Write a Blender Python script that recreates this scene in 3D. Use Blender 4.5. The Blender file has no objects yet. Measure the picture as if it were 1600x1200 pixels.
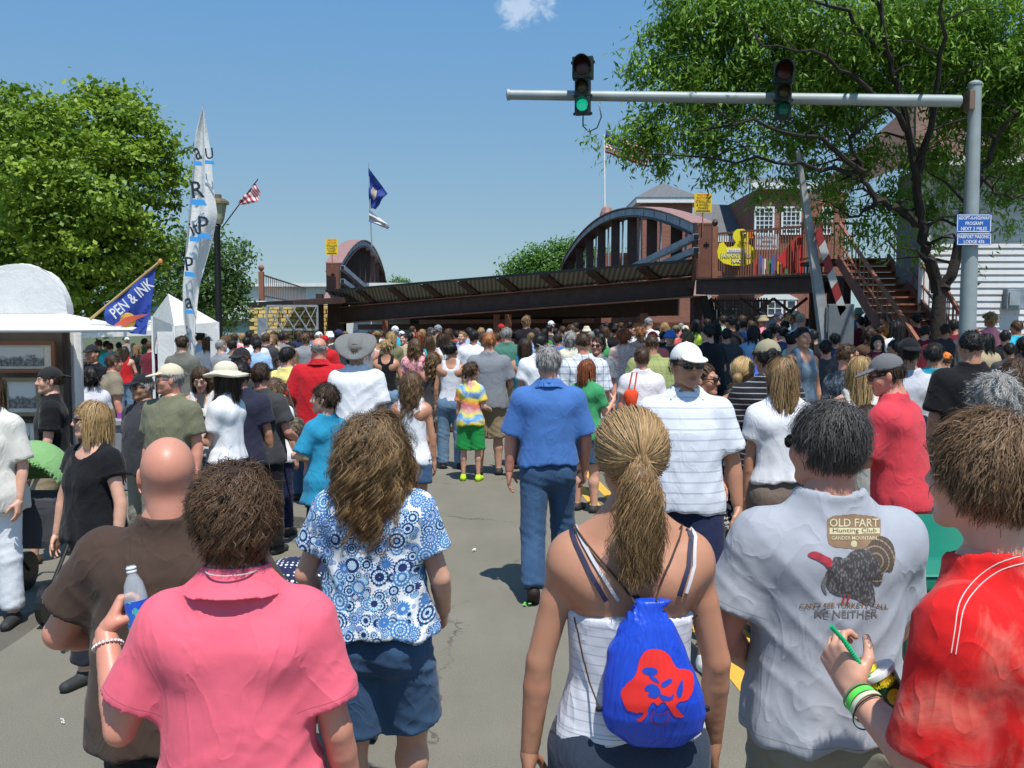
import bpy, math, random
import numpy as np
from mathutils import Vector, Matrix
from mathutils.bvhtree import BVHTree
random.seed(7); RNG = np.random.default_rng(11)
SC = bpy.context.scene
COL = SC.collection
R = math.radians
# ---------------------------------------------------------------- camera, sky, sun, exposure
FPX, CAMZ, PITCH = 1450.0, 1.95, math.atan(95/1450)
cam = bpy.data.objects.new('camera', bpy.data.cameras.new('camera'))
COL.objects.link(cam); SC.camera = cam
cam.data.sensor_width = 36; cam.data.lens = FPX/1600*36
cam.data.clip_start = .05; cam.data.clip_end = 3000
cam.location = (0, 0, CAMZ); cam.rotation_euler = (R(90)-PITCH, 0, 0)
SUN_EL = R(66); SUN_H = Vector((.32, -.947, 0)).normalized()
SUNV = Vector((SUN_H.x*math.cos(SUN_EL), SUN_H.y*math.cos(SUN_EL), math.sin(SUN_EL)))
W = bpy.data.worlds.new('World'); SC.world = W; W.use_nodes = True
nt = W.node_tree; nt.nodes.clear()
def wn(t, **k):
    n = nt.nodes.new(t)
    for a, b in k.items(): setattr(n, a, b)
    return n
out = wn('ShaderNodeOutputWorld'); bg = wn('ShaderNodeBackground'); sky = wn('ShaderNodeTexSky')
sky.sky_type = 'NISHITA'; sky.sun_disc = False; sky.sun_elevation = SUN_EL
vt = wn('ShaderNodeTexCoord'); vmul = wn('ShaderNodeVectorMath', operation='MULTIPLY_ADD'); vmul.inputs[1].default_value = (1, 1, .8); vmul.inputs[2].default_value = (0, 0, .13)
nt.links.new(vt.outputs['Generated'], vmul.inputs[0]); vnm = wn('ShaderNodeVectorMath', operation='NORMALIZE'); nt.links.new(vmul.outputs[0], vnm.inputs[0]); nt.links.new(vnm.outputs[0], sky.inputs['Vector'])
sky.sun_rotation = math.atan2(SUN_H.x, SUN_H.y) % (2*math.pi)
sky.air_density = 1.15; sky.dust_density = .35; sky.ozone_density = 1.0; sky.altitude = 100
bg.inputs['Strength'].default_value = .113
# one small high cloud, given by its direction in the sky
tc = wn('ShaderNodeTexCoord')
def cloud_dir(px, py):
    x = (px-800)/FPX; u = (600-py)/FPX
    return Vector((x, math.cos(PITCH)+u*math.sin(PITCH), -math.sin(PITCH)+u*math.cos(PITCH))).normalized()
def cloud(px, py, rad, seed):
    sub = wn('ShaderNodeVectorMath', operation='SUBTRACT'); nt.links.new(tc.outputs['Generated'], sub.inputs[0]); sub.inputs[1].default_value = cloud_dir(px, py)
    sc_ = wn('ShaderNodeVectorMath', operation='MULTIPLY'); nt.links.new(sub.outputs[0], sc_.inputs[0]); sc_.inputs[1].default_value = (1/rad, 1/rad, 1.5/rad)
    ln = wn('ShaderNodeVectorMath', operation='LENGTH'); nt.links.new(sc_.outputs[0], ln.inputs[0])
    no = wn('ShaderNodeTexNoise'); nt.links.new(sc_.outputs[0], no.inputs['Vector']); no.inputs['Scale'].default_value = 1.6; no.inputs['Detail'].default_value = 7; no.inputs['Roughness'].default_value = .6; no.inputs['Distortion'].default_value = .6
    ad = wn('ShaderNodeMath', operation='MULTIPLY_ADD'); nt.links.new(no.outputs['Fac'], ad.inputs[0]); ad.inputs[1].default_value = -2.6; nt.links.new(ln.outputs['Value'], ad.inputs[2])
    mr = wn('ShaderNodeMapRange'); nt.links.new(ad.outputs[0], mr.inputs[0]); mr.inputs[1].default_value = -.2; mr.inputs[2].default_value = -1.15; mr.inputs[3].default_value = 0; mr.inputs[4].default_value = .42
    mr.interpolation_type = 'SMOOTHSTEP'
    return mr.outputs[0]
mx = wn('ShaderNodeMixRGB'); mx.inputs[2].default_value = (8.2, 8.6, 9.2, 1)
nt.links.new(cloud(817, 6, .030, 1), mx.inputs[0]); nt.links.new(sky.outputs[0], mx.inputs[1])
hs = wn('ShaderNodeHueSaturation'); hs.inputs['Saturation'].default_value = 1.0
sxz = wn('ShaderNodeSeparateXYZ'); nt.links.new(tc.outputs['Generated'], sxz.inputs[0]); mrz = wn('ShaderNodeMapRange'); nt.links.new(sxz.outputs[2], mrz.inputs[0]); mrz.inputs[1].default_value = .05; mrz.inputs[2].default_value = .36
tn = wn('ShaderNodeMixRGB'); nt.links.new(mrz.outputs[0], tn.inputs[0]); tn.inputs[1].default_value = (.99, .97, .84, 1); tn.inputs[2].default_value = (.79, 1.20, 1.38, 1)
mu = wn('ShaderNodeMixRGB', blend_type='MULTIPLY'); mu.inputs[0].default_value = 1; nt.links.new(sky.outputs[0], mu.inputs[1]); nt.links.new(tn.outputs[0], mu.inputs[2]); nt.links.new(mu.outputs[0], mx.inputs[1])
nt.links.new(mx.outputs[0], hs.inputs['Color']); nt.links.new(hs.outputs[0], bg.inputs['Color']); nt.links.new(bg.outputs[0], out.inputs[0])
sl = bpy.data.lights.new('sun', 'SUN'); sl.energy = 5.0; sl.angle = R(.53); sl.color = (1, .965, .9)
so = bpy.data.objects.new('sun', sl); COL.objects.link(so); so.rotation_euler = SUNV.to_track_quat('Z', 'Y').to_euler(); so.location = (0, 0, 30)
SC.view_settings.view_transform = 'Standard'; SC.view_settings.look = 'None'
SC.view_settings.exposure = 0.08; SC.view_settings.gamma = 1
SC.cycles.max_bounces = 6; SC.cycles.diffuse_bounces = 3; SC.cycles.transparent_max_bounces = 8
try: SC.cycles.use_denoising = True
except Exception: pass

# ---------------------------------------------------------------- helpers
def at(px, py, Y):
    x = (px-800)/FPX; u = (600-py)/FPX
    d = Vector((x, math.cos(PITCH)+u*math.sin(PITCH), -math.sin(PITCH)+u*math.cos(PITCH)))
    return Vector((0, 0, CAMZ)) + d*(Y/d.y)
def ground(px, py, z=0.0):
    x = (px-800)/FPX; u = (600-py)/FPX
    d = Vector((x, math.cos(PITCH)+u*math.sin(PITCH), -math.sin(PITCH)+u*math.cos(PITCH)))
    return Vector((0, 0, CAMZ)) + d*((z-CAMZ)/d.z)
def tag(o, label=None, cat=None, group=None, kind=None):
    if label: o['label'] = label
    if cat: o['category'] = cat
    if group: o['group'] = group
    if kind: o['kind'] = kind
    return o
def mesh_np(name, V, F, smooth=True, attrs=None):
    V = np.ascontiguousarray(V, dtype=np.float32); F = np.ascontiguousarray(F, dtype=np.int32)
    me = bpy.data.meshes.new(name); k = F.shape[1]
    me.vertices.add(len(V)); me.vertices.foreach_set('co', V.ravel())
    me.loops.add(F.size); me.loops.foreach_set('vertex_index', F.ravel())
    me.polygons.add(len(F)); me.polygons.foreach_set('loop_start', np.arange(0, F.size, k, dtype=np.int32))
    me.polygons.foreach_set('use_smooth', np.full(len(F), smooth))
    me.update(calc_edges=True)
    for nm, a in (attrs or {}).items():
        at_ = me.attributes.new(nm, 'FLOAT', 'POINT'); at_.data.foreach_set('value', np.ascontiguousarray(a, dtype=np.float32))
    return me
def link(name, me, mat=None, parent=None, loc=None):
    o = bpy.data.objects.new(name, me); COL.objects.link(o)
    if mat is not None and me is not None:
        if len(me.materials) == 0: me.materials.append(mat)
        elif me.materials[0] != mat:
            o.material_slots[0].link = 'OBJECT'; o.material_slots[0].material = mat
    if parent is not None: o.parent = parent
    if loc is not None: o.location = loc
    return o
def empty(name, loc=(0, 0, 0), rz=0, **k):
    o = bpy.data.objects.new(name, None); COL.objects.link(o); o.location = loc; o.rotation_euler = (0, 0, rz); o.empty_display_size = .2
    tag(o, **k); return o
class MB:
    """collects simple shapes, links them as one mesh"""
    def __init__(s): s.v = []; s.f = []
    def add(s, vs, fs):
        n = len(s.v); s.v += [tuple(v) for v in vs]; s.f += [tuple(i+n for i in f) for f in fs]; return s
    def box(s, c, size, M=None):
        c = Vector(c); h = Vector(size)*.5; vs = []
        for x in (-1, 1):
            for y in (-1, 1):
                for z in (-1, 1):
                    v = Vector((x*h.x, y*h.y, z*h.z)); vs.append(c+(M @ v if M else v))
        return s.add(vs, [(0, 1, 3, 2), (4, 6, 7, 5), (0, 4, 5, 1), (2, 3, 7, 6), (0, 2, 6, 4), (1, 5, 7, 3)])
    def beam(s, p, q, w, h, up=Vector((0, 0, 1))):
        p = Vector(p); q = Vector(q); d = (q-p); L = d.length; d.normalize()
        sx = d.cross(up)
        if sx.length < 1e-4: sx = d.cross(Vector((0, 1, 0)))
        sx.normalize(); u = sx.cross(d)
        M = Matrix((sx, d, u)).transposed()
        return s.box((p+q)/2, (w, L, h), M)
    def tube(s, pts, rad, n=8, cap=True):
        pts = [Vector(p) for p in pts]; k = len(pts)
        rs = rad if isinstance(rad, (list, tuple)) else [rad]*k
        vs = []; fs = []; prev = None
        for i, p in enumerate(pts):
            d = (pts[min(i+1, k-1)]-pts[max(i-1, 0)]).normalized()
            if prev is None:
                a = d.orthogonal().normalized()
            else:
                a = (prev-d*prev.dot(d))
                a = a.normalized() if a.length > 1e-5 else d.orthogonal().normalized()
            prev = a; b = d.cross(a)
            for j in range(n):
                t = 2*math.pi*j/n; vs.append(p+(a*math.cos(t)+b*math.sin(t))*rs[i])
        for i in range(k-1):
            for j in range(n):
                fs.append((i*n+j, i*n+(j+1) % n, (i+1)*n+(j+1) % n, (i+1)*n+j))
        if cap: fs.append(tuple(range(n-1, -1, -1))); fs.append(tuple((k-1)*n+j for j in range(n)))
        return s.add(vs, fs)
    def lathe(s, prof, n=16, c=(0, 0, 0), M=None):
        c = Vector(c); vs = []; fs = []
        for r, z in prof:
            for j in range(n):
                t = 2*math.pi*j/n; v = Vector((r*math.cos(t), r*math.sin(t), z)); vs.append(c+(M @ v if M else v))
        for i in range(len(prof)-1):
            for j in range(n): fs.append((i*n+j, i*n+(j+1) % n, (i+1)*n+(j+1) % n, (i+1)*n+j))
        fs.append(tuple(range(n-1, -1, -1))); fs.append(tuple((len(prof)-1)*n+j for j in range(n)))
        return s.add(vs, fs)
    def prism(s, poly, off):
        """polygon of points pushed by vector off"""
        off = Vector(off); poly = [Vector(p) for p in poly]; n = len(poly)
        vs = poly+[p+off for p in poly]
        return s.add(vs, [tuple(range(n)), tuple(range(2*n-1, n-1, -1))]+[(i, i+n, (i+1) % n+n, (i+1) % n) for i in range(n)])
    def mesh(s, name, smooth=False, bevel=0):
        me = bpy.data.meshes.new(name); me.from_pydata(s.v, [], s.f)
        import bmesh
        bm = bmesh.new(); bm.from_mesh(me); bmesh.ops.recalc_face_normals(bm, faces=bm.faces)
        if bevel: bmesh.ops.bevel(bm, geom=list(bm.edges), offset=bevel, segments=2, affect='EDGES', profile=.7, clamp_overlap=True)
        bm.to_mesh(me); bm.free()
        if smooth:
            me.polygons.foreach_set('use_smooth', [True]*len(me.polygons))
            try: me.set_sharp_from_angle(angle=R(40))
            except Exception: pass
        me.update(); return me
    def build(s, name, mat, parent=None, smooth=False, bevel=0, loc=None):
        return link(name, s.mesh(name, smooth, bevel), mat, parent, loc)

# ---------------------------------------------------------------- materials
MATS = {}
class NG:
    def __init__(s, name):
        s.m = bpy.data.materials.new(name); s.m.use_nodes = True; s.t = s.m.node_tree
        s.p = s.t.nodes['Principled BSDF']; s.o = s.t.nodes['Material Output']; s._c = None
    def n(s, t, ins=None, **k):
        nd = s.t.nodes.new(t)
        for a, b in k.items(): setattr(nd, a, b)
        for a, b in (ins or {}).items(): s.set(nd.inputs[a], b)
        return nd
    def set(s, sock, v):
        if isinstance(v, bpy.types.NodeSocket): s.t.links.new(v, sock)
        elif isinstance(v, bpy.types.Node): s.t.links.new(v.outputs[0], sock)
        else: sock.default_value = (tuple(v)+(1,) if (hasattr(v, '__len__') and len(v) == 3 and sock.type == 'RGBA') else v)
    def co(s):
        if s._c is None: s._c = s.n('ShaderNodeTexCoord').outputs['Object']
        return s._c
    def math(s, op, a, b=0.0, c=None):
        nd = s.n('ShaderNodeMath', operation=op); s.set(nd.inputs[0], a); s.set(nd.inputs[1], b)
        if c is not None: s.set(nd.inputs[2], c)
        return nd.outputs[0]
    def vm(s, op, a, b=(0, 0, 0)):
        nd = s.n('ShaderNodeVectorMath', operation=op); s.set(nd.inputs[0], a); s.set(nd.inputs[1], b)
        return nd
    def mix(s, f, a, b, mode='MIX'):
        nd = s.n('ShaderNodeMixRGB', blend_type=mode); s.set(nd.inputs[0], f); s.set(nd.inputs[1], a); s.set(nd.inputs[2], b); return nd.outputs[0]
    def noise(s, scale, detail=3, rough=.5, vec=None, dist=0.0, out='Fac'):
        nd = s.n('ShaderNodeTexNoise', {'Scale': scale, 'Detail': detail, 'Roughness': rough, 'Distortion': dist}); s.set(nd.inputs['Vector'], vec if vec is not None else s.co()); return nd.outputs[out]
    def ramp(s, f, a, b):
        nd = s.n('ShaderNodeMapRange', {1: a, 2: b}); s.set(nd.inputs[0], f); return nd.outputs[0]
    def bump(s, h, strength=.3, dist=.01, nrm=None):
        nd = s.n('ShaderNodeBump', {'Strength': strength, 'Distance': dist}); s.set(nd.inputs['Height'], h)
        if nrm is not None: s.set(nd.inputs['Normal'], nrm)
        return nd.outputs[0]
    def fin(s, col=None, rough=None, nrm=None, **k):
        if col is not None: s.set(s.p.inputs['Base Color'], col)
        if rough is not None: s.set(s.p.inputs['Roughness'], rough)
        if nrm is not None: s.set(s.p.inputs['Normal'], nrm)
        for a, b in k.items(): s.set(s.p.inputs[a.replace('_', ' ')], b)
        return s.m
def srgb(*c):
    if len(c) == 1: c = c[0]
    return tuple(((v/255)/12.92 if v/255 <= .04045 else ((v/255+.055)/1.055)**2.4) for v in c)
def plain(name, col, rough=.6, metal=0.0, var=.12, bump=0.0, bs=30, spec=.4, scale=6):
    key = ('plain', name, tuple(round(c, 3) for c in col))
    if key in MATS: return MATS[key]
    g = NG(name); f = g.noise(scale, 4, .6)
    c = g.mix(g.ramp(f, .3, .7), tuple(x*(1-var) for x in col), tuple(min(1, x*(1+var)) for x in col))
    nr = g.bump(g.noise(bs, 3), .5, bump) if bump else None
    MATS[key] = g.fin(c, rough, nr, Metallic=metal, Specular_IOR_Level=spec); return MATS[key]
def fabric(name, col, kind='plain', col2=None, scale=1.0, rough=.88, wr=1.0, col3=None):
    key = ('fab', name, tuple(round(c, 3) for c in col), kind, scale)
    if key in MATS: return MATS[key]
    g = NG(name); co = g.co(); sep = g.n('ShaderNodeSeparateXYZ', {0: co}); X, Y, Z = sep.outputs
    base = col; c2 = col2 or (.8, .8, .8); c3 = col3 or (.02, .03, .1)
    ob = g.n('ShaderNodeObjectInfo')
    if kind == 'stripe':      # thin horizontal lines
        w = g.math('FRACT', g.math('MULTIPLY', Z, scale)); base = g.mix(g.math('LESS_THAN', w, .16), col, c2)
    elif kind == 'plaid':
        wz = g.math('LESS_THAN', g.math('FRACT', g.math('MULTIPLY', Z, scale)), .14)
        wx = g.math('LESS_THAN', g.math('FRACT', g.math('MULTIPLY', g.math('ADD', X, g.math('MULTIPLY', Y, .6)), scale)), .14)
        base = g.mix(g.math('MULTIPLY', g.math('ADD', wz, wx), .55), col, c2)
    elif kind in ('floral', 'tiedye', 'camo', 'red_dye'):
        v = g.vm('ADD', co, g.n('ShaderNodeVectorMath', {0: g.noise(4*scale, 2, out='Color'), 1: (.12, .12, .12)}, operation='MULTIPLY').outputs[0]).outputs[0]
        if kind == 'floral':
            f = g.noise(38*scale, 2, .5, v); base = g.mix(g.ramp(f, .5, .56), col, c2); base = g.mix(g.ramp(g.noise(27*scale, 2, .5, v), .56, .6), base, c3)
        elif kind == 'red_dye':
            f = g.noise(5*scale, 5, .62, v, 1.0); base = g.mix(g.ramp(f, .47, .78), col, c2)
            base = g.mix(g.ramp(g.noise(7*scale, 5, .6, v, .5), .5, .75), base, c3)
        elif kind == 'tiedye':
            r_ = g.vm('DISTANCE', co, (0.03, -.1, 1.28)).outputs['Value']
            f = g.math('FRACT', g.math('ADD', g.math('MULTIPLY', r_, 3.1), g.math('MULTIPLY', g.noise(7, 4, .6), .8)))
            cr = g.n('ShaderNodeValToRGB'); g.set(cr.inputs[0], f); cr.color_ramp.interpolation = 'LINEAR'
            e = cr.color_ramp.elements; e[0].position = 0; e[0].color = (.06, .3, .75, 1); e[1].position = 1; e[1].color = (.1, .35, .8, 1)
            for p_, c_ in ((.2, (.8, .65, .05)), (.38, (.8, .25, .08)), (.55, (.75, .2, .25)), (.7, (.75, .45, .35)), (.85, (.75, .7, .1))):
                q = e.new(p_); q.color = c_+(1,)
            base = cr.outputs[0]
    elif kind == 'denim':
        f = g.noise(3.2, 4, .6, g.vm('MULTIPLY', co, (1, 1, .4)).outputs[0]); base = g.mix(g.ramp(f, .35, .7), col, c2)
        base = g.mix(g.math('MULTIPLY', g.noise(500, 2), .12), base, (.35, .45, .55))
    elif kind == 'dots':
        vo = g.n('ShaderNodeTexVoronoi', {'Scale': scale, 'Randomness': 0.0}); g.set(vo.inputs['Vector'], co)
        base = g.mix(g.math('LESS_THAN', vo.outputs['Distance'], .3), col, c2)
    elif kind == 'mandala':
        base = col
        for i, (sc_, rn, th) in enumerate(((34, .6, .05), (20, .6, .12), (14, .7, .2))):
            flat = g.vm('MULTIPLY', co, (1, .35, 1)).outputs[0]
            vo = g.n('ShaderNodeTexVoronoi', {'Scale': sc_, 'Randomness': rn}); g.set(vo.inputs['Vector'], g.vm('ADD', flat, (i*.31, i*.17, i*.23)).outputs[0])
            d = vo.outputs['Distance']
            loc = g.n('ShaderNodeSeparateXYZ', {0: g.vm('SUBTRACT', g.vm('ADD', flat, (i*.31, i*.17, i*.23)).outputs[0], vo.outputs['Position']).outputs[0]})
            ang = g.math('ARCTAN2', loc.outputs[0], loc.outputs[2])
            rnd = g.n('ShaderNodeSeparateXYZ', {0: vo.outputs['Color']}).outputs[0]
            n_p = g.math('ADD', 12.0, g.math('FLOOR', g.math('MULTIPLY', rnd, 5)))
            pet = g.math('ABSOLUTE', g.math('SINE', g.math('MULTIPLY', ang, g.math('MULTIPLY', n_p, .5))))
            dn = g.math('DIVIDE', d, .52)
            edge = g.math('ADD', .86, g.math('MULTIPLY', pet, .12))
            inside = g.math('LESS_THAN', dn, edge)
            band = g.math('LESS_THAN', g.math('FRACT', g.math('MULTIPLY', dn, g.math('ADD', 2.4, g.math('MULTIPLY', rnd, 1.6)))), .5)
            petb = g.math('GREATER_THAN', pet, .55)
            navy = (.018, .03, .13); blue = (.06, .19, .45); cyan = (.18, .42, .62); wh = (.78, .8, .84)
            cA = g.mix(g.math('GREATER_THAN', rnd, .5), navy, blue); cB = g.mix(g.math('GREATER_THAN', rnd, .7), cyan, blue)
            inn = g.mix(band, cA, g.mix(petb, wh, cB))
            inn = g.mix(g.math('LESS_THAN', dn, .2), inn, cyan)
            inn = g.mix(g.math('LESS_THAN', dn, .08), inn, navy)
            base = g.mix(inside, base, inn)
    dirt = g.noise(2.2, 3)
    base = g.mix(.14, base, g.mix(g.ramp(dirt, .3, .7), (.55, .55, .55), (1, 1, 1)), 'MULTIPLY')
    seedv = g.vm('ADD', co, g.n('ShaderNodeCombineXYZ', {0: g.math('MULTIPLY', ob.outputs['Random'], 9)}).outputs[0]).outputs[0]
    st = g.vm('MULTIPLY', seedv, (1.0, 1.0, .62)).outputs[0]
    h1 = g.noise(8.5, 2, .45, st, 1.0); h1 = g.math('POWER', g.math('SUBTRACT', 1.0, g.math('MULTIPLY', g.math('ABSOLUTE', g.math('SUBTRACT', h1, .5)), 2.6)), 5.0)
    h2 = g.noise(19, 2, .5, seedv, 1.3)
    n1 = g.bump(h1, .3*wr, .009, g.bump(g.noise(5, 2, .5, seedv, .6), .5*wr, .03)); n2 = g.bump(h2, .12*wr, .01, n1)
    n3 = g.bump(g.noise(700, 2, .7), .35, .0012, n2)
    hz = g.n('ShaderNodeAttribute', attribute_name='hz').outputs['Fac']; ln = g.math('LESS_THAN', g.math('ABSOLUTE', g.math('SUBTRACT', hz, .021)), .0012); has = g.math('GREATER_THAN', hz, .0001); base = g.mix(g.math('MULTIPLY', g.math('MULTIPLY', ln, has), .45), base, (.05, .05, .06))
    MATS[key] = g.fin(base, rough, n3, Specular_IOR_Level=.2, Sheen_Weight=.08); return MATS[key]
SKIN = {}
def skin(tone='fair'):
    if tone in SKIN: return SKIN[tone]
    c = {'fair': (.60, .345, .245), 'pale': (.68, .43, .32), 'tan': (.46, .235, .145), 'red': (.58, .27, .19), 'dark': (.2, .1, .06)}[tone]
    g = NG('skin_'+tone); f = g.noise(9, 4, .6); f2 = g.noise(60, 2)
    base = g.mix(g.ramp(f, .3, .75), tuple(x*.93 for x in c), (min(1, c[0]*1.08), c[1]*.98, c[2]*.94))
    base = g.mix(g.math('MULTIPLY', g.ramp(g.noise(45, 3, .7), .6, .8), .3), base, tuple(x*.7 for x in c)); base = g.mix(g.math('MULTIPLY', g.ramp(g.noise(14, 3, .6, None, .8), .5, .75), .4), base, (c[0]*1.02, c[1]*.72, c[2]*.7))
    vf = g.n('ShaderNodeTexVoronoi', {'Scale': 170.0}); base = g.mix(g.math('MULTIPLY', g.math('LESS_THAN', vf.outputs['Distance'], .1), .22), base, tuple(x*.5 for x in c))
    at_ = g.n('ShaderNodeAttribute', attribute_name='lip'); base = g.mix(at_.outputs['Fac'], base, (c[0]*.72, c[1]*.42, c[2]*.45))
    at2 = g.n('ShaderNodeAttribute', attribute_name='brow'); base = g.mix(at2.outputs['Fac'], base, (.07, .045, .03))
    SKIN[tone] = g.fin(base, .43, g.bump(f2, .12, .003, g.bump(g.noise(300, 2), .1, .001)), Specular_IOR_Level=.42, Subsurface_Weight=.13, Subsurface_Radius=(.02, .008, .004), Subsurface_Scale=.6)
    return SKIN[tone]
HC = {'brown': ((.035, .02, .011), (.16, .088, .045)), 'dbrown': ((.018, .011, .007), (.085, .05, .03)), 'black': ((.008, .007, .007), (.03, .026, .024)),
      'blonde': ((.22, .13, .055), (.62, .43, .2)), 'dblonde': ((.11, .062, .028), (.5, .32, .15)), 'grey': ((.16, .15, .14), (.5, .48, .45)),
      'white': ((.4, .39, .37), (.75, .73, .7)), 'red': ((.13, .035, .012), (.36, .12, .045)), 'ginger': ((.26, .09, .03), (.55, .24, .09)), 'salt': ((.012, .010, .009), (.13, .12, .11)),
      'wavy': ((.022, .014, .009), (.36, .22, .10)), 'mbrown': ((.05, .028, .015), (.28, .165, .085))}
def hairmat(k, tipk=.45):
    key = ('hair', k)
    if key in MATS: return MATS[key]
    a, b = HC[k]; g = NG('hair_'+k)
    hv = g.n('ShaderNodeAttribute', attribute_name='hv').outputs['Fac']
    st = g.noise(140, 2, .5, g.vm('MULTIPLY', g.co(), (1, 1, .12)).outputs[0])
    f = g.math('ADD', g.math('MULTIPLY', hv, .8), g.math('MULTIPLY', g.math('SUBTRACT', st, .45), .55))
    c = g.mix(g.ramp(f, 0.05, .95), a, b)
    MATS[key] = g.fin(c, .5, g.bump(st, .5, .006), Specular_IOR_Level=.28); return MATS[key]

# ---------------------------------------------------------------- lettering (converted once, before the scene is heavy)
TEXTS = {}
def prep_texts(lst):
    obs = []
    for s, bold in lst:
        cu = bpy.data.curves.new('t', 'FONT'); cu.body = s; cu.align_x = 'CENTER'; cu.align_y = 'CENTER'; cu.size = 1; cu.resolution_u = 2; cu.offset = .012 if bold else 0
        o = bpy.data.objects.new('t', cu); COL.objects.link(o); obs.append((s, o))
    bpy.context.view_layer.update(); dg = bpy.context.evaluated_depsgraph_get()
    for s, o in obs:
        me = bpy.data.meshes.new_from_object(o.evaluated_get(dg))
        V = np.zeros(len(me.vertices)*3, dtype=np.float32); me.vertices.foreach_get('co', V)
        me.calc_loop_triangles(); F = np.zeros(len(me.loop_triangles)*3, dtype=np.int32); me.loop_triangles.foreach_get('vertices', F)
        V = V.reshape(-1, 3); V[:, 0] -= (V[:, 0].max()+V[:, 0].min())/2; V[:, 1] -= (V[:, 1].max()+V[:, 1].min())/2
        TEXTS[s] = (V, F.reshape(-1, 3)); cu = o.data; bpy.data.objects.remove(o); bpy.data.curves.remove(cu); bpy.data.meshes.remove(me)
def text(s, mat, parent, c, h, w, rx=Vector((1, 0, 0)), up=Vector((0, 0, 1)), name='lettering'):
    """flat lettering centred at c, glyph block h high and w wide"""
    V, F = TEXTS[s]; ey = np.ptp(V[:, 1]); ex = np.ptp(V[:, 0]); c = np.array(c); rx = np.array(rx); up = np.array(up)
    P = c + np.outer(V[:, 0]*w/ex, rx) + np.outer(V[:, 1]*h/ey, up)
    return link(name, mesh_np(name, P, F, False), mat, parent)
prep_texts([(s, True) for s in ('PEN & INK', 'ADOPT-A-HIGHWAY', 'PROGRAM', 'NEXT 2 MILES', 'FAIRPORT MASONIC', 'LODGE 476', 'Sun.', '3pm', 'FAIRPORT DUCK', 'RACE', "DON'T WALK", 'DURING', 'WARNING BELL',
   'BICYCLES', 'WALK YOUR', 'STROLLERS', '& WHEEL-', 'CHAIRS', 'OLD FART', 'GANDER MOUNTAIN', 'ME NEITHER', "CAN'T SEE TURKEYS CALL", 'FAIRPORT', 'a', 'R', 'p', 'U', 'it', 'beau', 'pureau', 'LEMONADE')] + [('Hunting Club', False), ('Bank of America', False)])
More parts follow.
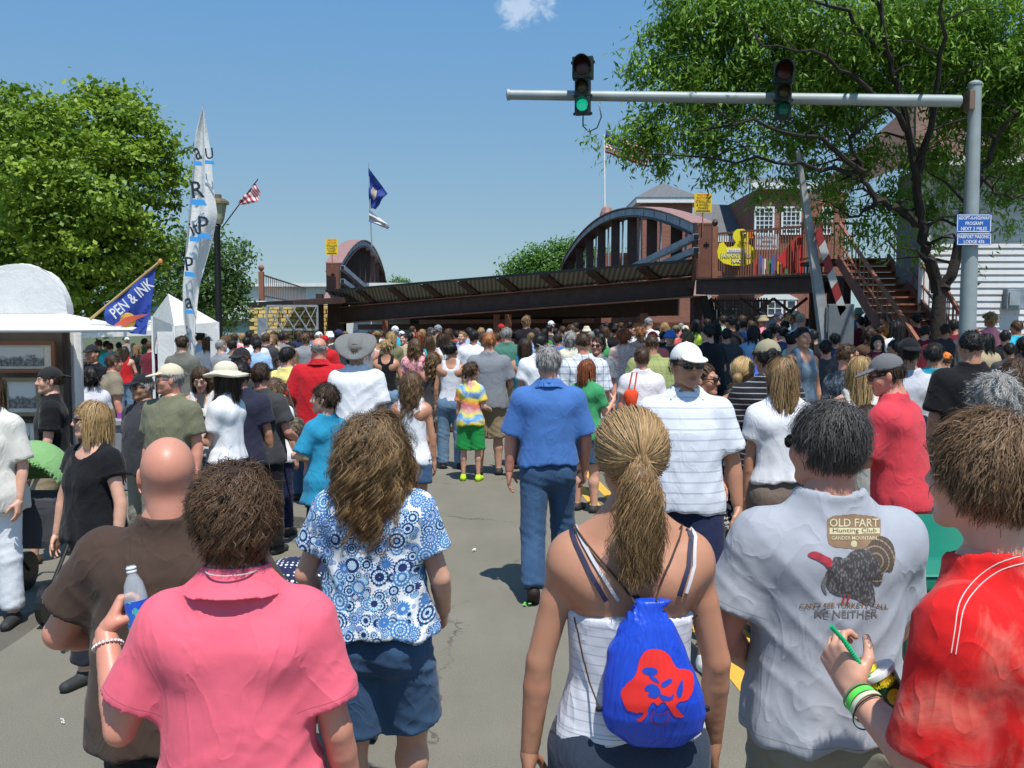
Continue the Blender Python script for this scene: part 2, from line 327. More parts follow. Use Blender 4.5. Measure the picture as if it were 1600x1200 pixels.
# ---------------------------------------------------------------- distance fields -> organic meshes
def A3(v): return np.array(v, dtype=np.float32)
class Field:
    def __init__(s, lo, hi, h):
        s.h = h; s.lo = A3(lo); n = np.ceil((A3(hi)-s.lo)/h).astype(int)+1; s.F = np.full(tuple(n), .3, dtype=np.float32)
        s.ax = [s.lo[i]+h*np.arange(n[i], dtype=np.float32) for i in range(3)]
    def blk(s, lo, hi):
        sl = []
        for i in range(3):
            a = max(0, int((lo[i]-s.lo[i])/s.h)); b = min(s.F.shape[i], int((hi[i]-s.lo[i])/s.h)+2)
            if b <= a: return None, None
            sl.append(slice(a, b))
        sl = tuple(sl); return sl, (s.ax[0][sl[0]][:, None, None], s.ax[1][sl[1]][None, :, None], s.ax[2][sl[2]][None, None, :])
    def _smin(s, sl, d, k):
        a = s.F[sl]
        if k > 0:
            h = np.maximum(k-np.abs(a-d), 0)/k; s.F[sl] = np.minimum(a, d)-h*h*k*.25
        else: s.F[sl] = np.minimum(a, d)
    def _smax(s, sl, d, k):
        a = s.F[sl]
        if k > 0:
            h = np.maximum(k-np.abs(a-d), 0)/k; s.F[sl] = np.maximum(a, d)+h*h*k*.25
        else: s.F[sl] = np.maximum(a, d)
    def cap(s, a, b, ra, rb, k=.02, clip=(), sub=False):
        a = A3(a); b = A3(b); m = max(ra, rb)+k+2*s.h
        sl, g = s.blk(np.minimum(a, b)-m, np.maximum(a, b)+m)
        if sl is None: return s
        ab = b-a; L2 = float(ab@ab)+1e-9
        px, py, pz = g[0]-a[0], g[1]-a[1], g[2]-a[2]
        t = np.clip((px*ab[0]+py*ab[1]+pz*ab[2])/L2, 0, 1)
        d = np.sqrt((px-t*ab[0])**2+(py-t*ab[1])**2+(pz-t*ab[2])**2)-(ra+(rb-ra)*t)
        for (c, n) in clip:
            d = np.maximum(d, (g[0]-c[0])*n[0]+(g[1]-c[1])*n[1]+(g[2]-c[2])*n[2])
        s._smax(sl, -d, k) if sub else s._smin(sl, d, k); return s
    def ell(s, c, r, k=.02, sub=False, Rm=None):
        c = A3(c); r = A3(r); m = (r.max() if Rm is not None else r)+k+2*s.h
        sl, g = s.blk(c-m, c+m)
        if sl is None: return s
        x, y, z = g[0]-c[0], g[1]-c[1], g[2]-c[2]
        if Rm is not None:
            x, y, z = (Rm[0][0]*x+Rm[1][0]*y+Rm[2][0]*z, Rm[0][1]*x+Rm[1][1]*y+Rm[2][1]*z, Rm[0][2]*x+Rm[1][2]*y+Rm[2][2]*z)
        k0 = np.sqrt((x/r[0])**2+(y/r[1])**2+(z/r[2])**2); k1 = np.sqrt((x/r[0]**2)**2+(y/r[1]**2)**2+(z/r[2]**2)**2)+1e-6
        d = k0*(k0-1)/k1
        s._smax(sl, -d, k) if sub else s._smin(sl, d, k); return s
    def prof(s, zs, w, d, cx, cy, k=.03, p=2.3):
        zs = A3(zs); m = k+2*s.h; W_, D_ = max(w), max(d)
        sl, g = s.blk((min(cx)-W_-m, min(cy)-D_-m, zs[0]-m), (max(cx)+W_+m, max(cy)+D_+m, zs[-1]+m))
        if sl is None: return s
        z = g[2].ravel(); iw = np.interp(z, zs, w); idp = np.interp(z, zs, d); ix = np.interp(z, zs, cx); iy = np.interp(z, zs, cy)
        f = lambda a: a.astype(np.float32)[None, None, :]
        q = ((np.abs(g[0]-f(ix))/f(iw))**p+(np.abs(g[1]-f(iy))/f(idp))**p)**(1/p)
        dd = (q-1)*np.minimum(f(iw), f(idp)); dd = np.where(q > .35, dd, -.65*np.minimum(f(iw), f(idp)))
        dd = np.maximum(dd, np.maximum(zs[0]-g[2], g[2]-zs[-1])); s._smin(sl, dd, k); return s
    def clip(s, fn, k=0.0):
        s._smax((slice(None),)*3, np.broadcast_to(fn(s.ax[0][:, None, None], s.ax[1][None, :, None], s.ax[2][None, None, :]), s.F.shape).astype(np.float32), k); return s
    def net(s, smooth=1):
        F = s.F; F[0] = F[-1] = .1; F[:, 0] = F[:, -1] = .1; F[:, :, 0] = F[:, :, -1] = .1
        S = F < 0; c = S.astype(np.int8)
        cnt = c[:-1, :-1, :-1]+c[1:, :-1, :-1]+c[:-1, 1:, :-1]+c[:-1, :-1, 1:]+c[1:, 1:, :-1]+c[1:, :-1, 1:]+c[:-1, 1:, 1:]+c[1:, 1:, 1:]
        act = (cnt > 0) & (cnt < 8); idx = np.full(act.shape, -1, dtype=np.int32); ijk = np.argwhere(act); n = len(ijk)
        if n == 0: return np.zeros((0, 3), np.float32), np.zeros((0, 4), np.int32)
        idx[act] = np.arange(n); acc = np.zeros((n, 3), np.float32); num = np.zeros(n, np.float32)
        cs = [(i, j, k) for i in (0, 1) for j in (0, 1) for k in (0, 1)]
        vals = {q: F[ijk[:, 0]+q[0], ijk[:, 1]+q[1], ijk[:, 2]+q[2]] for q in cs}
        for a in cs:
            for ax in range(3):
                if a[ax] == 0:
                    b = list(a); b[ax] = 1; b = tuple(b); fa, fb = vals[a], vals[b]; m = (fa < 0) != (fb < 0)
                    t = np.where(m, fa/np.where(m, fa-fb, 1), 0); P = np.tile(A3(a), (n, 1)); P[:, ax] = t; acc[m] += P[m]; num[m] += 1
        V = s.lo+s.h*(ijk+acc/num[:, None]); Q = []
        e = S[:-1, 1:-1, 1:-1] != S[1:, 1:-1, 1:-1]; q = np.argwhere(e); i, j, k = q[:, 0], q[:, 1]+1, q[:, 2]+1
        Q.append((np.stack([idx[i, j-1, k-1], idx[i, j, k-1], idx[i, j, k], idx[i, j-1, k]], 1), S[i, j, k]))
        e = S[1:-1, :-1, 1:-1] != S[1:-1, 1:, 1:-1]; q = np.argwhere(e); i, j, k = q[:, 0]+1, q[:, 1], q[:, 2]+1
        Q.append((np.stack([idx[i-1, j, k-1], idx[i-1, j, k], idx[i, j, k], idx[i, j, k-1]], 1), S[i, j, k]))
        e = S[1:-1, 1:-1, :-1] != S[1:-1, 1:-1, 1:]; q = np.argwhere(e); i, j, k = q[:, 0]+1, q[:, 1]+1, q[:, 2]
        Q.append((np.stack([idx[i-1, j-1, k], idx[i, j-1, k], idx[i, j, k], idx[i-1, j, k]], 1), S[i, j, k]))
        Fc = np.concatenate([np.where(sg[:, None], f, f[:, ::-1]) for f, sg in Q])
        for _ in range(smooth): V = lap(V, Fc)
        return V.astype(np.float32), Fc.astype(np.int32)
def lap(V, F, w=.5):
    n = len(V); acc = np.zeros((n, 3)); c = np.zeros(n)
    for a in range(F.shape[1]):
        b = (a+1) % F.shape[1]
        for ax in range(3): acc[:, ax] += np.bincount(F[:, a], V[F[:, b], ax], n)+np.bincount(F[:, b], V[F[:, a], ax], n)
        c += np.bincount(F[:, a], minlength=n)+np.bincount(F[:, b], minlength=n)
    return V*(1-w)+w*acc/np.maximum(c, 1)[:, None]
def vnormals(V, F):
    if F.shape[1] == 4: nf = np.cross(V[F[:, 2]]-V[F[:, 0]], V[F[:, 3]]-V[F[:, 1]])
    else: nf = np.cross(V[F[:, 1]]-V[F[:, 0]], V[F[:, 2]]-V[F[:, 0]])
    N = np.zeros_like(V, dtype=np.float64)
    for a in range(F.shape[1]):
        for ax in range(3): N[:, ax] += np.bincount(F[:, a], nf[:, ax], len(V))
    return (N/(np.linalg.norm(N, axis=1, keepdims=True)+1e-9)).astype(np.float32)
def snoise(P, sc, seed=0, oct=2):
    rg = np.random.default_rng(seed); o = np.zeros(len(P))
    for k in range(oct):
        f = sc*(1.9**k)
        for _ in range(4):
            d = rg.normal(size=3); d /= np.linalg.norm(d); o += np.sin((P@d)*f*rg.uniform(.7, 1.4)+rg.uniform(0, 6.28)+1.3*np.sin((P@rg.normal(size=3))*f*.4))/(4*(1.7**k))
    return o
def folds(V, F, amp, seed, hem=None, armpit=1.32):
    """cloth folds: drapes running from the armpits to the opposite hip, pleats towards the hem"""
    N = vnormals(V, F); x, y, z = V[:, 0], V[:, 1], V[:, 2]
    wp = snoise(V, 5, seed, 1)
    u = z*26+np.abs(x)*-30+wp*2.4; v = z*17+x*22+snoise(V, 4, seed+3, 1)*3
    m1 = np.clip(snoise(V, 6, seed+1, 1)+.35, 0, 1); m2 = np.clip(snoise(V, 5, seed+2, 1)+.2, 0, 1)
    d = (1-np.abs(np.sin(u)))**1.5*m1+(1-np.abs(np.sin(v)))**1.6*m2*.9+.35*snoise(V, 16, seed+5)
    if hem is not None:
        t = np.clip((hem+.28-z)/.28, 0, 1); d += t*1.0*np.sin(np.arctan2(x, y)*9+snoise(V, 5, seed+9, 1)*3)
    return (V+N*(amp*d)[:, None]).astype(np.float32)

def rotm(yaw=0, pitch=0, roll=0):
    cy, sy = math.cos(yaw), math.sin(yaw); cp, sp = math.cos(pitch), math.sin(pitch); cr, sr = math.cos(roll), math.sin(roll)
    Rz = np.array([[cy, -sy, 0], [sy, cy, 0], [0, 0, 1]]); Rx = np.array([[1, 0, 0], [0, cp, -sp], [0, sp, cp]]); Ry = np.array([[cr, 0, sr], [0, 1, 0], [-sr, 0, cr]])
    return Rz@Rx@Ry
def unit(v):
    v = np.array(v, dtype=float); return v/(np.linalg.norm(v)+1e-9)

# ---------------------------------------------------------------- head, hands, hair in local frames
CR_C = A3((0, -.018, .022)); CR_R = A3((.076, .094, .088))
def hairline(y): return np.interp(y, [-.12, -.055, -.03, -.012, .012, .04, .065, .09], [-.088, -.088, -.05, -.012, .0, .03, .062, .07])
def head_mesh(h, sex, face=True, fat=0, nose=1.0):
    f = Field((-.11, -.14, -.165), (.11, .14, .13), h)
    jw = {'m': 1.0, 'f': .92, 'c': .92}[sex]
    f.ell(CR_C, CR_R, 0); f.ell((0, .02, -.036), (.056*jw+fat*.012, .068, .076), .03)
    f.cap((-.046*jw, .002, -.062), (-.017, .068, -.094), .018+fat*.008, .017, .03); f.cap((.046*jw, .002, -.062), (.017, .068, -.094), .018+fat*.008, .017, .03)
    f.ell((0, .07, -.096), (.02, .018, .016), .02)
    nr = {'m': .055, 'f': .047, 'c': .043}[sex]+fat*.012
    f.cap((0, -.022, -.05), (0, -.034, -.15), nr, nr, .03)
    for sx in (-1, 1):
        f.ell((sx*.04, .058, -.028), (.024, .022, .024), .03)
        Re = rotm(sx*.25, .15, 0)
        f.ell((sx*.08, -.006, -.012), (.0075, .019, .032), .008, Rm=Re)
        if h < .0075: f.ell((sx*.087, -.002, -.008), (.006, .010, .02), .005, sub=True, Rm=Re)
    if face:
        f.cap((-.032, .078, .022), (.032, .078, .022), .012, .012, .022)
        for sx in (-1, 1): f.ell((sx*.031, .097, .002), (.018, .016, .012), .014, sub=True)
        f.cap((0, .086, .014), (0, .107*nose+(1-nose)*.09, -.026), .0075, .0125, .012)
        for sx in (-1, 1): f.ell((sx*.0105, .098, -.031), (.0085, .009, .0075), .006)
        f.ell((0, .084, -.0575), (.025, .0125, .0055), .006); f.ell((0, .082, -.069), (.021, .013, .0065), .006)
        f.ell((0, .098, -.063), (.024, .008, .0014), .004, sub=True)
    V, Q = f.net(1)
    x, y, z = V.T
    lip = ((np.abs(x) < .024) & (y > .08) & (np.abs(z+.063) < .0125*(1-(x/.027)**2))).astype(float)
    brow = ((np.abs(np.abs(x)-.032) < .018) & (y > .06) & (np.abs(z-.026+.1*np.abs(np.abs(x)-.03)) < .0045)).astype(float)
    return V, Q, lip, brow
def hand_mesh(h, curl=.35, thumb=.5, spread=1.0):
    f = Field((-.07, -.12, -.05), (.085, .04, .21), h)
    f.cap((0, 0, -.03), (0, 0, .01), .024, .024, .01); f.ell((0, 0, .02), (.03, .018, .035), .02); f.ell((.002, -.003, .055), (.041, .0155, .05), .015)
    fin = [(.031, .093, .068, .0087), (.0105, .099, .076, .0090), (-.0105, .096, .071, .0086), (-.030, .086, .055, .0078)]
    for i, (x, z, L, r) in enumerate(fin):
        p = A3((x, .002, z)); f.cap((x*.6, 0, .03), p, .012, r+.0015, .012); a = 0.0; sp = (x*.9)*spread
        for q, fr in enumerate((.46, .30, .24)):
            a += curl*(1.0 if q else .9)*(1+.12*i)
            d = A3((sp*(1-q*.3), -math.sin(a), math.cos(a))); d /= np.linalg.norm(d)
            e = p+d*L*fr; f.cap(p, e, r*(1-.06*q), r*(.95-.07*q), .003); p = e
    p = A3((.024, -.006, .022)); t1 = A3((.72-.35*thumb, -.35-.5*thumb, .62)); t1 /= np.linalg.norm(t1); e = p+t1*.048; f.cap(p, e, .0155, .0125, .014)
    t2 = A3((.45-.6*thumb, -.3-.55*thumb, .85)); t2 /= np.linalg.norm(t2); e2 = e+t2*.032; f.cap(e, e2, .0118, .0102, .006)
    t3 = A3((.2-.6*thumb, -.3-.5*thumb, .9)); t3 /= np.linalg.norm(t3); f.cap(e2, e2+t3*.024, .0102, .0088, .004)
    return f.net(0)
_HC = {}
def hand_cached(h, curl, thumb, spread=1.0):
    k = (round(h, 4), round(curl, 2), round(thumb, 2), spread)
    if k not in _HC: _HC[k] = hand_mesh(h, curl, thumb, spread)
    return _HC[k]

def scalp_points(n, rg, t=.0, full=False, low=None):
    P = []
    while len(P) < n:
        d = rg.normal(size=(n*2, 3)); d /= np.linalg.norm(d, axis=1, keepdims=True)
        q = CR_C+d*(CR_R+t); hl = hairline(q[:, 1]) if low is None else low(q)
        P += list(q[q[:, 2] > hl])
    return np.array(P[:n])
def ell_push(P, c, r, k=1.0):
    q = (P-c)/r; L = np.linalg.norm(q, axis=-1, keepdims=True); return np.where(L < 1, c+q/np.maximum(L, 1e-4)*r, P)
def ribbons(paths, width, rg, hv, taper=.55, rough=.24):
    """paths (n,T,3) -> ribbon strips"""
    n, T, _ = paths.shape
    tan = np.gradient(paths, axis=1); tan /= np.linalg.norm(tan, axis=2, keepdims=True)+1e-9
    out = paths-CR_C; out /= np.linalg.norm(out, axis=2, keepdims=True)+1e-9
    side = np.cross(tan, out+rg.normal(scale=rough, size=(n, 1, 3))); side /= np.linalg.norm(side, axis=2, keepdims=True)+1e-9
    w = width*(1-taper*np.linspace(0, 1, T)**2)[None, :, None]*rg.uniform(.6, 1.3, size=(n, 1, 1))
    V = np.stack([paths-side*w, paths+side*w], 2).reshape(-1, 3)
    b = (np.arange(n)*T*2)[:, None]+np.arange(T-1)[None]*2
    F = np.stack([b, b+1, b+3, b+2], 2).reshape(-1, 4)
    return V, F, np.repeat(hv.reshape(-1), 2)
def grow(style, n, rg, p):
    """strands in the head's frame; style settings in p"""
    nc = max(8, int(n/p.get('per', 14))); T = p.get('T', 9)
    roots = scalp_points(nc, rg, .003, low=p.get('low')); L = p['len']*rg.uniform(.75, 1.15, nc)
    crown = A3(p.get('crown', (0, -.05, .11)))
    nrm = (roots-CR_C)/CR_R**2; nrm /= np.linalg.norm(nrm, axis=1, keepdims=True)
    away = roots-crown; away -= (away*nrm).sum(1, keepdims=True)*nrm; away /= np.linalg.norm(away, axis=1, keepdims=True)+1e-6
    if 'comb' in p: away = away*.6+A3(p['comb']); away /= np.linalg.norm(away, axis=1, keepdims=True)+1e-6
    d = nrm*p.get('lift', .4)+away+rg.normal(scale=p.get('mess', .25), size=roots.shape)
    d /= np.linalg.norm(d, axis=1, keepdims=True)
    P = [roots]; cur = roots.copy(); g = A3(p.get('gdir', (0, 0, -1)))
    step = (L/(T-1))[:, None]; R_out = CR_R+p.get('vol', .012)
    for i in range(T-1):
        d = d+g*p.get('grav', .3)+rg.normal(scale=p.get('jit', .05), size=d.shape)
        d /= np.linalg.norm(d, axis=1, keepdims=True); cur = cur+d*step
        fr = (i+1)/(T-1)
        cur = ell_push(cur, CR_C, CR_R+.004+(R_out-CR_R)*fr)
        cur = ell_push(cur, A3((0, -.03, -.12)), A3((.06, .06, .1)))
        if p.get('body'):
            c2 = A3(p['body'][0]); cur = ell_push(cur, c2, A3(p['body'][1]))
        if p.get('noface', True):      # keep the face clear
            m = (cur[:, 1] > .02) & (cur[:, 2] < .05); cur[m, 0] = np.where(np.abs(cur[m, 0]) < .066, np.sign(cur[m, 0]+1e-4)*.066, cur[m, 0])
            cur[:, 1] = np.where(cur[:, 2] < .05, np.minimum(cur[:, 1], p.get('front', .045)), np.minimum(cur[:, 1], .105))
        P.append(cur.copy())
    C = np.stack(P, 1)
    ph = rg.uniform(0, 6.28, (nc, 1)); tt = np.linspace(0, 1, T)[None]; fr = p.get('freq', 8)*rg.uniform(.8, 1.2, (nc, 1)); am = p.get('wave', 0)*np.minimum(1, tt*2.5)
    tan = np.gradient(C, axis=1); tan /= np.linalg.norm(tan, axis=2, keepdims=True)+1e-9
    o = C-CR_C; s1 = np.cross(tan, o); s1 /= np.linalg.norm(s1, axis=2, keepdims=True)+1e-9; s2 = np.cross(s1, tan)
    C = C+s1*(am*np.sin(fr*tt+ph))[..., None]+s2*(am*.7*np.cos(fr*tt+ph))[..., None]
    per = max(1, n//nc); base = np.repeat(C, per, 0); m = len(base)
    rad = p.get('clump', .010); off = rg.normal(scale=rad, size=(m, 1, 3)); tt = np.linspace(0, 1, T)[None, :, None]
    paths = base+off*(1-p.get('pinch', .55)*tt)+np.cumsum(rg.normal(scale=p.get('frizz', .0008), size=(m, T, 3)), 1)
    fly = (rg.uniform(size=(m, 1, 1)) < .05)*np.cumsum(rg.normal(scale=.004, size=(m, T, 3))+A3((0, 0, .0012)), 1); paths = ell_push(paths+fly, CR_C, CR_R+.001)
    cl = np.repeat(rg.uniform(0, 1, nc), per)[:, None]
    hv = np.clip(.55*cl+.3*rg.uniform(0, 1, (m, 1))+p.get('tip', .25)*np.linspace(0, 1, T)[None], 0, 1)
    return paths, hv
def pony(n, rg, tie=(0, -.118, .008), L=.3, vol=.03, wave=.013, spread=.026):
    tie = A3(tie); T1, T2 = 7, 12; nc = max(10, n//16)
    roots = scalp_points(nc, rg, .004); tt = np.linspace(0, 1, T1)[None, :, None]
    a = roots[:, None]*(1-tt)+tie*tt; q = (a-CR_C)/(CR_R+.009); Lq = np.linalg.norm(q, axis=2, keepdims=True); a = np.where((Lq < 1) | (tt < .8), CR_C+q/Lq*(CR_R+.009+.004*np.sin(tt*3.1)), a)
    a[:, -1] = tie+rg.normal(scale=.007, size=(nc, 3))
    t2 = np.linspace(0, 1, T2+1)[1:][None, :, None]; dr = rg.normal(size=(nc, 1, 3))*A3((1, .5, .3)); le = rg.uniform(.7, 1.05, (nc, 1, 1))*L
    tail = tie+A3((0, -.034, .004))*np.sin(np.minimum(t2*4, 1.57))+A3((0, .0, -1))*t2*le+dr*spread*np.sin(np.minimum(t2*2.4, 2.1))
    ph = rg.uniform(0, 6.28, (nc, 1, 1)); tail = tail+np.concatenate([np.sin(t2*13+ph), np.cos(t2*11+ph), 0*t2+0*ph], 2)*wave*np.minimum(1, t2*3)
    tail[..., 1] = np.minimum(tail[..., 1], -.105+.0*tail[..., 1])
    C = np.concatenate([a, tail], 1); per = max(1, n//nc); base = np.repeat(C, per, 0); m = len(base); T = T1+T2
    prof = np.concatenate([np.linspace(.006, .002, T1), .0065*np.ones(T2)])[None, :, None]
    paths = base+rg.normal(size=(m, 1, 3))*prof+np.cumsum(rg.normal(scale=.0008, size=(m, T, 3)), 1)*np.concatenate([np.zeros(T1)+.1, np.ones(T2)])[None, :, None]
    cl = np.repeat(rg.uniform(0, 1, nc), per)[:, None]; tq = np.concatenate([np.linspace(.35, .2, T1), np.linspace(.05, -.25, T2)])[None]
    return paths, np.clip(.5*cl+.3*rg.uniform(0, 1, (m, 1))+tq+.1, 0, 1)
STY = {
 'short':  dict(len=.036, lift=.16, grav=.12, mess=.1, vol=.008, clump=.009, tip=.25, T=6, frizz=.0005, pinch=.3),
 'messy':  dict(len=.06, lift=.55, grav=.2, mess=.45, vol=.018, clump=.010, tip=.3, T=7, wave=.004, freq=7),
 'boy':    dict(len=.055, lift=.36, grav=.12, mess=.14, vol=.016, clump=.011, tip=.3, T=9, crown=(.012, -.055, .105), wave=.0035, freq=5, pinch=.5, frizz=.0005),
 'buzz':   dict(len=.012, lift=.8, grav=.0, mess=.2, vol=.004, clump=.006, tip=.1, T=3),
 'pixie':  dict(len=.078, lift=.55, grav=.30, mess=.32, vol=.028, clump=.010, tip=.4, T=11, wave=.010, freq=8, pinch=.65, frizz=.0006),
 'bob':    dict(len=.21, lift=.4, grav=.6, mess=.15, vol=.022, clump=.012, tip=.2, T=10, front=.05),
 'long':   dict(len=.36, lift=.25, grav=.8, mess=.12, vol=.018, clump=.012, tip=.35, T=12, wave=.006, freq=7, frizz=.0006, front=.03, body=((0, .0, -.42), (.2, .12, .26))),
 'wavy':   dict(len=.40, lift=.9, grav=.42, mess=.4, vol=.06, clump=.012, tip=.6, T=20, wave=.026, freq=21, front=.04, pinch=.75, frizz=.0010, body=((0, .0, -.42), (.2, .11, .24))),
 'curly':  dict(len=.36, lift=.5, grav=.6, mess=.3, vol=.04, clump=.012, tip=.4, T=15, wave=.016, freq=22, front=.04, pinch=.75, frizz=.002, body=((0, .0, -.42), (.2, .12, .26))),
 'perm':   dict(len=.11, lift=1.0, grav=.15, mess=.5, vol=.045, clump=.010, tip=.4, T=9, wave=.008, freq=12, frizz=.003),
}
def hair_cap(h, style, t=None):
    """soft inner volume of the hairdo, so that no scalp shows between strands"""
    t = {'buzz': .003, 'short': .007, 'bald': .003, 'boy': .013, 'pony': .007, 'bun': .007, 'perm': .035, 'messy': .012, 'pixie': .016, 'bob': .014, 'long': .011, 'wavy': .016, 'curly': .02}[style] if t is None else t
    f = Field((-.16, -.19, -.42), (.16, .13, .17), h)
    f.ell(CR_C, CR_R+t, 0)
    def keep(x, y, z):
        ln = np.interp(y.ravel(), [-.13, -.055, -.03, -.012, .012, .04, .065, .09], [-.085, -.085, -.045, -.01, .004, .032, .066, .074]).astype(np.float32)[None, :, None]
        return (ln-z)*.8
    f.clip(keep, .008)
    if style in ('long', 'wavy', 'curly', 'bob'):
        Lb = {'long': -.27, 'wavy': -.22, 'curly': -.22, 'bob': -.10}[style]; wd = {'long': .06, 'wavy': .085, 'curly': .09, 'bob': .06}[style]
        for sx in (-1, 1):
            f.cap((sx*.062, -.03, 0), (sx*wd*.75, -.055 if style != 'bob' else -.02, Lb*.6), .028+t, .026+t, .03)
            f.cap((sx*wd*.55, -.075, -.0), (sx*wd*.55, -.10 if style != 'bob' else -.07, Lb), .034+t*.5, .02, .04)
    if style == 'pony':
        f.cap((0, -.1, .008), (0, -.135, -.04), .012, .03, .01); f.cap((0, -.135, -.04), (0, -.135, -.2), .034, .02, .03)
    if style == 'bun': f.ell((0, -.1, .06), (.035, .035, .032), .01)
    V, Q = f.net(1); N = vnormals(V, Q)
    amp = {'buzz': 0, 'short': .002, 'bald': 0, 'boy': .004, 'pony': .0, 'bun': .001}.get(style, .006)
    V = V+N*(snoise(V, 60, 4)*amp)[:, None]
    return V, Q
# ---------------------------------------------------------------- people
ZS = [.80, .86, .92, 1.0, 1.08, 1.18, 1.28, 1.36, 1.41, 1.45, 1.48, 1.51]
TW = {'m': [.135, .160, .168, .158, .150, .158, .172, .180, .168, .120, .078, .06], 'f': [.130, .170, .180, .155, .132, .136, .148, .155, .142, .095, .062, .05]}
TD = {'m': [.10, .112, .115, .110, .106, .114, .122, .115, .100, .080, .066, .055], 'f': [.10, .112, .118, .102, .094, .100, .105, .100, .088, .07, .056, .048]}
FATW = [.02, .05, .06, .075, .085, .075, .05, .035, .02, .012, .01, .01]
FATD = [.02, .04, .06, .085, .10, .085, .06, .04, .025, .012, .01, .01]
def torso(sp, ew=0.0, ed=0.0):
    sx = 'm' if sp['sex'] == 'm' else 'f'; ft = sp['fat']; k = .93 if sp['sex'] == 'c' else 1
    w = [a*k+ft*b+(ew[i] if isinstance(ew, list) else ew) for i, (a, b) in enumerate(zip(TW[sx], FATW))]
    d = [a*k+ft*b+(ed[i] if isinstance(ed, list) else ed) for i, (a, b) in enumerate(zip(TD[sx], FATD))]
    ln = sp['lean']; cy = [(-.0 if z < 1.3 else -.012)+ft*.035*math.exp(-((z-1.05)/.18)**2)+ln*(z-.95) for z in ZS]; cx = [sp['tilt']*(z-.95) for z in ZS]
    return w, d, cx, cy
def P_(sp, x, y, z): return A3((x+sp['tilt']*(z-.95), y+sp['lean']*(z-.95), z))
ARMW = {'m': (.053, .043, .043, .029), 'f': (.043, .036, .035, .0245), 'c': (.040, .035, .035, .024)}
def joints(sp):
    J = {}; sh = {'m': .175, 'f': .153, 'c': .145}[sp['sex']]+sp['fat']*.035
    for sd, n in ((-1, 'L'), (1, 'R')):
        u, f = sp['arm'+n]; a = P_(sp, sd*sh, -.005, 1.392); e = a+unit(u)*.285; w = e+unit(f)*.25
        J['a'+n] = (a, e, w); t, c = sp['leg'+n]; hp = A3((sd*.088, 0, .89)); kn = hp+unit(t)*.42; an = kn+unit(c)*.41; J['l'+n] = (hp, kn, an)
    return J
def body_field(sp, h, J):
    lo = np.min([j for t in J.values() for j in t]+[A3((-.26, -.2, 0))], 0)-.12; hi = np.max([j for t in J.values() for j in t]+[A3((.26, .2, 1.58))], 0)+.12
    hi[2] = max(hi[2], 1.66); lo[1] -= .06; hi[1] += .12; f = Field(lo, hi, h)
    w, d, cx, cy = torso(sp); f.prof(ZS, w, d, cx, cy, .0); ft = sp['fat']
    for sd, n in ((-1, 'L'), (1, 'R')):
        a, e, wr = J['a'+n]; r = [q+ft*.016 for q in ARMW[sp['sex']]]
        f.ell(a+A3((sd*-.006, 0, 0)), (r[0]*1.06, r[0]*1.05, r[0]*1.05), .04)
        f.cap(P_(sp, sd*.03, -.035, 1.500), P_(sp, sd*.13, -.015, 1.415), .032, .034, .045)
        f.cap(P_(sp, sd*.09, -.06, 1.33), a+A3((0, -.02, -.03)), .055, .05, .05)      # shoulder blade to arm
        m = a+(e-a)*.45; f.cap(a, m, r[0]*.94, r[0]*.9, .02); f.cap(m, e, r[0]*.9, r[1]*.96, .008)
        q = e+(wr-e)*.28; f.cap(e, q, r[1]*.96, r[2]*1.0, .008); f.cap(q, wr, r[2]*1.0, r[3], .006)
        hp, kn, an = J['l'+n]; k = {'m': 1, 'f': 1.04, 'c': .84}[sp['sex']]+ft*.15
        f.ell(A3((sd*.075, -.055, .87)), (.08*k, .075*k, .085), .05)
        f.cap(hp, kn, .085*k, .056*k, .04); q = kn+(an-kn)*.32+A3((0, -.012, 0)); f.cap(kn, q, .053*k, .057*k, .03); f.cap(q, an, .057*k, .037*k, .03)
        ft_ = an+A3((sd*.01, .0, -.05)); up = an[2]-.07
        if sp.get('toe'+n, False): f.cap(an+A3((0, -.02, -.01)), an+A3((0, .06, -.10)), .036, .032, .02); f.cap(an+A3((0, .06, -.10)), an+A3((0, .13, -.125)), .032, .022, .02)
        else: f.cap(an+A3((0, -.025, -.035)), an+A3((sd*.02, .13, -.047)), .036, .026, .03)
        if sp['sex'] == 'f': f.ell(P_(sp, sd*.062, .085+ft*.03, 1.255), (.06, .05, .062), .04)
    nr = {'m': .056, 'f': .047, 'c': .042}[sp['sex']]+ft*.012
    f.cap(P_(sp, 0, -.02, 1.44), sp['_hc']+A3((0, -.02, -.03)), nr+.002, nr-.004, .035)
    return f
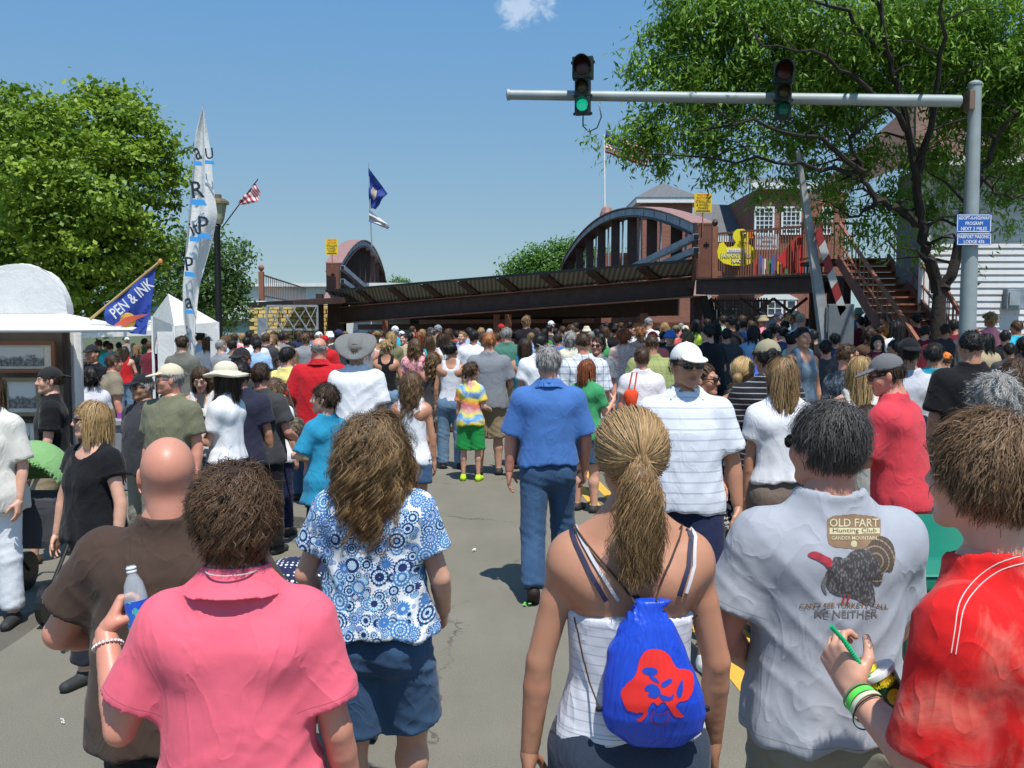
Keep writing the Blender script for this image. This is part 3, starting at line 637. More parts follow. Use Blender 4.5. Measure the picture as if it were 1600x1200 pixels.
def shirt_mesh(sp, h, J):
    t = sp['top']; kind = t[0]; loose = t[2] if len(t) > 2 else 1.0; hem = sp.get('hem', .84)
    e0 = {'tank': .010, 'strapless': .010, 'fit': .010}.get(kind, .014)
    tt = [min(1, max(0, (1.36-z)/.5)) for z in ZS]; ew = [e0+.034*loose*q*(.35 if kind in ('tank', 'strapless', 'fit') else 1) for q in tt]
    ed = [e0+.040*loose*q*(.35 if kind in ('tank', 'strapless', 'fit') else 1) for q in tt]
    f = Field((-.62, -.42, hem-.06), (.62, .48, 1.62), h); w, d, cx, cy = torso(sp, ew, ed)
    w[0] = w[1] = w[2]; d[0] = d[1] = d[2]
    if hem < .80: zs = [hem-.04]+ZS; w = [w[0]+sp.get('flare', .05)]+w; d = [d[0]+sp.get('flare', .05)]+d; cx = [cx[0]]+cx; cy = [cy[0]]+cy; w[1] = w[2]; d[1] = d[2]
    else: zs = ZS
    f.prof(zs, w, d, cx, cy, 0); ft = sp['fat']
    slv = {'tank': 0, 'strapless': 0, 'long': 1.0, 'blouse': .5, 'cap': .4}.get(kind, sp.get('sleeve', .68))
    for sd, n in ((-1, 'L'), (1, 'R')):
        a, e, wr = J['a'+n]; r = [q+ft*.016 for q in ARMW[sp['sex']]]; u = unit(e-a); fu = unit(wr-e); g = .012+.020*loose
        f.ell(A3((sd*.075, -.055, .87)), (.092, .092, .1), .05) if hem < .9 else None
        if kind != 'strapless': f.cap(P_(sp, sd*.03, -.035, 1.500), P_(sp, sd*.13, -.015, 1.415), .032+.014, .034+.015, .045)
        if sp['sex'] == 'f': f.ell(P_(sp, sd*.062, .085+ft*.03, 1.255), (.07, .06, .072), .05)
        if slv > 0:
            f.ell(a+A3((sd*-.006, 0, 0)), (r[0]*1.06+.011, r[0]*1.05+.011, r[0]*1.05+.011), .04)
            f.cap(P_(sp, sd*.09, -.06, 1.33), a+A3((0, -.02, -.03)), .055+.012, .05+.014, .05)
            cu = a+(e-a)*min(1, slv)
            if kind == 'long': f.cap(a, e, r[0]+.016, r[1]+.018, .03); c2 = e+(wr-e)*.92; f.cap(e, c2, r[1]+.018, r[3]+.014, .02, clip=((c2, fu),))
            else: f.cap(a, cu+u*.03, r[0]+g*.6, r[0]+g*1.1, .04, clip=((cu, u),))
        elif kind == 'tank': f.cap(P_(sp, sd*.095, -.045, 1.36), P_(sp, sd*.1, -.01, 1.45), .04, .05, .05)
    f.clip(lambda x, y, z: hem+.012*np.sin(x*14+1)-z)
    neck = sp.get('neck', 'crew')
    if kind == 'tank':
        f.clip(lambda x, y, z: np.minimum(np.abs(x)-.125-ft*.03, z-1.33)+0*y, .004)
        for sd in (-1, 1): f.ell(P_(sp, sd*.205, 0, 1.43), (.085, .2, .15), .01, sub=True)
        f.ell(P_(sp, 0, -.12, 1.50), (.085, .12, .12), .01, sub=True); f.ell(P_(sp, 0, .12, 1.50), (.085, .12, .15), .01, sub=True)
    elif kind == 'strapless':
        zt = sp.get('edge', 1.27); f.clip(lambda x, y, z: z-(zt+.04*np.clip(y*6, -.3, 1)+.012*np.cos(x*12)))
    else:
        c, r = {'crew': ((0, -.012, 1.535), (.082, .085, .055)), 'scoop': ((0, .07, 1.50), (.115, .13, .11)), 'wide': ((0, .0, 1.52), (.125, .12, .07)), 'polo': ((0, .0, 1.54), (.078, .082, .05))}[neck]
        F0 = f.F.copy(); cc = P_(sp, *c)+A3((0, 0, ft*.012)); r = A3(r)*(1+ft*.16); f.ell(cc, r, .004, sub=True)
        if neck in ('crew', 'scoop', 'wide') and h < .02:
            x, y, z = f.ax[0][:, None, None]-cc[0], f.ax[1][None, :, None]-cc[1], f.ax[2][None, None, :]-cc[2]; k0 = np.sqrt((x/r[0])**2+(y/r[1])**2+(z/r[2])**2); k1 = np.sqrt((x/r[0]**2)**2+(y/r[1]**2)**2+(z/r[2]**2)**2)+1e-6; e_ = k0*(k0-1)/k1
            f.F[:] = np.minimum(f.F, np.maximum(F0-.0035, np.abs(e_-.004)-.0095))
        if neck == 'polo': f.cap(P_(sp, 0, .10, 1.53), P_(sp, 0, .15, 1.40), .035, .006, .006, sub=True)
    V, Q = f.net(1)
    amp = 1.15*sp.get('fold', .0045)*(.5 if kind in ('fit', 'tank', 'strapless') else 1)
    hz = V[:, 2]-hem
    for sd, n in ((-1, 'L'), (1, 'R')):
        if slv > 0:
            a, e, wr = J['a'+n]; u = unit(e-a); cu = a+(e-a)*min(1, slv); dv = V-a; t = dv@u; rad = np.linalg.norm(dv-t[:, None]*u, axis=1); m = (t > .06) & (rad < .11) & (sd*V[:, 0] > .12); hz = np.where(m, np.minimum(hz, (cu-V)@u), hz)
    sp['hz'] = hz
    if h < .02: V = folds(V, Q, amp, sp['seed'], hem)
    return V, Q
def collar_mesh(sp, h):
    f = Field((-.16, -.16, 1.36), (.16, .16, 1.57), h); z0 = 1.497
    zz = f.ax[2][None, None, :]; x = f.ax[0][:, None, None]-sp['tilt']*.55; y = f.ax[1][None, :, None]-sp['lean']*.55+.014
    zz2 = zz+.10*np.clip(y, -.2, .2)+np.where(np.abs(x) < .03, 0, 0); t = np.clip((z0+.035-zz2)/.07, 0, 1)
    rad = .066+sp['fat']*.014+.045*t**1.6
    q = np.sqrt((x/1.08)**2+y**2)-rad
    d = np.maximum(np.abs(q)-.0055, np.abs(zz2-z0)-.034); gap = np.where(y > 0, .022+.9*np.clip(z0+.034-zz2, 0, 1)-np.abs(x), -1); d = np.maximum(d, gap)
    f.F[:] = np.minimum(f.F, d); return f.net(1)
def bottom_mesh(sp, h, J):
    kind, m, ln = sp['bot'][:3]; loose = sp['bot'][3] if len(sp['bot']) > 3 else 1.0; ft = sp['fat']
    lo = np.min([j for n in ('lL', 'lR') for j in J[n]], 0)-.14; hi = np.max([j for n in ('lL', 'lR') for j in J[n]], 0)+.14
    lo[0] = min(lo[0], -.3); hi[0] = max(hi[0], .3); lo[1] = min(lo[1], -.28); hi[1] = max(hi[1], .3); hi[2] = 1.08; f = Field(lo, hi, h)
    w, d, cx, cy = torso(sp, .010, .012)
    if kind == 'skirt':
        zb = .89-.83*ln; zs = [zb, .86]+ZS[2:6]; fl = .06*loose+.05; f.prof(zs, [w[1]+fl, w[1]+.015]+w[2:6], [d[1]+fl+.02, d[1]+.02]+d[2:6], cx[:6], cy[:6], 0)
    else:
        f.prof(ZS[:6], w[:6], d[:6], cx[:6], cy[:6], 0); k = {'m': 1, 'f': 1.03, 'c': .86}[sp['sex']]+ft*.15
        for sd, n in ((-1, 'L'), (1, 'R')):
            hp, kn, an = J['l'+n]; g = .010+.016*loose; f.ell(A3((sd*.075, -.055, .87)), (.08*k+.012, .075*k+.014, .095), .05)
            if ln <= .55:
                e = hp+(kn-hp)*(ln/.5); u = unit(kn-hp); f.cap(hp, e+u*.04, .088*k+g, .070*k+g*1.6, .035, clip=((e, u),))
            else:
                u = unit(an-kn); e = kn+(an-kn)*min(.99, (ln-.5)/.5); f.cap(hp, kn, .087*k+g, .060*k+g, .035); f.cap(kn, e+u*.03, .060*k+g, .047*k+g*1.5, .03, clip=((e, u),))
    zc = sp.get('waist', 1.03); f.clip(lambda x, y, z: z-zc); V, Q = f.net(1)
    if h < .02:
        N = vnormals(V, Q); x, y, z = V.T; kz = np.exp(-((z-.48)/.1)**2)+.9*np.exp(-((z-.80)/.08)**2)+1.2*np.exp(-((z-.13)/.09)**2)
        V = V+N*((kz*(1-np.abs(np.sin(z*48+x*22+snoise(V, 9, sp['seed'], 1)*2)))*.006+.0028*snoise(V, 13, 5))*loose**.5)[:, None]
    return V.astype(np.float32), Q
def hat_mesh(kind, h):
    f = Field((-.26, -.27, -.02), (.26, .29, .2), h)
    if kind in ('cap', 'backcap'):
        s = 1 if kind == 'cap' else -1
        f.ell((0, -.012, .035), (.086, .103, .092), 0); f.clip(lambda x, y, z: (.033+.12*np.abs(y+.02)*(y < -.02)*0-z)+0*x+0*y)
        f.ell((0, s*.115-.01, .040), (.070, .078, .010), .008, Rm=rotm(0, -.22*s, 0)); f.ell((0, -.012, .128), (.008, .008, .005), .002)
        if s == 1: f.ell((0, -.115, .045), (.03, .03, .022), .004, sub=True)
    elif kind == 'bucket':
        f.cap((0, -.014, .055), (0, -.014, .085), .098, .078, 0); f.clip(lambda x, y, z: z-.135+0*x+0*y); q = Field((-.2, -.2, -.02), (.2, .2, .1), h)
        for i in range(5): f.ell((0, -.014, .055-.012*i), (.1+.010*i, .112+.010*i, .010), .006)
    elif kind == 'sunhat':
        f.ell((0, -.014, .075), (.088, .102, .075), 0); f.clip(lambda x, y, z: .045-z+0*x+0*y)
        for a in range(24):
            t = a/24*2*math.pi; f.ell((.12*math.cos(t), -.014+.13*math.sin(t), .045-.022*abs(math.sin(t))+.006*math.sin(3*t)), (.055, .055, .0085), .02)
        f.ell((0, -.014, .052), (.115, .13, .012), .015)
    elif kind == 'grayhat':
        tilt_ = rotm(0, R(42), 0)
        f.ell((0, -.014, .08), (.084, .1, .065), 0); f.clip(lambda x, y, z: .045-z+0*x+0*y)
        for a in range(28):
            t = a/28*2*math.pi; f.ell((.135*math.cos(t), -.014+.125*math.sin(t), .05+.05*abs(math.cos(t))**2), (.052, .05, .008), .02)
        f.ell((0, -.014, .052), (.12, .12, .012), .015)
    V, F = f.net(1)
    if kind == 'grayhat': c_ = A3((0, -.01, .04)); V = ((V-c_)@tilt_.T+c_).astype(np.float32)
    return V, F
_HT = {}
def hat_c(kind, h):
    if (kind, h) not in _HT: _HT[(kind, h)] = hat_mesh(kind, h)
    return _HT[(kind, h)]
_HD = {}
def head_c(h, sex, face, fat):
    k = (round(h, 4), sex, face, round(fat, 1))
    if k not in _HD: _HD[k] = head_mesh(h, sex, face, fat)
    return _HD[k]
_CP = {}
def cap_c(h, st):
    if (h, st) not in _CP: _CP[(h, st)] = hair_cap(h, st)
    return _CP[(h, st)]
ARMS = {
 'down': (((-.2, -.03, -1), (-.06, .22, -1)), ((.2, -.03, -1), (.06, .22, -1))),
 'wide': (((-.38, -.1, -1), (-.12, .22, -1)), ((.38, -.1, -1), (.12, .22, -1))),
 'front': (((-.28, .05, -1), (.35, .9, -.1)), ((.28, .05, -1), (-.35, .9, -.1))),
 'swing': (((-.2, .3, -1), (-.02, .6, -1)), ((.2, -.3, -1), (.1, -.05, -1))),
 'hipL': (((-.3, .05, -1), (.2, .85, -.3)), ((.2, -.03, -1), (.05, .2, -1))),
 'hipR': (((-.2, -.03, -1), (-.05, .2, -1)), ((.3, .05, -1), (-.2, .85, -.3))),
}
LEGS = {
 'stand': (((-.05, .02, -1), (-.02, -.03, -1)), ((.05, .02, -1), (.02, -.03, -1))),
 'apart': (((-.14, .02, -1), (-.03, -.03, -1)), ((.14, .02, -1), (.03, -.03, -1))),
 'walk': (((-.03, .36, -1), (0, .1, -1)), ((.03, -.16, -1), (0, -.5, -1))),
 'walk2': (((-.03, -.16, -1), (0, -.5, -1)), ((.03, .36, -1), (0, .1, -1))),
}
PEOPLE = []
def person(px, top, ppm, label, sex='m', yaw=0, fat=0, tone='fair', hair=('short', 'brown'), topw=('tee', None), bot=('pants', None, 1.0), hat=None, glasses=None,
           arms='down', legs='stand', hyaw=0, hpitch=0, lean=0.03, tilt=0, shoe=(.03, .03, .03), group='festival crowd in the street', hres=1.0, **kw):
    """px,top: where the head's top stands in the photograph; ppm: pixels per metre there, which gives the distance"""
    Y = FPX/ppm; T = at(px, top, Y); seed = len(PEOPLE)+3; rg = np.random.default_rng(seed)
    ar = ARMS[arms] if isinstance(arms, str) else arms; lg = LEGS[legs] if isinstance(legs, str) else legs
    sp = dict(sex=sex, fat=fat, lean=lean, tilt=tilt, armL=ar[0], armR=ar[1], legL=lg[0], legR=lg[1], top=topw, bot=bot, seed=seed, **kw)
    near = ppm > 380; fb = (.0105 if near else .019)*hres; fc = (.0095 if near else .0155)*hres; fh = (.005 if near else .0075)*hres; fhand = (.0042 if near else .008)
    hs = 1.17 if sex == 'c' else (1.0 if sex == 'm' else .97); hs *= kw.get('hscale', 1)
    Rh = rotm(R(hyaw), R(hpitch)-.0, 0); nb = P_(sp, 0, -.02, 1.50+kw.get('neckup', 0)); sp['_hc'] = hc = (nb+(Rh@A3((0, .02, .14)))*hs).astype(np.float32)
    J = joints(sp); rise = {'perm': .045, 'wavy': .02, 'curly': .03, 'pixie': .02, 'messy': .016, 'boy': .014, 'bald': 0}.get(hair[0], .009) if not hat else .015
    foot = min(J['lL'][2][2], J['lR'][2][2])-.075
    topz = hc[2]+(.11+rise)*hs; s = T.z/(topz-foot); dz = -foot
    xf = lambda V: (V+A3((0, 0, dz)))*s
    hx = (Rh@A3((0, 0, .1)))*hs; px0 = (hc[0]+0)*s
    # ---- skin: torso and limbs, head, hands in one mesh
    f = body_field(sp, fb, J); V, F = f.net(1); parts = [(V, F, None, None)]
    hV, hF, lip, brow = head_c(fh, sex, kw.get('face', True), fat); parts.append(((hV@Rh.T)*hs+hc, hF, lip, brow if kw.get('brows', True) else brow*0))
    for sd, n in ((-1, 'L'), (1, 'R')):
        a, e, w = J['a'+n]; c_, th = kw.get('hand'+n, (.32, .4)); HV, HF = hand_cached(fhand, c_, th); k = {'m': 1.0, 'f': .9, 'c': .82}[sex]
        z = unit(w-e) if ('hdir'+n) not in kw else unit(kw['hdir'+n]); bk = A3(kw.get('back'+n, (sd*1.0, 0, .15))); bk = bk-z*(bk@z); bk = unit(bk); xx = np.cross(bk, z)*(1 if sd > 0 else -1)
        M = np.stack([xx, bk, z], 1); parts.append(((HV*k)@M.T+w, HF if np.linalg.det(M) > 0 else HF[:, ::-1], None, None))
    Vs, Fs, Ls, Bs, n0 = [], [], [], [], 0
    for V, F, l, b in parts:
        Vs.append(V); Fs.append(F+n0); Ls.append(np.zeros(len(V)) if l is None else l); Bs.append(np.zeros(len(V)) if b is None else b); n0 += len(V)
    o = link('person', mesh_np('person', xf(np.concatenate(Vs)), np.concatenate(Fs), True, {'lip': np.concatenate(Ls), 'brow': np.concatenate(Bs)}), skin(tone))
    rz = R(yaw); o.rotation_euler = (0, 0, rz); ox = Vector((hc[0]*s, hc[1]*s, 0)); ox.rotate(Matrix.Rotation(rz, 3, 'Z').to_euler())
    o.location = (T.x-ox.x, T.y-ox.y, 0); tag(o, label, 'person', group)
    inf = dict(o=o, s=s, dz=dz, hc=hc, Rh=Rh, hs=hs, J=J, sp=sp, xf=xf, T=T); hx_ = lambda V: xf((np.asarray(V)@Rh.T)*hs+hc)
    # ---- clothes
    if topw[0]:
        V, F = shirt_mesh(sp, fc, J); inf['shirtVF'] = (xf(V), F); nm = {'tank': 'tank_top', 'strapless': 'camisole'}.get(topw[0], 'shirt'); inf['shirt'] = link(kw.get('topname', nm), mesh_np(nm, xf(V), F, True, {'hz': sp['hz']}), topw[1], o)
        if kw.get('neck') == 'polo': V, F = collar_mesh(sp, .0045 if near else .008); link('collar', mesh_np('collar', xf(V), F), kw.get('collarmat', topw[1]), inf['shirt'])
    if bot[0]:
        V, F = bottom_mesh(sp, fc*1.1, J); nm = bot[0] if bot[0] == 'skirt' else ('trousers' if bot[2] > .6 else 'shorts'); link(nm, mesh_np(nm, xf(V), F), bot[1], o)
    if shoe and kw.get('shoes', True):
        sm = plain('shoe', shoe, .7)
        for sd, n in ((-1, 'L'), (1, 'R')):
            an = J['l'+n][2]; g = Field(an+A3((-.09, -.10, -.16)), an+A3((.09, .22, .05)), .009)
            if kw.get('toe'+n): g.cap(an+A3((0, -.025, -.02)), an+A3((0, .07, -.115)), .046, .042, .02); g.cap(an+A3((0, .07, -.115)), an+A3((0, .14, -.14)), .042, .03, .02)
            else:
                g.cap(an+A3((0, -.03, -.035)), an+A3((sd*.022, .145, -.045)), .045, .036, .03); g.cap(an+A3((0, 0, .0)), an+A3((0, 0, -.04)), .042, .045, .02)
                g.clip(lambda x, y, z: (an[2]-.076)-z+0*x+0*y)
            V, F = g.net(1)
            if len(V): link('shoe', mesh_np('shoe', xf(V), F), sm, o)
    # ---- hair, hat, glasses, eyes
    st, hcol = hair; hm = hairmat(hcol)
    if st not in ('bald',):
        if kw.get('capt', 1): V, F = cap_c(.0075 if near else .010, st); ho = link('hair', mesh_np('hair', hx_(V), F, True, {'hv': np.full(len(V), .15)}), hm, o)
        n, wd = kw.get('strands', (9000, .0009) if near else ((1900, .0018) if ppm > 160 else (800, .003)))
        if hat and st in ('short', 'buzz', 'boy', 'messy'): n = n//2
        if st == 'pony': pt, hv = pony(n, rg, **kw.get('pony', {}))
        elif st == 'bun':
            pt, hv = pony(n, rg, tie=(0, -.075, .062), L=.03, spread=.03, wave=.015)
        else:
            p = dict(STY[st]); p.update(kw.get('hp', {})); pt, hv = grow(st, n, rg, p)
        if hat:
            lim = .045
            pt[..., 2] = np.where(pt[..., 2] > lim, lim-.0*pt[..., 2], pt[..., 2])
        V, F, hvv = ribbons(pt, wd, rg, hv); link('hair_strands', mesh_np('hair_strands', hx_(V), F, True, {'hv': hvv}), hm, ho if kw.get('capt', 1) else o)
    elif kw.get('fringe', True):
        V, F = hair_cap(.0075, 'bald'); m = V[:, 2] < .045; ok = m[F].all(1); link('hair', mesh_np('hair', hx_(V), F[ok], True, {'hv': np.full(len(V), .3)}), hm, o)
        p = dict(STY['buzz']); p['low'] = lambda q: np.where(q[:, 2] < .045, hairline(q[:, 1]), 9); pt, hv = grow('buzz', 1800 if near else 500, rg, p); V, F, hvv = ribbons(pt, .0012 if near else .002, rg, hv); link('hair_strands', mesh_np('hair_strands', hx_(V), F, True, {'hv': hvv}), hm, o)
    if hat:
        V, F = hat_c(hat[0], .0055 if ppm > 200 else .008); nm = {'cap': 'cap', 'backcap': 'cap', 'sunhat': 'sun_hat', 'grayhat': 'brimmed_hat', 'bucket': 'bucket_hat'}[hat[0]]
        hb = link(nm, mesh_np(nm, hx_(V), F), fabric('hat', hat[1], wr=.5), o)
        if len(hat) > 2:
            g = Field((-.11, -.13, .02), (.11, .12, .12), .005); g.ell((0, -.014, .06), (.091, .106, .055), 0); g.clip(lambda x, y, z: np.maximum(.05-z, z-.075)+0*x+0*y); V, F = g.net(1); link('hat_band', mesh_np('hat_band', hx_(V), F), fabric('band', hat[2]), hb)
    if glasses:
        b = MB()
        for sx in (-1, 1):
            b.lathe([(.001, -.002), (.026, -.001), (.029, .001), (.026, .003), (.001, .004)], 18, (sx*.033, .0985, .001), Matrix.Rotation(R(-sx*16), 3, 'Z') @ Matrix.Rotation(R(90), 3, 'X') @ Matrix.Scale(.66, 3, Vector((0, 1, 0))))
            b.beam((sx*.058, .09, .008), (sx*.080, -.008, .006), .004, .008)
        b.beam((-.012, .104, .008), (.012, .104, .008), .004, .004); V = np.array(b.v); b.v = [tuple(v) for v in hx_(V)]
        b.build('glasses', plain('lens_'+glasses, {'dark': (.006, .006, .008), 'wire': (.2, .2, .22)}[glasses], .12, spec=.7, var=0), o, smooth=True)
    elif ppm > 130 and kw.get('face', True) and abs(((yaw+hyaw+180) % 360)-180) > 50:
        for sx in (-1, 1):
            b = MB(); b.lathe([(.0005, -.0108), (.006, -.009), (.0105, -.003), (.0108, .002), (.008, .0075), (.004, .0100)], 12, (sx*.030, .0745, .002), Matrix.Rotation(R(-90), 3, 'X')); V = np.array(b.v); b.v = [tuple(v) for v in hx_(V)]
            e_ = b.build('eye', plain('eye_white', (.6, .58, .55), .2), o, smooth=True)
            b = MB(); b.lathe([(.0048, -.0008), (.0048, .0), (.0005, .0006)], 10, (sx*.030, .0855, .002), Matrix.Rotation(R(-90), 3, 'X')); V = np.array(b.v); b.v = [tuple(v) for v in hx_(V)]
            b.build('iris', plain('iris', (.03, .02, .012), .15), e_, smooth=True)
    PEOPLE.append((label, T.z, ppm)); return inf
CAMP = Vector((0, 0, CAMZ))
def pixcast(bvh, o, px, py, off=.003):
    """where the sight line through a pixel of the photograph meets a mesh, in that object's frame"""
    M = o.matrix_basis.inverted(); a = M @ CAMP; d = (M.to_3x3() @ (at(px, py, 2.0)-CAMP)).normalized(); h = bvh.ray_cast(a, d)
    return (h[0]+h[1]*off) if h[0] else None
def onto(inf, pts, off=.003, back=True):
    """push points (in the person's frame, x and z given) onto the back of the shirt"""
    if 'bvh' not in inf:
        V, F = inf['shirtVF']; inf['bvh'] = BVHTree.FromPolygons([tuple(v) for v in V.astype(float)], [tuple(int(i) for i in f) for f in F])
    o = []
    for x, z in pts:
        h = inf['bvh'].ray_cast(Vector((x, -1.0 if back else 1.0, z)), Vector((0, 1 if back else -1, 0)))
        o.append(h[0]+h[1]*off if h[0] else Vector((x, -.15, z)))
    return o
# ---------------------------------------------------------------- ground, road
RY = math.atan(106/1450); RD = Vector((-math.sin(RY), math.cos(RY), 0)); RN = Vector((math.cos(RY), math.sin(RY), 0))
def rd(x, t, z=0): return RN*x+RD*t+Vector((0, 0, z))
def sheet(name, pts, z, m, kind='structure', parent=None):
    me = bpy.data.meshes.new(name); me.from_pydata([(p[0], p[1], z) for p in pts], [], [tuple(range(len(pts)))]); o = link(name, me, m, parent)
    if kind: tag(o, kind=kind)
    return o
g = NG('asphalt'); co = g.co(); f = g.noise(1.1, 5, .6); f2 = g.noise(160, 3, .7); f3 = g.noise(7, 4, .65)
c = g.mix(g.ramp(f, .3, .7), (.155, .143, .108), (.195, .178, .138)); c = g.mix(g.math('MULTIPLY', g.ramp(f2, .45, .7), .7), c, (.30, .28, .23)); c = g.mix(g.ramp(g.noise(230, 2, .6, g.vm('ADD', co, (5, 3, 0)).outputs[0]), .58, .72), c, (.045, .042, .036))
vo = g.n('ShaderNodeTexVoronoi', {'Scale': 1.4}); sp_ = g.n('ShaderNodeTexVoronoi', {'Scale': 5.5, 'Randomness': 1.0}); c = g.mix(g.math('MULTIPLY', g.math('LESS_THAN', g.math('ADD', sp_.outputs['Distance'], g.math('MULTIPLY', f3, .12)), .115), .55), c, (.055, .05, .045))
sp2 = g.n('ShaderNodeTexVoronoi', {'Scale': 16, 'Randomness': 1.0}); c = g.mix(g.math('MULTIPLY', g.math('LESS_THAN', sp2.outputs['Distance'], .09), .6), c, (.06, .055, .05))
c = g.mix(g.math('MULTIPLY', g.ramp(g.noise(2.4, 4, .6, g.vm('MULTIPLY', co, (1, .25, 1)).outputs[0]), .45, .75), .35), c, (.12, .112, .098))
cr_ = g.n('ShaderNodeTexVoronoi', {'Scale': .42}, feature='DISTANCE_TO_EDGE'); g.set(cr_.inputs['Vector'], g.vm('ADD', co, g.n('ShaderNodeVectorMath', {0: g.noise(3, 5, .7, out='Color'), 1: (.5, .5, 0)}, operation='MULTIPLY').outputs[0]).outputs[0])
c = g.mix(g.math('MULTIPLY', g.math('MULTIPLY', g.math('LESS_THAN', cr_.outputs['Distance'], .0035), g.ramp(g.noise(.8, 3), .42, .55)), .6), c, (.04, .037, .032)); st_ = g.ramp(g.noise(.55, 3, .5, g.vm('MULTIPLY', co, (1, .35, 1)).outputs[0]), .5, .7); c = g.mix(g.math('MULTIPLY', st_, .22), c, (.09, .083, .07))
mA = g.fin(c, .9, g.bump(g.noise(190, 3, .7), .55, .004, g.bump(f3, .1, .01)), Specular_IOR_Level=.25)
g = NG('turf_earth'); mG = g.fin(g.mix(g.ramp(g.noise(2, 5), .4, .6), (.05, .09, .025), (.12, .11, .07)), .95)
g = NG('concrete_walk'); mC = g.fin(g.mix(g.ramp(g.noise(3, 6, .6), .3, .7), (.33, .31, .28), (.42, .40, .36)), .9, g.bump(g.noise(80, 3), .3, .002))
sheet('ground', [(-900, -60), (900, -60), (900, 1500), (-900, 1500)], -.02, mG)
sheet('road', [rd(-7.6, -30), rd(8.2, -30), rd(8.2, 140), rd(-7.6, 140)], 0, mA)
for x0, x1 in ((-13.5, -7.72), (8.32, 13.5)):
    b = MB()
    for i in range(24):
        t0 = -5+i*1.8; P = [rd(x0, t0+.01), rd(x1, t0+.01), rd(x1, t0+1.79), rd(x0, t0+1.79)]; b2 = MB(); b2.prism([p+Vector((0, 0, .0)) for p in P], (0, 0, .12))
        if i == 0: par = b2.build('pavement', mC); tag(par, kind='structure')
        else: b2.build('slab', mC, par)
for x in (-7.66, 8.26):
    b = MB(); b.beam(rd(x, -6, .065), rd(x, 40, .065), .11, .13); tag(b.build('kerb', mC, bevel=.015), kind='structure')
g = NG('road_paint'); yb = g.mix(g.ramp(g.noise(30, 4, .7), .35, .75), (.72, .40, .045), (.60, .34, .05)); yb = g.mix(g.ramp(g.noise(120, 3, .7), .6, .72), yb, (.2, .17, .12)); mY = g.fin(yb, .75)
for x in (1.61, 1.85): sheet('lane_marking', [rd(x-.055, 1.2), rd(x+.055, 1.2), rd(x+.055, 12), rd(x-.055, 12)], .004, mY)
iron = plain('cast_iron', (.12, .11, .10), .6, .5, bump=.004, bs=60)
p = ground(440, 818); mh = empty('manhole_cover', (p.x, p.y, 0), label='round cast iron manhole cover set in the asphalt beside the printed blouse', cat='manhole cover')
b = MB(); b.lathe([(.30, .0), (.30, .008), (.27, .009), (.0, .009)], 28); b.build('rim', iron, mh)
b = MB()
for i in range(-5, 6):
    for j in range(-5, 6):
        if i*i+j*j < 26: b.box((i*.047, j*.047, .011), (.028, .028, .006))
b.build('grip_stud', iron, mh)
def litter(px, py, col, nm, lab, sz):
    q = ground(px, py); b = MB(); 
    for i in range(5): b.box((q.x+random.uniform(-1, 1)*sz, q.y+random.uniform(-1, 1)*sz, .008+.004*i), (sz*random.uniform(.5, 1.2), sz*random.uniform(.3, .9), .004), Matrix.Rotation(random.uniform(0, 3), 3, 'Z') @ Matrix.Rotation(.4, 3, 'X'))
    tag(b.build(nm, plain(nm, col, .6)), lab, 'litter')
litter(823, 947, (.12, .5, .08), 'crumpled_wrapper', 'bright green scrap of wrapper on the open asphalt near the ponytailed person', .022)
litter(741, 862, (.7, .7, .7), 'ice_crumbs', 'white scattered crumbs of ice on the open asphalt mid street', .02)
litter(98, 1131, (.75, .74, .7), 'paper_scrap', 'thin white paper scrap on the road at lower left', .009)
litter(470, 702, (.75, .74, .7), 'paper_scrap', 'small white paper scrap on the road behind the boy in turquoise', .02)

# ---------------------------------------------------------------- shared materials of the setting
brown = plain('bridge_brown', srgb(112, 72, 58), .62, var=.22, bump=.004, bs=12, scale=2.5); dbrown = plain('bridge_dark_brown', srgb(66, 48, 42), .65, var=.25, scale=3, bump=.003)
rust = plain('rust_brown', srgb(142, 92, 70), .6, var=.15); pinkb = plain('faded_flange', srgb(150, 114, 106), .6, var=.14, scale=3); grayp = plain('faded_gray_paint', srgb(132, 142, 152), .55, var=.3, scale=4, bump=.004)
galv = plain('galvanised', (.42, .44, .45), .42, .55, var=.14, scale=5); alu = plain('pole_aluminium', (.30, .34, .345), .55, .2, var=.1, scale=3)
white = plain('white_paint', (.74, .74, .72), .55, var=.05); trimw = plain('white_trim', (.7, .7, .68), .5, var=.06)
black = plain('black_plastic', (.012, .013, .014), .4, var=.1); dkgreen = plain('signal_green', (.012, .025, .02), .4)
yel = plain('sign_yellow', (.78, .52, .02), .5, var=.04); blkp = plain('print_black', (.015, .015, .015), .6, var=0); whp = plain('print_white', (.8, .8, .8), .5, var=0); redp = plain('print_red', (.6, .02, .02), .5, var=0)
g = NG('glass_dark'); glassd = g.fin((.03, .04, .05), .08, None, Specular_IOR_Level=.8)
def canvas_mat():
    g = NG('tent_canvas'); f = g.noise(2.5, 4, .6, None, 1.0); c = g.mix(g.ramp(f, .3, .7), (.74, .74, .72), (.86, .85, .82)); m = g.fin(c, .6, g.bump(f, .35, .05, g.bump(g.noise(9, 3, .6, None, 1.5), .3, .02)))
    tr = g.n('ShaderNodeBsdfTranslucent'); g.set(tr.inputs[0], (.75, .76, .78)); ms = g.n('ShaderNodeMixShader', {0: .25}); g.t.links.new(g.p.outputs[0], ms.inputs[1]); g.t.links.new(tr.outputs[0], ms.inputs[2]); g.t.links.new(ms.outputs[0], g.o.inputs[0]); return m
canvas = canvas_mat()
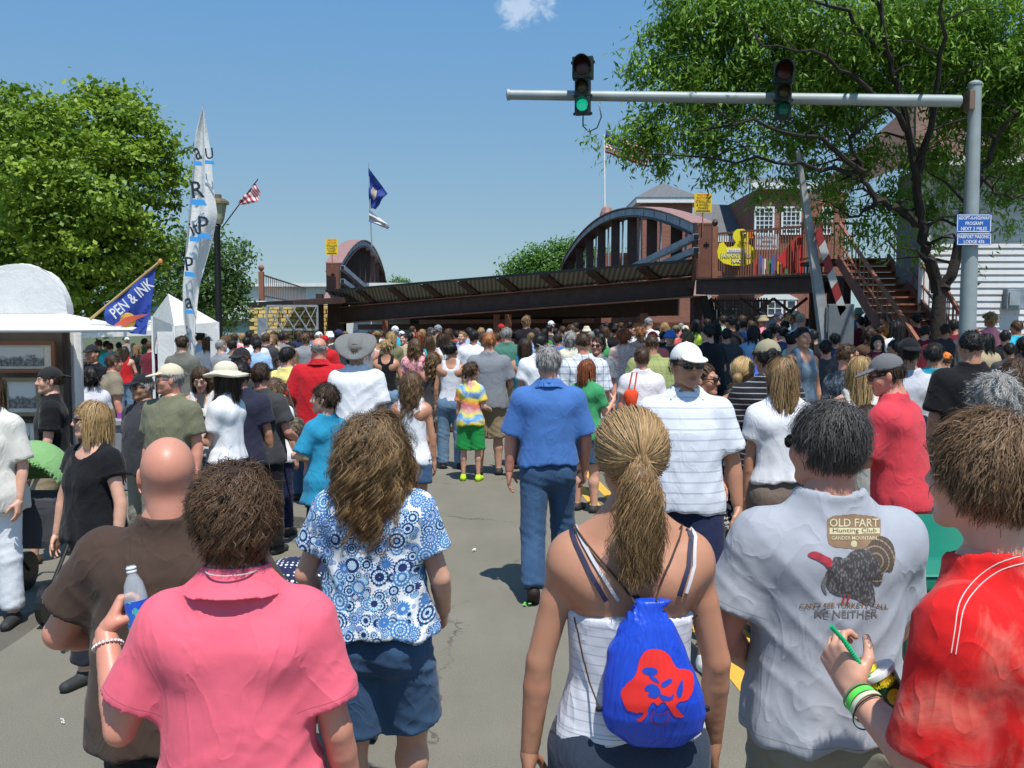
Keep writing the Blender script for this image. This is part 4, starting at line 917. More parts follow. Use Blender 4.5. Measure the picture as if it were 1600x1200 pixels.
def brick_mat(name, c1, c2, mo, sx, sy):
    g = NG(name); co = g.co(); s_ = g.n('ShaderNodeSeparateXYZ', {0: co}); v = g.n('ShaderNodeCombineXYZ', {0: g.math('ADD', s_.outputs[0], s_.outputs[1]), 1: s_.outputs[2]})
    b = g.n('ShaderNodeTexBrick', {'Color1': c1+(1,), 'Color2': c2+(1,), 'Mortar': mo+(1,), 'Scale': 1.0, 'Mortar Size': .008, 'Brick Width': sx, 'Row Height': sy}); g.set(b.inputs['Vector'], v)
    c = g.mix(.3, b.outputs[0], g.mix(g.ramp(g.noise(1.5, 4), .3, .7), (.5, .5, .5), (1, 1, 1)), 'MULTIPLY'); return g.fin(c, .85, g.bump(b.outputs['Fac'], .4, -.006))
brickm = brick_mat('red_brick', (.24, .055, .03), (.31, .085, .05), (.3, .25, .2), .22, .075)
roofg = plain('shingle_grey', (.13, .135, .14), .9, var=.25, scale=9); roofb = plain('shingle_brown', (.13, .075, .055), .9, var=.3, scale=8, bump=.01, bs=14)

# ---------------------------------------------------------------- lift bridge
br = empty('lift_bridge', (0, 36, 0), label='raised brown steel lift bridge with two arched riveted trusses across the street', cat='bridge')
L0 = at(522, 462, 43); R0 = at(1099, 437, 30); ZT = 3.34
def lp(p): return Vector(p)-Vector((0, 36, 0))
def arch_z(t, L, h0, H): u = t/L; return ZT+h0*(1-max(0, u-.86)/.14 if u > .86 else 1)+H*4*u*(1-u)
def truss(B0, L, h0, H, face):
    N = 26; base = lp(Vector((B0.x, B0.y, 0))); hw = .30
    ar = b1 = MB(); b2 = MB(); b3 = MB()
    P = [(base+RD*(L*i/N), arch_z(L*i/N, L, h0, H)) for i in range(N+1)]
    for i in range(N):
        (p, z), (q, w) = P[i], P[i+1]; d = .36
        for sx in (-1, 1):
            a = p+RN*sx*hw; c = q+RN*sx*hw; b1.prism([Vector((a.x, a.y, z-d)), Vector((c.x, c.y, w-d)), Vector((c.x, c.y, w)), Vector((a.x, a.y, z))], RN*(-sx*.05))
        a, c = p-RN*(hw+.08), q-RN*(hw+.08); A_ = [Vector((a.x, a.y, z+.04)), Vector((c.x, c.y, w+.04))]; w2 = RN*(2*hw+.16)
        b2.prism([A_[0], A_[1], A_[1]+w2, A_[0]+w2], (0, 0, -.038)); 
        b3.prism([x+Vector((0, 0, -d-.04)) for x in (A_[0], A_[1], A_[1]+w2, A_[0]+w2)], (0, 0, -.03))
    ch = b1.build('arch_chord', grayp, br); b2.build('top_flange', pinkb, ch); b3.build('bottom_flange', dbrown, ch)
    rv = MB()
    for i in range(int(L/.16)):
        t = i*.16; z = arch_z(t, L, h0, H); p = base+RD*t
        for dz in ((.03, .33) if i % 12 else (.03, .09, .15, .21, .27, .33)): 
            for sx in (-1, 1): rv.box(p+RN*sx*(hw+.006)+Vector((0, 0, z-dz)), (.03, .03, .03))
    r_ = rv.build('rivet', dbrown, ch); tag(r_, kind='stuff')
    b = MB(); b.box((0, 0, h0/2), (.62, .5, h0)); M = Matrix.Rotation(RY, 4, 'Z'); ep = b.build('end_post', brown, br, bevel=.01); ep.location = base+Vector((0, -.05, ZT)); ep.rotation_euler[2] = RY
    rv = MB()
    for sx in (-.28, .28):
        for i in range(int(h0/.09)): rv.box((sx, -.255, .06+i*.09), (.03, .02, .03))
    for i in range(7): rv.box((-.22+i*.075, -.255, h0-.05), (.03, .02, .03)); rv.box((-.22+i*.075, -.255, .08), (.03, .02, .03))
    tag(rv.build('rivet', dbrown, ep), kind='stuff')
    b = MB(); b.prism([(-.33, -.26, .02), (.33, -.26, .02), (.46, -.50, -.52), (-.46, -.50, -.52)], (0, .03, 0)); b.build('skirt_plate', pinkb, ep)
    b = MB(); b.beam((-.09, -.265, h0*.62), (.09, -.265, h0*.62), .03, .04); b.beam((0, -.265, h0*.62-.08), (0, -.265, h0*.62+.08), .04, .03); b.build('bolt_plate', black, ep)
    nv = 9
    for i in range(1, nv+1):
        t = L*(i/(nv+.6))-.6; z = arch_z(t, L, h0, H)-.4; p = base+RD*t
        if z-ZT < .5: continue
        b = MB(); q = p+RN*.04*face; b.prism([q-RN*.21+Vector((0, 0, ZT)), q+RN*.21+Vector((0, 0, ZT)), q+RN*.21+Vector((0, 0, z)), q-RN*.21+Vector((0, 0, z))], RD*.05); v = b.build('vertical', dbrown, br)
        b = MB(); q = p-RN*face*.30
        b.beam(q+Vector((0, 0, ZT)), q+RD*-.16+Vector((0, 0, z)), .05, .07); b.beam(q+RD*.16+Vector((0, 0, ZT)), q+Vector((0, 0, z)), .05, .07); n = int((z-ZT)/.28)
        for k in range(n): b.beam(q+RD*(.16*(k % 2))+Vector((0, 0, ZT+k*.28)), q+RD*(.16*((k+1) % 2))+Vector((0, 0, ZT+(k+1)*.28)), .02, .03)
        b.prism([q+RD*-.3+Vector((0, 0, z+.02)), q+RD*.3+Vector((0, 0, z+.02)), q+RD*.1+Vector((0, 0, z-.42)), q+RD*-.1+Vector((0, 0, z-.42))], RN*.02); b.build('lattice_bar', grayp, v)
    b = MB(); b.beam(base+Vector((0, 0, ZT-.12)), base+RD*L+Vector((0, 0, ZT-.12)), .62, .28); b.build('bottom_chord', dbrown, br)
truss(L0, 37, 1.36, 2.4, 1); truss(R0, 38, 1.78, 2.24, -1)
A = lp(at(536, 470, 43.5)); B = lp(at(1104, 440, 30.6)); ax = (B-A).normalized(); nrm = Vector((ax.y, -ax.x, 0)).normalized()   # towards the camera
if nrm.y > 0: nrm = -nrm
A.z = B.z = 0
LL = (B-A).length
up_ = Vector((0, 0, 1))
def ga(u, o, z0, z1): return A+ax*LL*u+nrm*o+up_*(z0+(z1-z0)*u)
ZB, ZG, ZE = (1.95, 2.52), (2.70, 3.17), (3.38, 3.58)
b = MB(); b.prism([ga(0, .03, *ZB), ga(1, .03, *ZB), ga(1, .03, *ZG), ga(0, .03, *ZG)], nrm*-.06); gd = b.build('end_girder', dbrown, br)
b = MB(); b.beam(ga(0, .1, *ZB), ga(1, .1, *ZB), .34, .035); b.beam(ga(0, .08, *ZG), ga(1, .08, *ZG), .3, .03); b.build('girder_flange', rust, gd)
rv = MB()
for i in range(int(LL/.2)):
    u = i*.2/LL
    for q in (ga(u, .035, *ZG)-up_*.08, ga(u, .035, *ZB)+up_*.07): rv.box(q, (.03, .03, .03))
tag(rv.build('rivet', dbrown, gd), kind='stuff')
g = NG('open_grating'); s_ = g.n('ShaderNodeSeparateXYZ', {0: g.co()}); w1 = g.math('FRACT', g.math('MULTIPLY', s_.outputs[0], 6)); gratm = g.fin(g.mix(g.math('LESS_THAN', w1, .5), (.20, .19, .155), (.09, .085, .07)), .7)
npan = 9; EO = .95
for i in range(npan):        # overhanging deck edge carried by triangular brackets
    u0, u1 = i/npan, (i+1)/npan; a_, c_ = u0+.006, u1-.004
    b = MB(); b.prism([ga(a_, 0, *ZG)+up_*.05, ga(c_, 0, *ZG)+up_*.05, ga(c_, EO, *ZE), ga(a_, EO, *ZE)], up_*.04); b.build('deck_panel', gratm, br)
    p, q, w = ga(u0, .02, *ZG)+up_*.04, ga(u0, EO, *ZE)-up_*.01, ga(u0, .02, *ZG)-up_*.02; b = MB(); b.prism([p, q, q-up_*.06, w], ax*.45); b.build('bracket', dbrown, br)
b = MB(); b.beam(ga(0, EO, *ZE)+up_*.05, ga(1, EO, *ZE)+up_*.05, .1, .09); b.build('edge_angle', black, br)
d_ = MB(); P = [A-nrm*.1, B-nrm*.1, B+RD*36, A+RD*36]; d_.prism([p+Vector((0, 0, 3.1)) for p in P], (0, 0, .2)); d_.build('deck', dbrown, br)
for i in range(9):
    b = MB(); o_ = RD*(3.6*(i+1)); b.beam(A+o_+Vector((0, 0, 2.65)), B+o_+Vector((0, 0, 2.65)), .12, .85); b.build('floor_beam', dbrown, br)
for i in range(12):
    b = MB(); p = A+ax*(LL*(i+.5)/12); b.beam(p+RD*.3+Vector((0, 0, 2.75)), p+RD*36+Vector((0, 0, 2.75)), .1, .5); b.build('stringer', dbrown, br)
for (x1, y1, x2, y2, Y1, Y2) in ((1088, 370, 975, 425, 29.6, 34), (1088, 391, 1000, 428, 29.6, 33.5), (535, 418, 588, 464, 42.2, 47), (535, 439, 565, 462, 42.2, 45)):
    b = MB(); b.beam(lp(at(x1, y1, Y1)), lp(at(x2, y2, Y2)), .2, .2); gt = b.build('guard_tube', grayp, br)
    b = MB(); q = lp(at(x1, y1, Y1-.04)); b.box(q, (.15, .05, .15), Matrix.Rotation(0, 3, 'Z')); b.build('tube_mouth', black, gt)
for px, Y in ((776, 38), (794, 37), (1006, 33), (602, 42)):      # posts below the girder
    p = lp(at(px, 490, Y)); b = MB(); b.beam((p.x, p.y, 0), (p.x, p.y, 2.3), .26, .26, Vector((0, 1, 0))); b.build('post', rust, br)
b = MB(); b.beam(lp(at(560, 511, 52)), lp(at(1100, 509, 40)), .1, .3); b.build('low_rail', brown, br)
# bascule wheel and lift columns at both corners
for px, Y, w in ((524, 43.6, .75), (1098, 30.8, .55)):
    p = lp(at(px, 480, Y)); b = MB(); b.box((p.x, p.y+.4, 1.65), (w, .7, 3.3)); b.build('lift_column', dbrown, br)
p = lp(at(1106, 482, 29.9)); wh = MB()
wh.lathe([(.62, -.06), (.66, -.06), (.66, .06), (.62, .06)], 32, p, Matrix.Rotation(R(80), 3, 'Y')); 
for i in range(8): wh.beam(p, p+Vector((.0, math.cos(i*.785)*.62, math.sin(i*.785)*.62)), .04, .05)
wh.build('sheave_wheel', black, br)

def railing(parent, P, Q, zb, h, n, m, posts=True):
    P = Vector(P); Q = Vector(Q); a = MB(); up = Vector((0, 0, 1)); r = MB()
    r.beam(P+up*h, Q+up*h, .06, .06); r.beam(P+up*.1, Q+up*.1, .04, .05); rl = r.build('rail', m, parent)
    for i in range(n):
        p = P.lerp(Q, (i+.5)/n); b = MB(); b.beam(p+up*.1, p+up*h, .022, .022, Vector((0, 1, 0))); b.build('baluster', m, rl)
# left raised footwalk
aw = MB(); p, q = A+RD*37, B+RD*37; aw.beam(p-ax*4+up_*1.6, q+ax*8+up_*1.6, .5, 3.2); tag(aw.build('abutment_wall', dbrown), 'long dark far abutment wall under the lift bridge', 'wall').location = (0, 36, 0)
fl = empty('footwalk', at(455, 515, 41), label='dark brown raised footwalk with silver lattice truss left of the left arch', cat='footbridge')
o = fl.location; fl.location = (o.x, o.y, 0); lo = lambda px, py, Y: at(px, py, Y)-Vector(fl.location)
b = MB(); a, c = lo(404, 470, 40.5), lo(512, 463, 42.5); b.beam(a-Vector((0, -1.9, .12)), c-Vector((0, -1.9, .12)), 5.0, .26); b.build('deck_beam', dbrown, fl)
p = lo(409, 470, 40); b = MB(); b.beam(p, p+Vector((0, 0, 1.25)), .2, .2, Vector((0, 1, 0))); po = b.build('newel_post', rust, fl); b = MB(); b.lathe([(.02, 0), (.1, .08), (.13, .16), (.1, .25), (.03, .3)], 12, p+Vector((0, 0, 1.24))); b.build('ball_finial', rust, po, smooth=True)
P0, Q0 = lo(411, 466, 40.2), lo(478, 470, 56); railing(fl, P0, Vector((Q0.x, Q0.y, P0.z)), 0, 1.0, 26, rust)
x0, x1 = lo(417, 478, 40.2), lo(496, 478, 40.4); zb = lo(417, 515, 40.2).z
b = MB(); b.beam(x0, x1, .06, .09); b.build('truss_top_bar', galv, fl); b = MB(); b.beam(Vector((x0.x, x0.y, zb)), Vector((x1.x, x1.y, zb)), .06, .09); b.build('truss_bottom_bar', galv, fl)
for x in (x0, x1):
    b = MB(); b.beam(Vector((x.x, x.y-.035, zb)), Vector((x.x, x.y-.035, x.z)), .09, .06, Vector((0, 1, 0))); b.build('truss_upright', galv, fl)
for i in range(4):
    for k in (0, 1):
        u0, u1 = i/4, (i+1)/4+.06
        if k: u0, u1 = u1, u0
        u0, u1 = min(u0, 1), min(u1, 1); b = MB(); b.beam(Vector((x0.x+(x1.x-x0.x)*u0, x0.y+.03+k*.05, x0.z)), Vector((x0.x+(x1.x-x0.x)*u1, x0.y+.03+k*.05, zb)), .04, .07, Vector((0, 1, 0))); b.build('truss_diagonal', galv if k else grayp, fl)
b = MB(); b.box(lo(500, 500, 43), (.3, .3, 2.4)); b.build('support_post', dbrown, fl)
# yellow stone abutment: blocks one by one
sw = empty('stone_wall', (0, 46, 0), label='yellow rough stone wall below the left footwalk behind the crowd', cat='wall')
ym = plain('yellow_stone', srgb(214, 186, 118), .9, var=.18, scale=1.5, bump=.03, bs=9); dm = plain('mortar', (.22, .18, .12), .95)
a, c = at(388, 476, 46), at(522, 535, 46); b = MB(); b.box(((a.x+c.x)/2, .32, (a.z+0)/2), (c.x-a.x, .4, a.z)); b.build('core', dm, sw)
bm_ = None; rows = int(a.z/.2)
import bmesh
bx = MB(); bx.box((0, 0, 0), (.46, .14, .175)); bme = bx.mesh('block', bevel=.03)
for r_ in range(2, rows):
    n = int((c.x-a.x)/.48)
    for i in range(n+1):
        x = a.x+.24+i*.48-(.24 if r_ % 2 else 0)
        if x < a.x+.2 or x > c.x: continue
        o = link('block', bme, ym, sw, (x, .08+random.uniform(-.015, .02), .1+r_*.2)); o.rotation_euler = (random.uniform(-.05, .05), 0, random.uniform(-.04, .04)); o.scale = (random.uniform(.92, 1.0), 1, random.uniform(.93, 1))
pn = MB(); q = at(408, 512, 45.7); pn.box((q.x, -.1, q.z), (.4, .2, 1.0)); pn.build('meter_box', grayp, sw); pn = MB(); q = at(466, 522, 45.7); pn.box((q.x, -.1, q.z), (.5, .2, .6)); pn.build('meter_box', grayp, sw)
# right raised footwalk with banners, duck and lattice
fr = empty('footwalk', (0, 28, 0), label='brown raised footwalk right of the right arch hung with coloured banners', cat='footbridge')
lo = lambda px, py, Y: at(px, py, Y)-Vector((0, 28, 0))
a, c = lo(1112, 440, 29), lo(1300, 434, 25.5); b = MB(); b.beam(a-Vector((0, 0, .2)), c-Vector((0, 0, .2)), 1.4, .42); b.build('deck_beam', dbrown, fr)
b = MB(); b.beam(a+Vector((0, 0, .04)), c+Vector((0, 0, .04)), 1.6, .05); b.build('deck_edge', black, fr)
p = lo(1116, 438, 28.4); b = MB(); b.beam(p, p+Vector((0, 0, 1.62)), .17, .17, Vector((0, 1, 0))); po = b.build('newel_post', rust, fr); b = MB(); b.lathe([(.02, 0), (.07, .05), (.1, .12), (.07, .2), (.02, .23)], 12, p+Vector((0, 0, 1.62))); b.build('ball_finial', dbrown, po, smooth=True)
railing(fr, lo(1118, 438, 28.4), lo(1300, 432, 25.0), 0, 1.40, 44, rust)
railing(fr, lo(1130, 438, 30.4), lo(1300, 432, 27.5), 0, 1.2, 40, dbrown)
b = MB(); P, Q = lo(1113, 468, 28.6), lo(1262, 466, 25.8)
zb = lo(1113, 508, 28.6).z
for k in range(3):
    u, v = k/3, (k+1)/3; p, q = P.lerp(Q, u), P.lerp(Q, v); b.beam(p, Vector((q.x, q.y, zb)), .07, .07, Vector((0, 1, 0))); b.beam(q+Vector((0, .06, 0)), Vector((p.x, p.y+.06, zb)), .07, .07, Vector((0, 1, 0)))
b.beam(Vector((P.x, P.y, zb)), Vector((Q.x, Q.y, zb)), .08, .08); b.build('lattice_truss', dbrown, fr)
b = MB()
for k in range(20):
    for j in range(7): q = lo(1118+k*4.2, 468+j*6, 31); b.box(q, (.05, .04, .11))
b.beam(lo(1115, 470, 31), lo(1200, 470, 31), .04, .06)
for k in range(14): b.beam(lo(1118+k*6, 468, 31.02), lo(1118+k*6, 512, 31.02), .06, .05, Vector((0, 1, 0)))
tag(b.build('mesh_screen', black, fr), kind='stuff')
for k, (c_, h_) in enumerate([((.5, .04, .03), .55), ((.05, .12, .5), .6), ((.75, .76, .74), .5), ((.04, .3, .08), .45), ((.05, .12, .5), .62), ((.7, .45, .03), .4), ((.55, .05, .04), .6), ((.04, .3, .08), .5), ((.05, .12, .5), .6), ((.7, .2, .03), .5), ((.05, .3, .35), .45), ((.6, .05, .04), .62), ((.7, .7, .68), .55), ((.7, .45, .03), .5)]):
    px = 1180+k*7.2+(8 if k > 8 else 0); q = lo(px, 436, 29.4-.018*(px-1150)); b = MB(); b.box(q+Vector((0, 0, .12+h_/2)), (.115, .02, h_)); b.build('banner_strip', plain('banner', c_, .7), fr)
q = lo(1248, 402, 27.2); b = MB(); b.prism([lo(1215, 405, 26.3), lo(1243, 370, 26.2), lo(1255, 366, 26.2), lo(1258, 425, 26.2), lo(1240, 432, 26.2)], (0, .02, 0)); b.build('banner', plain('red_banner', (.55, .03, .03), .7), fr)
for px, Y in ((1300, 25.4), (1322, 24.6), (1272, 26)):
    p = lo(px, 440, Y); b = MB(); b.beam((p.x, p.y, 0), (p.x, p.y, p.z+.0), .2, .2, Vector((0, 1, 0))); b.build('support_post', dbrown, fr)
# stairs
stt = empty('stairs', (9.5, 22, 0), label='rust brown steel stairs climbing to the right footwalk behind the locust trunk', cat='stairs')
ls = lambda v: Vector(v)-Vector((9.5, 22, 0)); T0 = at(1348, 405, 24.3); T1 = at(1410, 498, 21); d = T1-T0; n = int((T0.z-.1)/.175); stepv = d*(.175/abs(d.z)); hd = Vector((d.x, d.y, 0)).normalized(); sd = Vector((-hd.y, hd.x, 0)); wd = .62
for i in range(n):
    p = ls(T0)+stepv*i; b = MB(); b.beam(p-sd*wd, p+sd*wd, .26, .04); b.beam(p-sd*wd-hd*.12-Vector((0, 0, .09)), p+sd*wd-hd*.12-Vector((0, 0, .09)), .02, .13); b.build('step', rust, stt)
for sg in (-1, 1):
    p, q = ls(T0)+sd*wd*sg, ls(T0)+stepv*n+sd*wd*sg; b = MB(); b.beam(p, q, .06, .3); b.build('stringer', brown, stt)
    up = Vector((0, 0, .95)); b = MB(); b.beam(p+up, q+up, .07, .07); b.beam(p+up*.5, q+up*.5, .04, .04); hr = b.build('handrail', rust, stt)
    for i in range(n):
        w = p.lerp(q, (i+.5)/n); b = MB(); b.beam(w, w+up, .02, .02, Vector((0, 1, 0))); b.build('baluster', rust, hr)
b = MB(); b.box(ls(T0)+Vector((-.3, .9, -.04)), (1.6, 1.6, .1)); b.build('landing', dbrown, stt)
railing(stt, ls(T0)+Vector((-1.1, .1, 0)), ls(T0)+Vector((-1.1, 1.7, 0)), 0, 1.1, 10, rust); railing(stt, ls(T0)+Vector((-1.1, 1.7, 0)), ls(T0)+Vector((.6, 1.7, 0)), 0, 1.1, 10, rust)
P, Q = ls(at(1462, 425, 19.2)), ls(at(1500, 490, 18.6)); b = MB(); b.beam(P, Q, .07, .07); b.beam(P-Vector((0, 0, .9)), Q-Vector((0, 0, .9)), .06, .12); hr = b.build('handrail', rust, stt)
for i in range(8):
    w = P.lerp(Q, i/7); b = MB(); b.beam(w, w-Vector((0, 0, .9)), .02, .02, Vector((0, 1, 0))); b.build('baluster', rust, hr)

# ---------------------------------------------------------------- buildings
def window(parent, c, w, h, nx, nz, frame=trimw, dep=.12):
    c = Vector(c); b = MB(); t = .1
    b.box(c+Vector((-w/2, 0, 0)), (t, dep, h+t)); b.box(c+Vector((w/2, 0, 0)), (t, dep, h+t)); b.box(c+Vector((0, 0, h/2)), (w-t, dep, t)); b.box(c+Vector((0, -.02, -h/2)), (w-t, dep+.04, t))
    for i in range(1, nx): b.box(c+Vector((-w/2+w*i/nx, 0, 0)), (.04, dep*.6, h-t))
    for i in range(1, nz): b.box(c+Vector((0, 0, -h/2+h*i/nz)), (w-t, dep*.55, .04))
    f = b.build('window', frame, parent); b = MB(); b.box(c+Vector((0, .04, 0)), (w-t, .02, h-t)); b.build('pane', glassd, f); return f
bb = empty('brick_building', (0, 56, 0), label='red brick building with hipped tower roof and white gridded windows beyond the bridge', cat='building')
def lb(px, py, Y=56): return at(px, py, Y)-Vector((0, 56, 0))
def wallbox(px0, px1, ytop, Y, dep, m, parent, nm='wall', ybot=None, o=56):
    a, c = at(px0, ytop, Y), at(px1, ytop, Y); zb = 0 if ybot is None else at(px0, ybot, Y).z; b = MB(); b.box(((a.x+c.x)/2, Y-o+dep/2, (a.z+zb)/2), (c.x-a.x, dep, a.z-zb)); return b.build(nm, m, parent), a.x, c.x, a.z
tw, x0, x1, zt = wallbox(1004, 1082, 318, 54, 4.2, brickm, bb)
_, a0, a1, za = wallbox(1182, 1262, 296, 52, 8, brickm, bb)
wallbox(1262.2, 1322, 300, 54, 6, brickm, bb); wallbox(1082.2, 1181.8, 372, 55.5, 5, brickm, bb); wallbox(940, 1003.8, 395, 57, 5, brickm, bb)
b = MB(); zc = zt; yc = 54-56
b.box(((x0+x1)/2, yc+2.1, zc+.15), (x1-x0+.8, 5.0, .3)); cr = b.build('cornice', trimw, bb)
ap = Vector(((x0+x1)/2, yc+2.1, lb(1045, 285, 56).z)); q = [Vector((x0-.45, yc-.45, zc+.302)), Vector((x1+.45, yc-.45, zc+.302)), Vector((x1+.45, yc+4.65, zc+.302)), Vector((x0-.45, yc+4.65, zc+.302))]
b = MB(); b.add(q+[ap], [(0, 1, 4), (1, 2, 4), (2, 3, 4), (3, 0, 4), (3, 2, 1, 0)]); b.build('roof', roofg, bb)
P, Q = lb(1082, 372, 55.4), lb(1182, 372, 55.4); P2, Q2 = lb(1086, 318, 58.5), lb(1180, 322, 58.5); b = MB(); b.prism([P-Vector((0, .5, 0)), Q-Vector((0, .5, 0)), Q2, P2], (0, 0, -.12)); b.build('roof', roofg, bb)
b = MB(); b.beam(P-Vector((0, .55, .1)), Q-Vector((0, .55, .1)), .1, .35); b.build('cornice', trimw, bb)
b = MB(); b.beam(Vector((a0-.4, -4.2, za+.15)), Vector((a1+.4, -4.2, za+.15)), .5, .32); b.build('cornice', trimw, bb)
b = MB(); b.add([Vector((a0-.4, -4.4, za+.32)), Vector((a1+.4, -4.4, za+.32)), Vector((a1+.4, 4, za+1.9)), Vector((a0-.4, 4, za+1.9))], [(0, 1, 2, 3)]); b.build('roof', roofg, bb)
window(bb, lb(1194, 345, 51.9), 1.0, 1.45, 4, 6); window(bb, lb(1236, 345, 51.9), 1.0, 1.45, 4, 6); window(bb, lb(1292, 345, 53.9), .5, 1.5, 2, 5); window(bb, lb(1205, 482, 51.9), 1.2, .8, 3, 2); window(bb, lb(1140, 492, 55.3), 1.6, .7, 4, 2); window(bb, lb(1118, 492, 55.3), .6, .7, 2, 2); window(bb, lb(1236, 482, 51.9), .5, .9, 1, 2)
b = MB(); q = lb(1215, 468, 51.8); b.prism([q+Vector((-1.2, 0, 0)), q+Vector((1.2, 0, 0)), q+Vector((0, 0, .6))], (0, .2, 0)); b.build('door_pediment', trimw, bb)
# white clapboard house on the right
hs_ = empty('clapboard_house', (0, 21.5, 0), label='white clapboard house with brown roof at the right edge behind the tree', cat='house')
sid = plain('siding', (.56, .565, .58), .55, var=.05); hx0 = at(1452, 300, 21.5).x; hz = at(1452, 258, 21.5).z
b = MB(); b.box((hx0+6, .95, hz/2), (12, 1.6, hz)); b.build('wall', plain('siding_back', (.16, .16, .17), .8), hs_)
bd = MB(); bd.prism([(0, .0, 0), (0, -.035, .0), (0, -.006, .125), (0, .0, .16)], (11.9, 0, 0)); bdm = bd.mesh('clapboard'); pit = .153
for i in range(int(hz/pit)): link('clapboard', bdm, sid, hs_, (hx0+.08, .14, .02+i*pit))
b = MB(); b.box((hx0-.02, .11, hz/2), (.2, .12, hz)); b.build('corner_board', trimw, hs_)
b = MB(); e0 = Vector((hx0-.5, -.5, hz)); b.prism([e0, e0+Vector((13, 0, 0)), Vector((hx0+12.6, 4.5, hz+2.6)), Vector((hx0+1.6, 4.5, hz+2.6))], (0, .1, .14)); rf = b.build('roof', roofb, hs_)
b = MB(); b.beam(e0+Vector((0, -.06, 0)), e0+Vector((13, -.06, 0)), .04, .2); b.build('fascia', trimw, hs_)
b = MB(); b.add([e0+Vector((0, .02, .02)), Vector((hx0+1.6, 4.5, hz+2.6)), Vector((hx0-.5, 9, hz))], [(0, 1, 2)]); b.build('gable', roofb, hs_)
window(hs_, (hx0+.75, .10, at(1470, 303, 21.5).z), .62, 1.25, 1, 2); window(hs_, (hx0+4.2, .10, at(1470, 303, 21.5).z), .8, 1.25, 1, 2)
q = at(1585, 467, 21.5); b = MB(); b.box((q.x, .02, q.z), (.42, .2, .46)); eb = b.build('electric_meter', grayp, hs_, bevel=.02); b = MB(); b.box((q.x-.05, -.10, q.z), (.24, .05, .3)); b.build('cover', galv, eb)
# pale shed and long low building behind the stone wall
wb = empty('white_building', (0, 62, 0), label='long low white building behind the stone wall at left', cat='building')
a, c = at(300, 448, 62), at(640, 450, 62); b = MB(); b.box(((a.x+c.x)/2, 3, a.z/2), (c.x-a.x, 6, a.z)); b.build('wall', plain('pale_wall', (.62, .64, .6), .8), wb); b = MB(); b.box(((a.x+c.x)/2, 2.9, a.z+.12), (c.x-a.x+.5, 6.6, .24)); b.build('roof', trimw, wb)
for px in (402, 440, 470): window(wb, at(px, 482, 61.95)-Vector((0, 62, 0)), 1.0, .8, 2, 2)
gb = empty('shed', (0, 58, 0), label='low grey green shed beside the yellow stone wall', cat='shed')
a, c = at(330, 502, 58), at(388, 500, 58); b = MB(); b.box(((a.x+c.x)/2, 2, a.z/2), (c.x-a.x, 4, a.z)); b.build('wall', plain('green_grey', (.3, .38, .34), .8), gb); b = MB(); b.box(((a.x+c.x)/2, 1.9, a.z+.06), (c.x-a.x+.6, 4.4, .12)); b.build('roof', roofg, gb)

# ---------------------------------------------------------------- trees
def leafmat(name, c1, c2):
    g = NG(name); at_ = g.n('ShaderNodeAttribute', attribute_name='hv').outputs['Fac']; c = g.mix(at_, c1, c2); g.fin(c, .5, None, Specular_IOR_Level=.35)
    tr = g.n('ShaderNodeBsdfTranslucent'); g.set(tr.inputs[0], g.mix(.5, c, (.25, .4, .03))); ms = g.n('ShaderNodeMixShader', {0: .32}); g.t.links.new(g.p.outputs[0], ms.inputs[1]); g.t.links.new(tr.outputs[0], ms.inputs[2]); g.t.links.new(ms.outputs[0], g.o.inputs[0]); return g.m
bark = plain('bark', (.03, .024, .02), .95, var=.35, scale=8, bump=.03, bs=14); barkg = plain('bark_grey', (.09, .075, .06), .95, var=.3, scale=8, bump=.02, bs=14)
def leaves(blobs, n, size, rg, asp=2.0, droop=.2, clus=.45, percl=26, flat=.7):
    """leaf blades in clumps spread through overlapping lumps"""
    C = np.array([b[0] for b in blobs]); Rr = np.array([b[1] for b in blobs]); w = Rr**2.2; w /= w.sum(); nc = n//percl
    bi = rg.choice(len(blobs), nc, p=w); d = rg.normal(size=(nc, 3)); d /= np.linalg.norm(d, axis=1, keepdims=True)
    rr = Rr[bi]*rg.uniform(.2, 1.3, nc)**.5; cc = C[bi]+d*rr[:, None]*A3((1, 1, .8))
    sc = clus*rg.uniform(.5, 1.3, nc)
    P = np.repeat(cc, percl, 0)+rg.normal(size=(nc*percl, 3))*np.repeat(sc, percl)[:, None]*A3((.5, .5, .5*flat))
    m = len(P); nv = rg.normal(size=(m, 3))*.8+A3((0, 0, .9))+np.repeat(d, percl, 0)*.5; nv /= np.linalg.norm(nv, axis=1, keepdims=True)
    t = rg.normal(size=(m, 3))+A3((0, 0, -droop*3)); t -= (t*nv).sum(1, keepdims=True)*nv; t /= np.linalg.norm(t, axis=1, keepdims=True)+1e-6; s = np.cross(nv, t)
    L = size*rg.uniform(.6, 1.35, (m, 1)); Wd = L/asp*.5
    V = np.stack([P-t*L*.5, P+s*Wd-nv*Wd*.25, P+t*L*.5-nv*L*.12, P-s*Wd-nv*Wd*.25], 1).reshape(-1, 3); F = np.arange(m*4).reshape(-1, 4)
    hv = np.clip(np.repeat(rg.uniform(0, 1, nc), percl)*.6+rg.uniform(0, .4, m), 0, 1); return V, F, np.repeat(hv, 4)
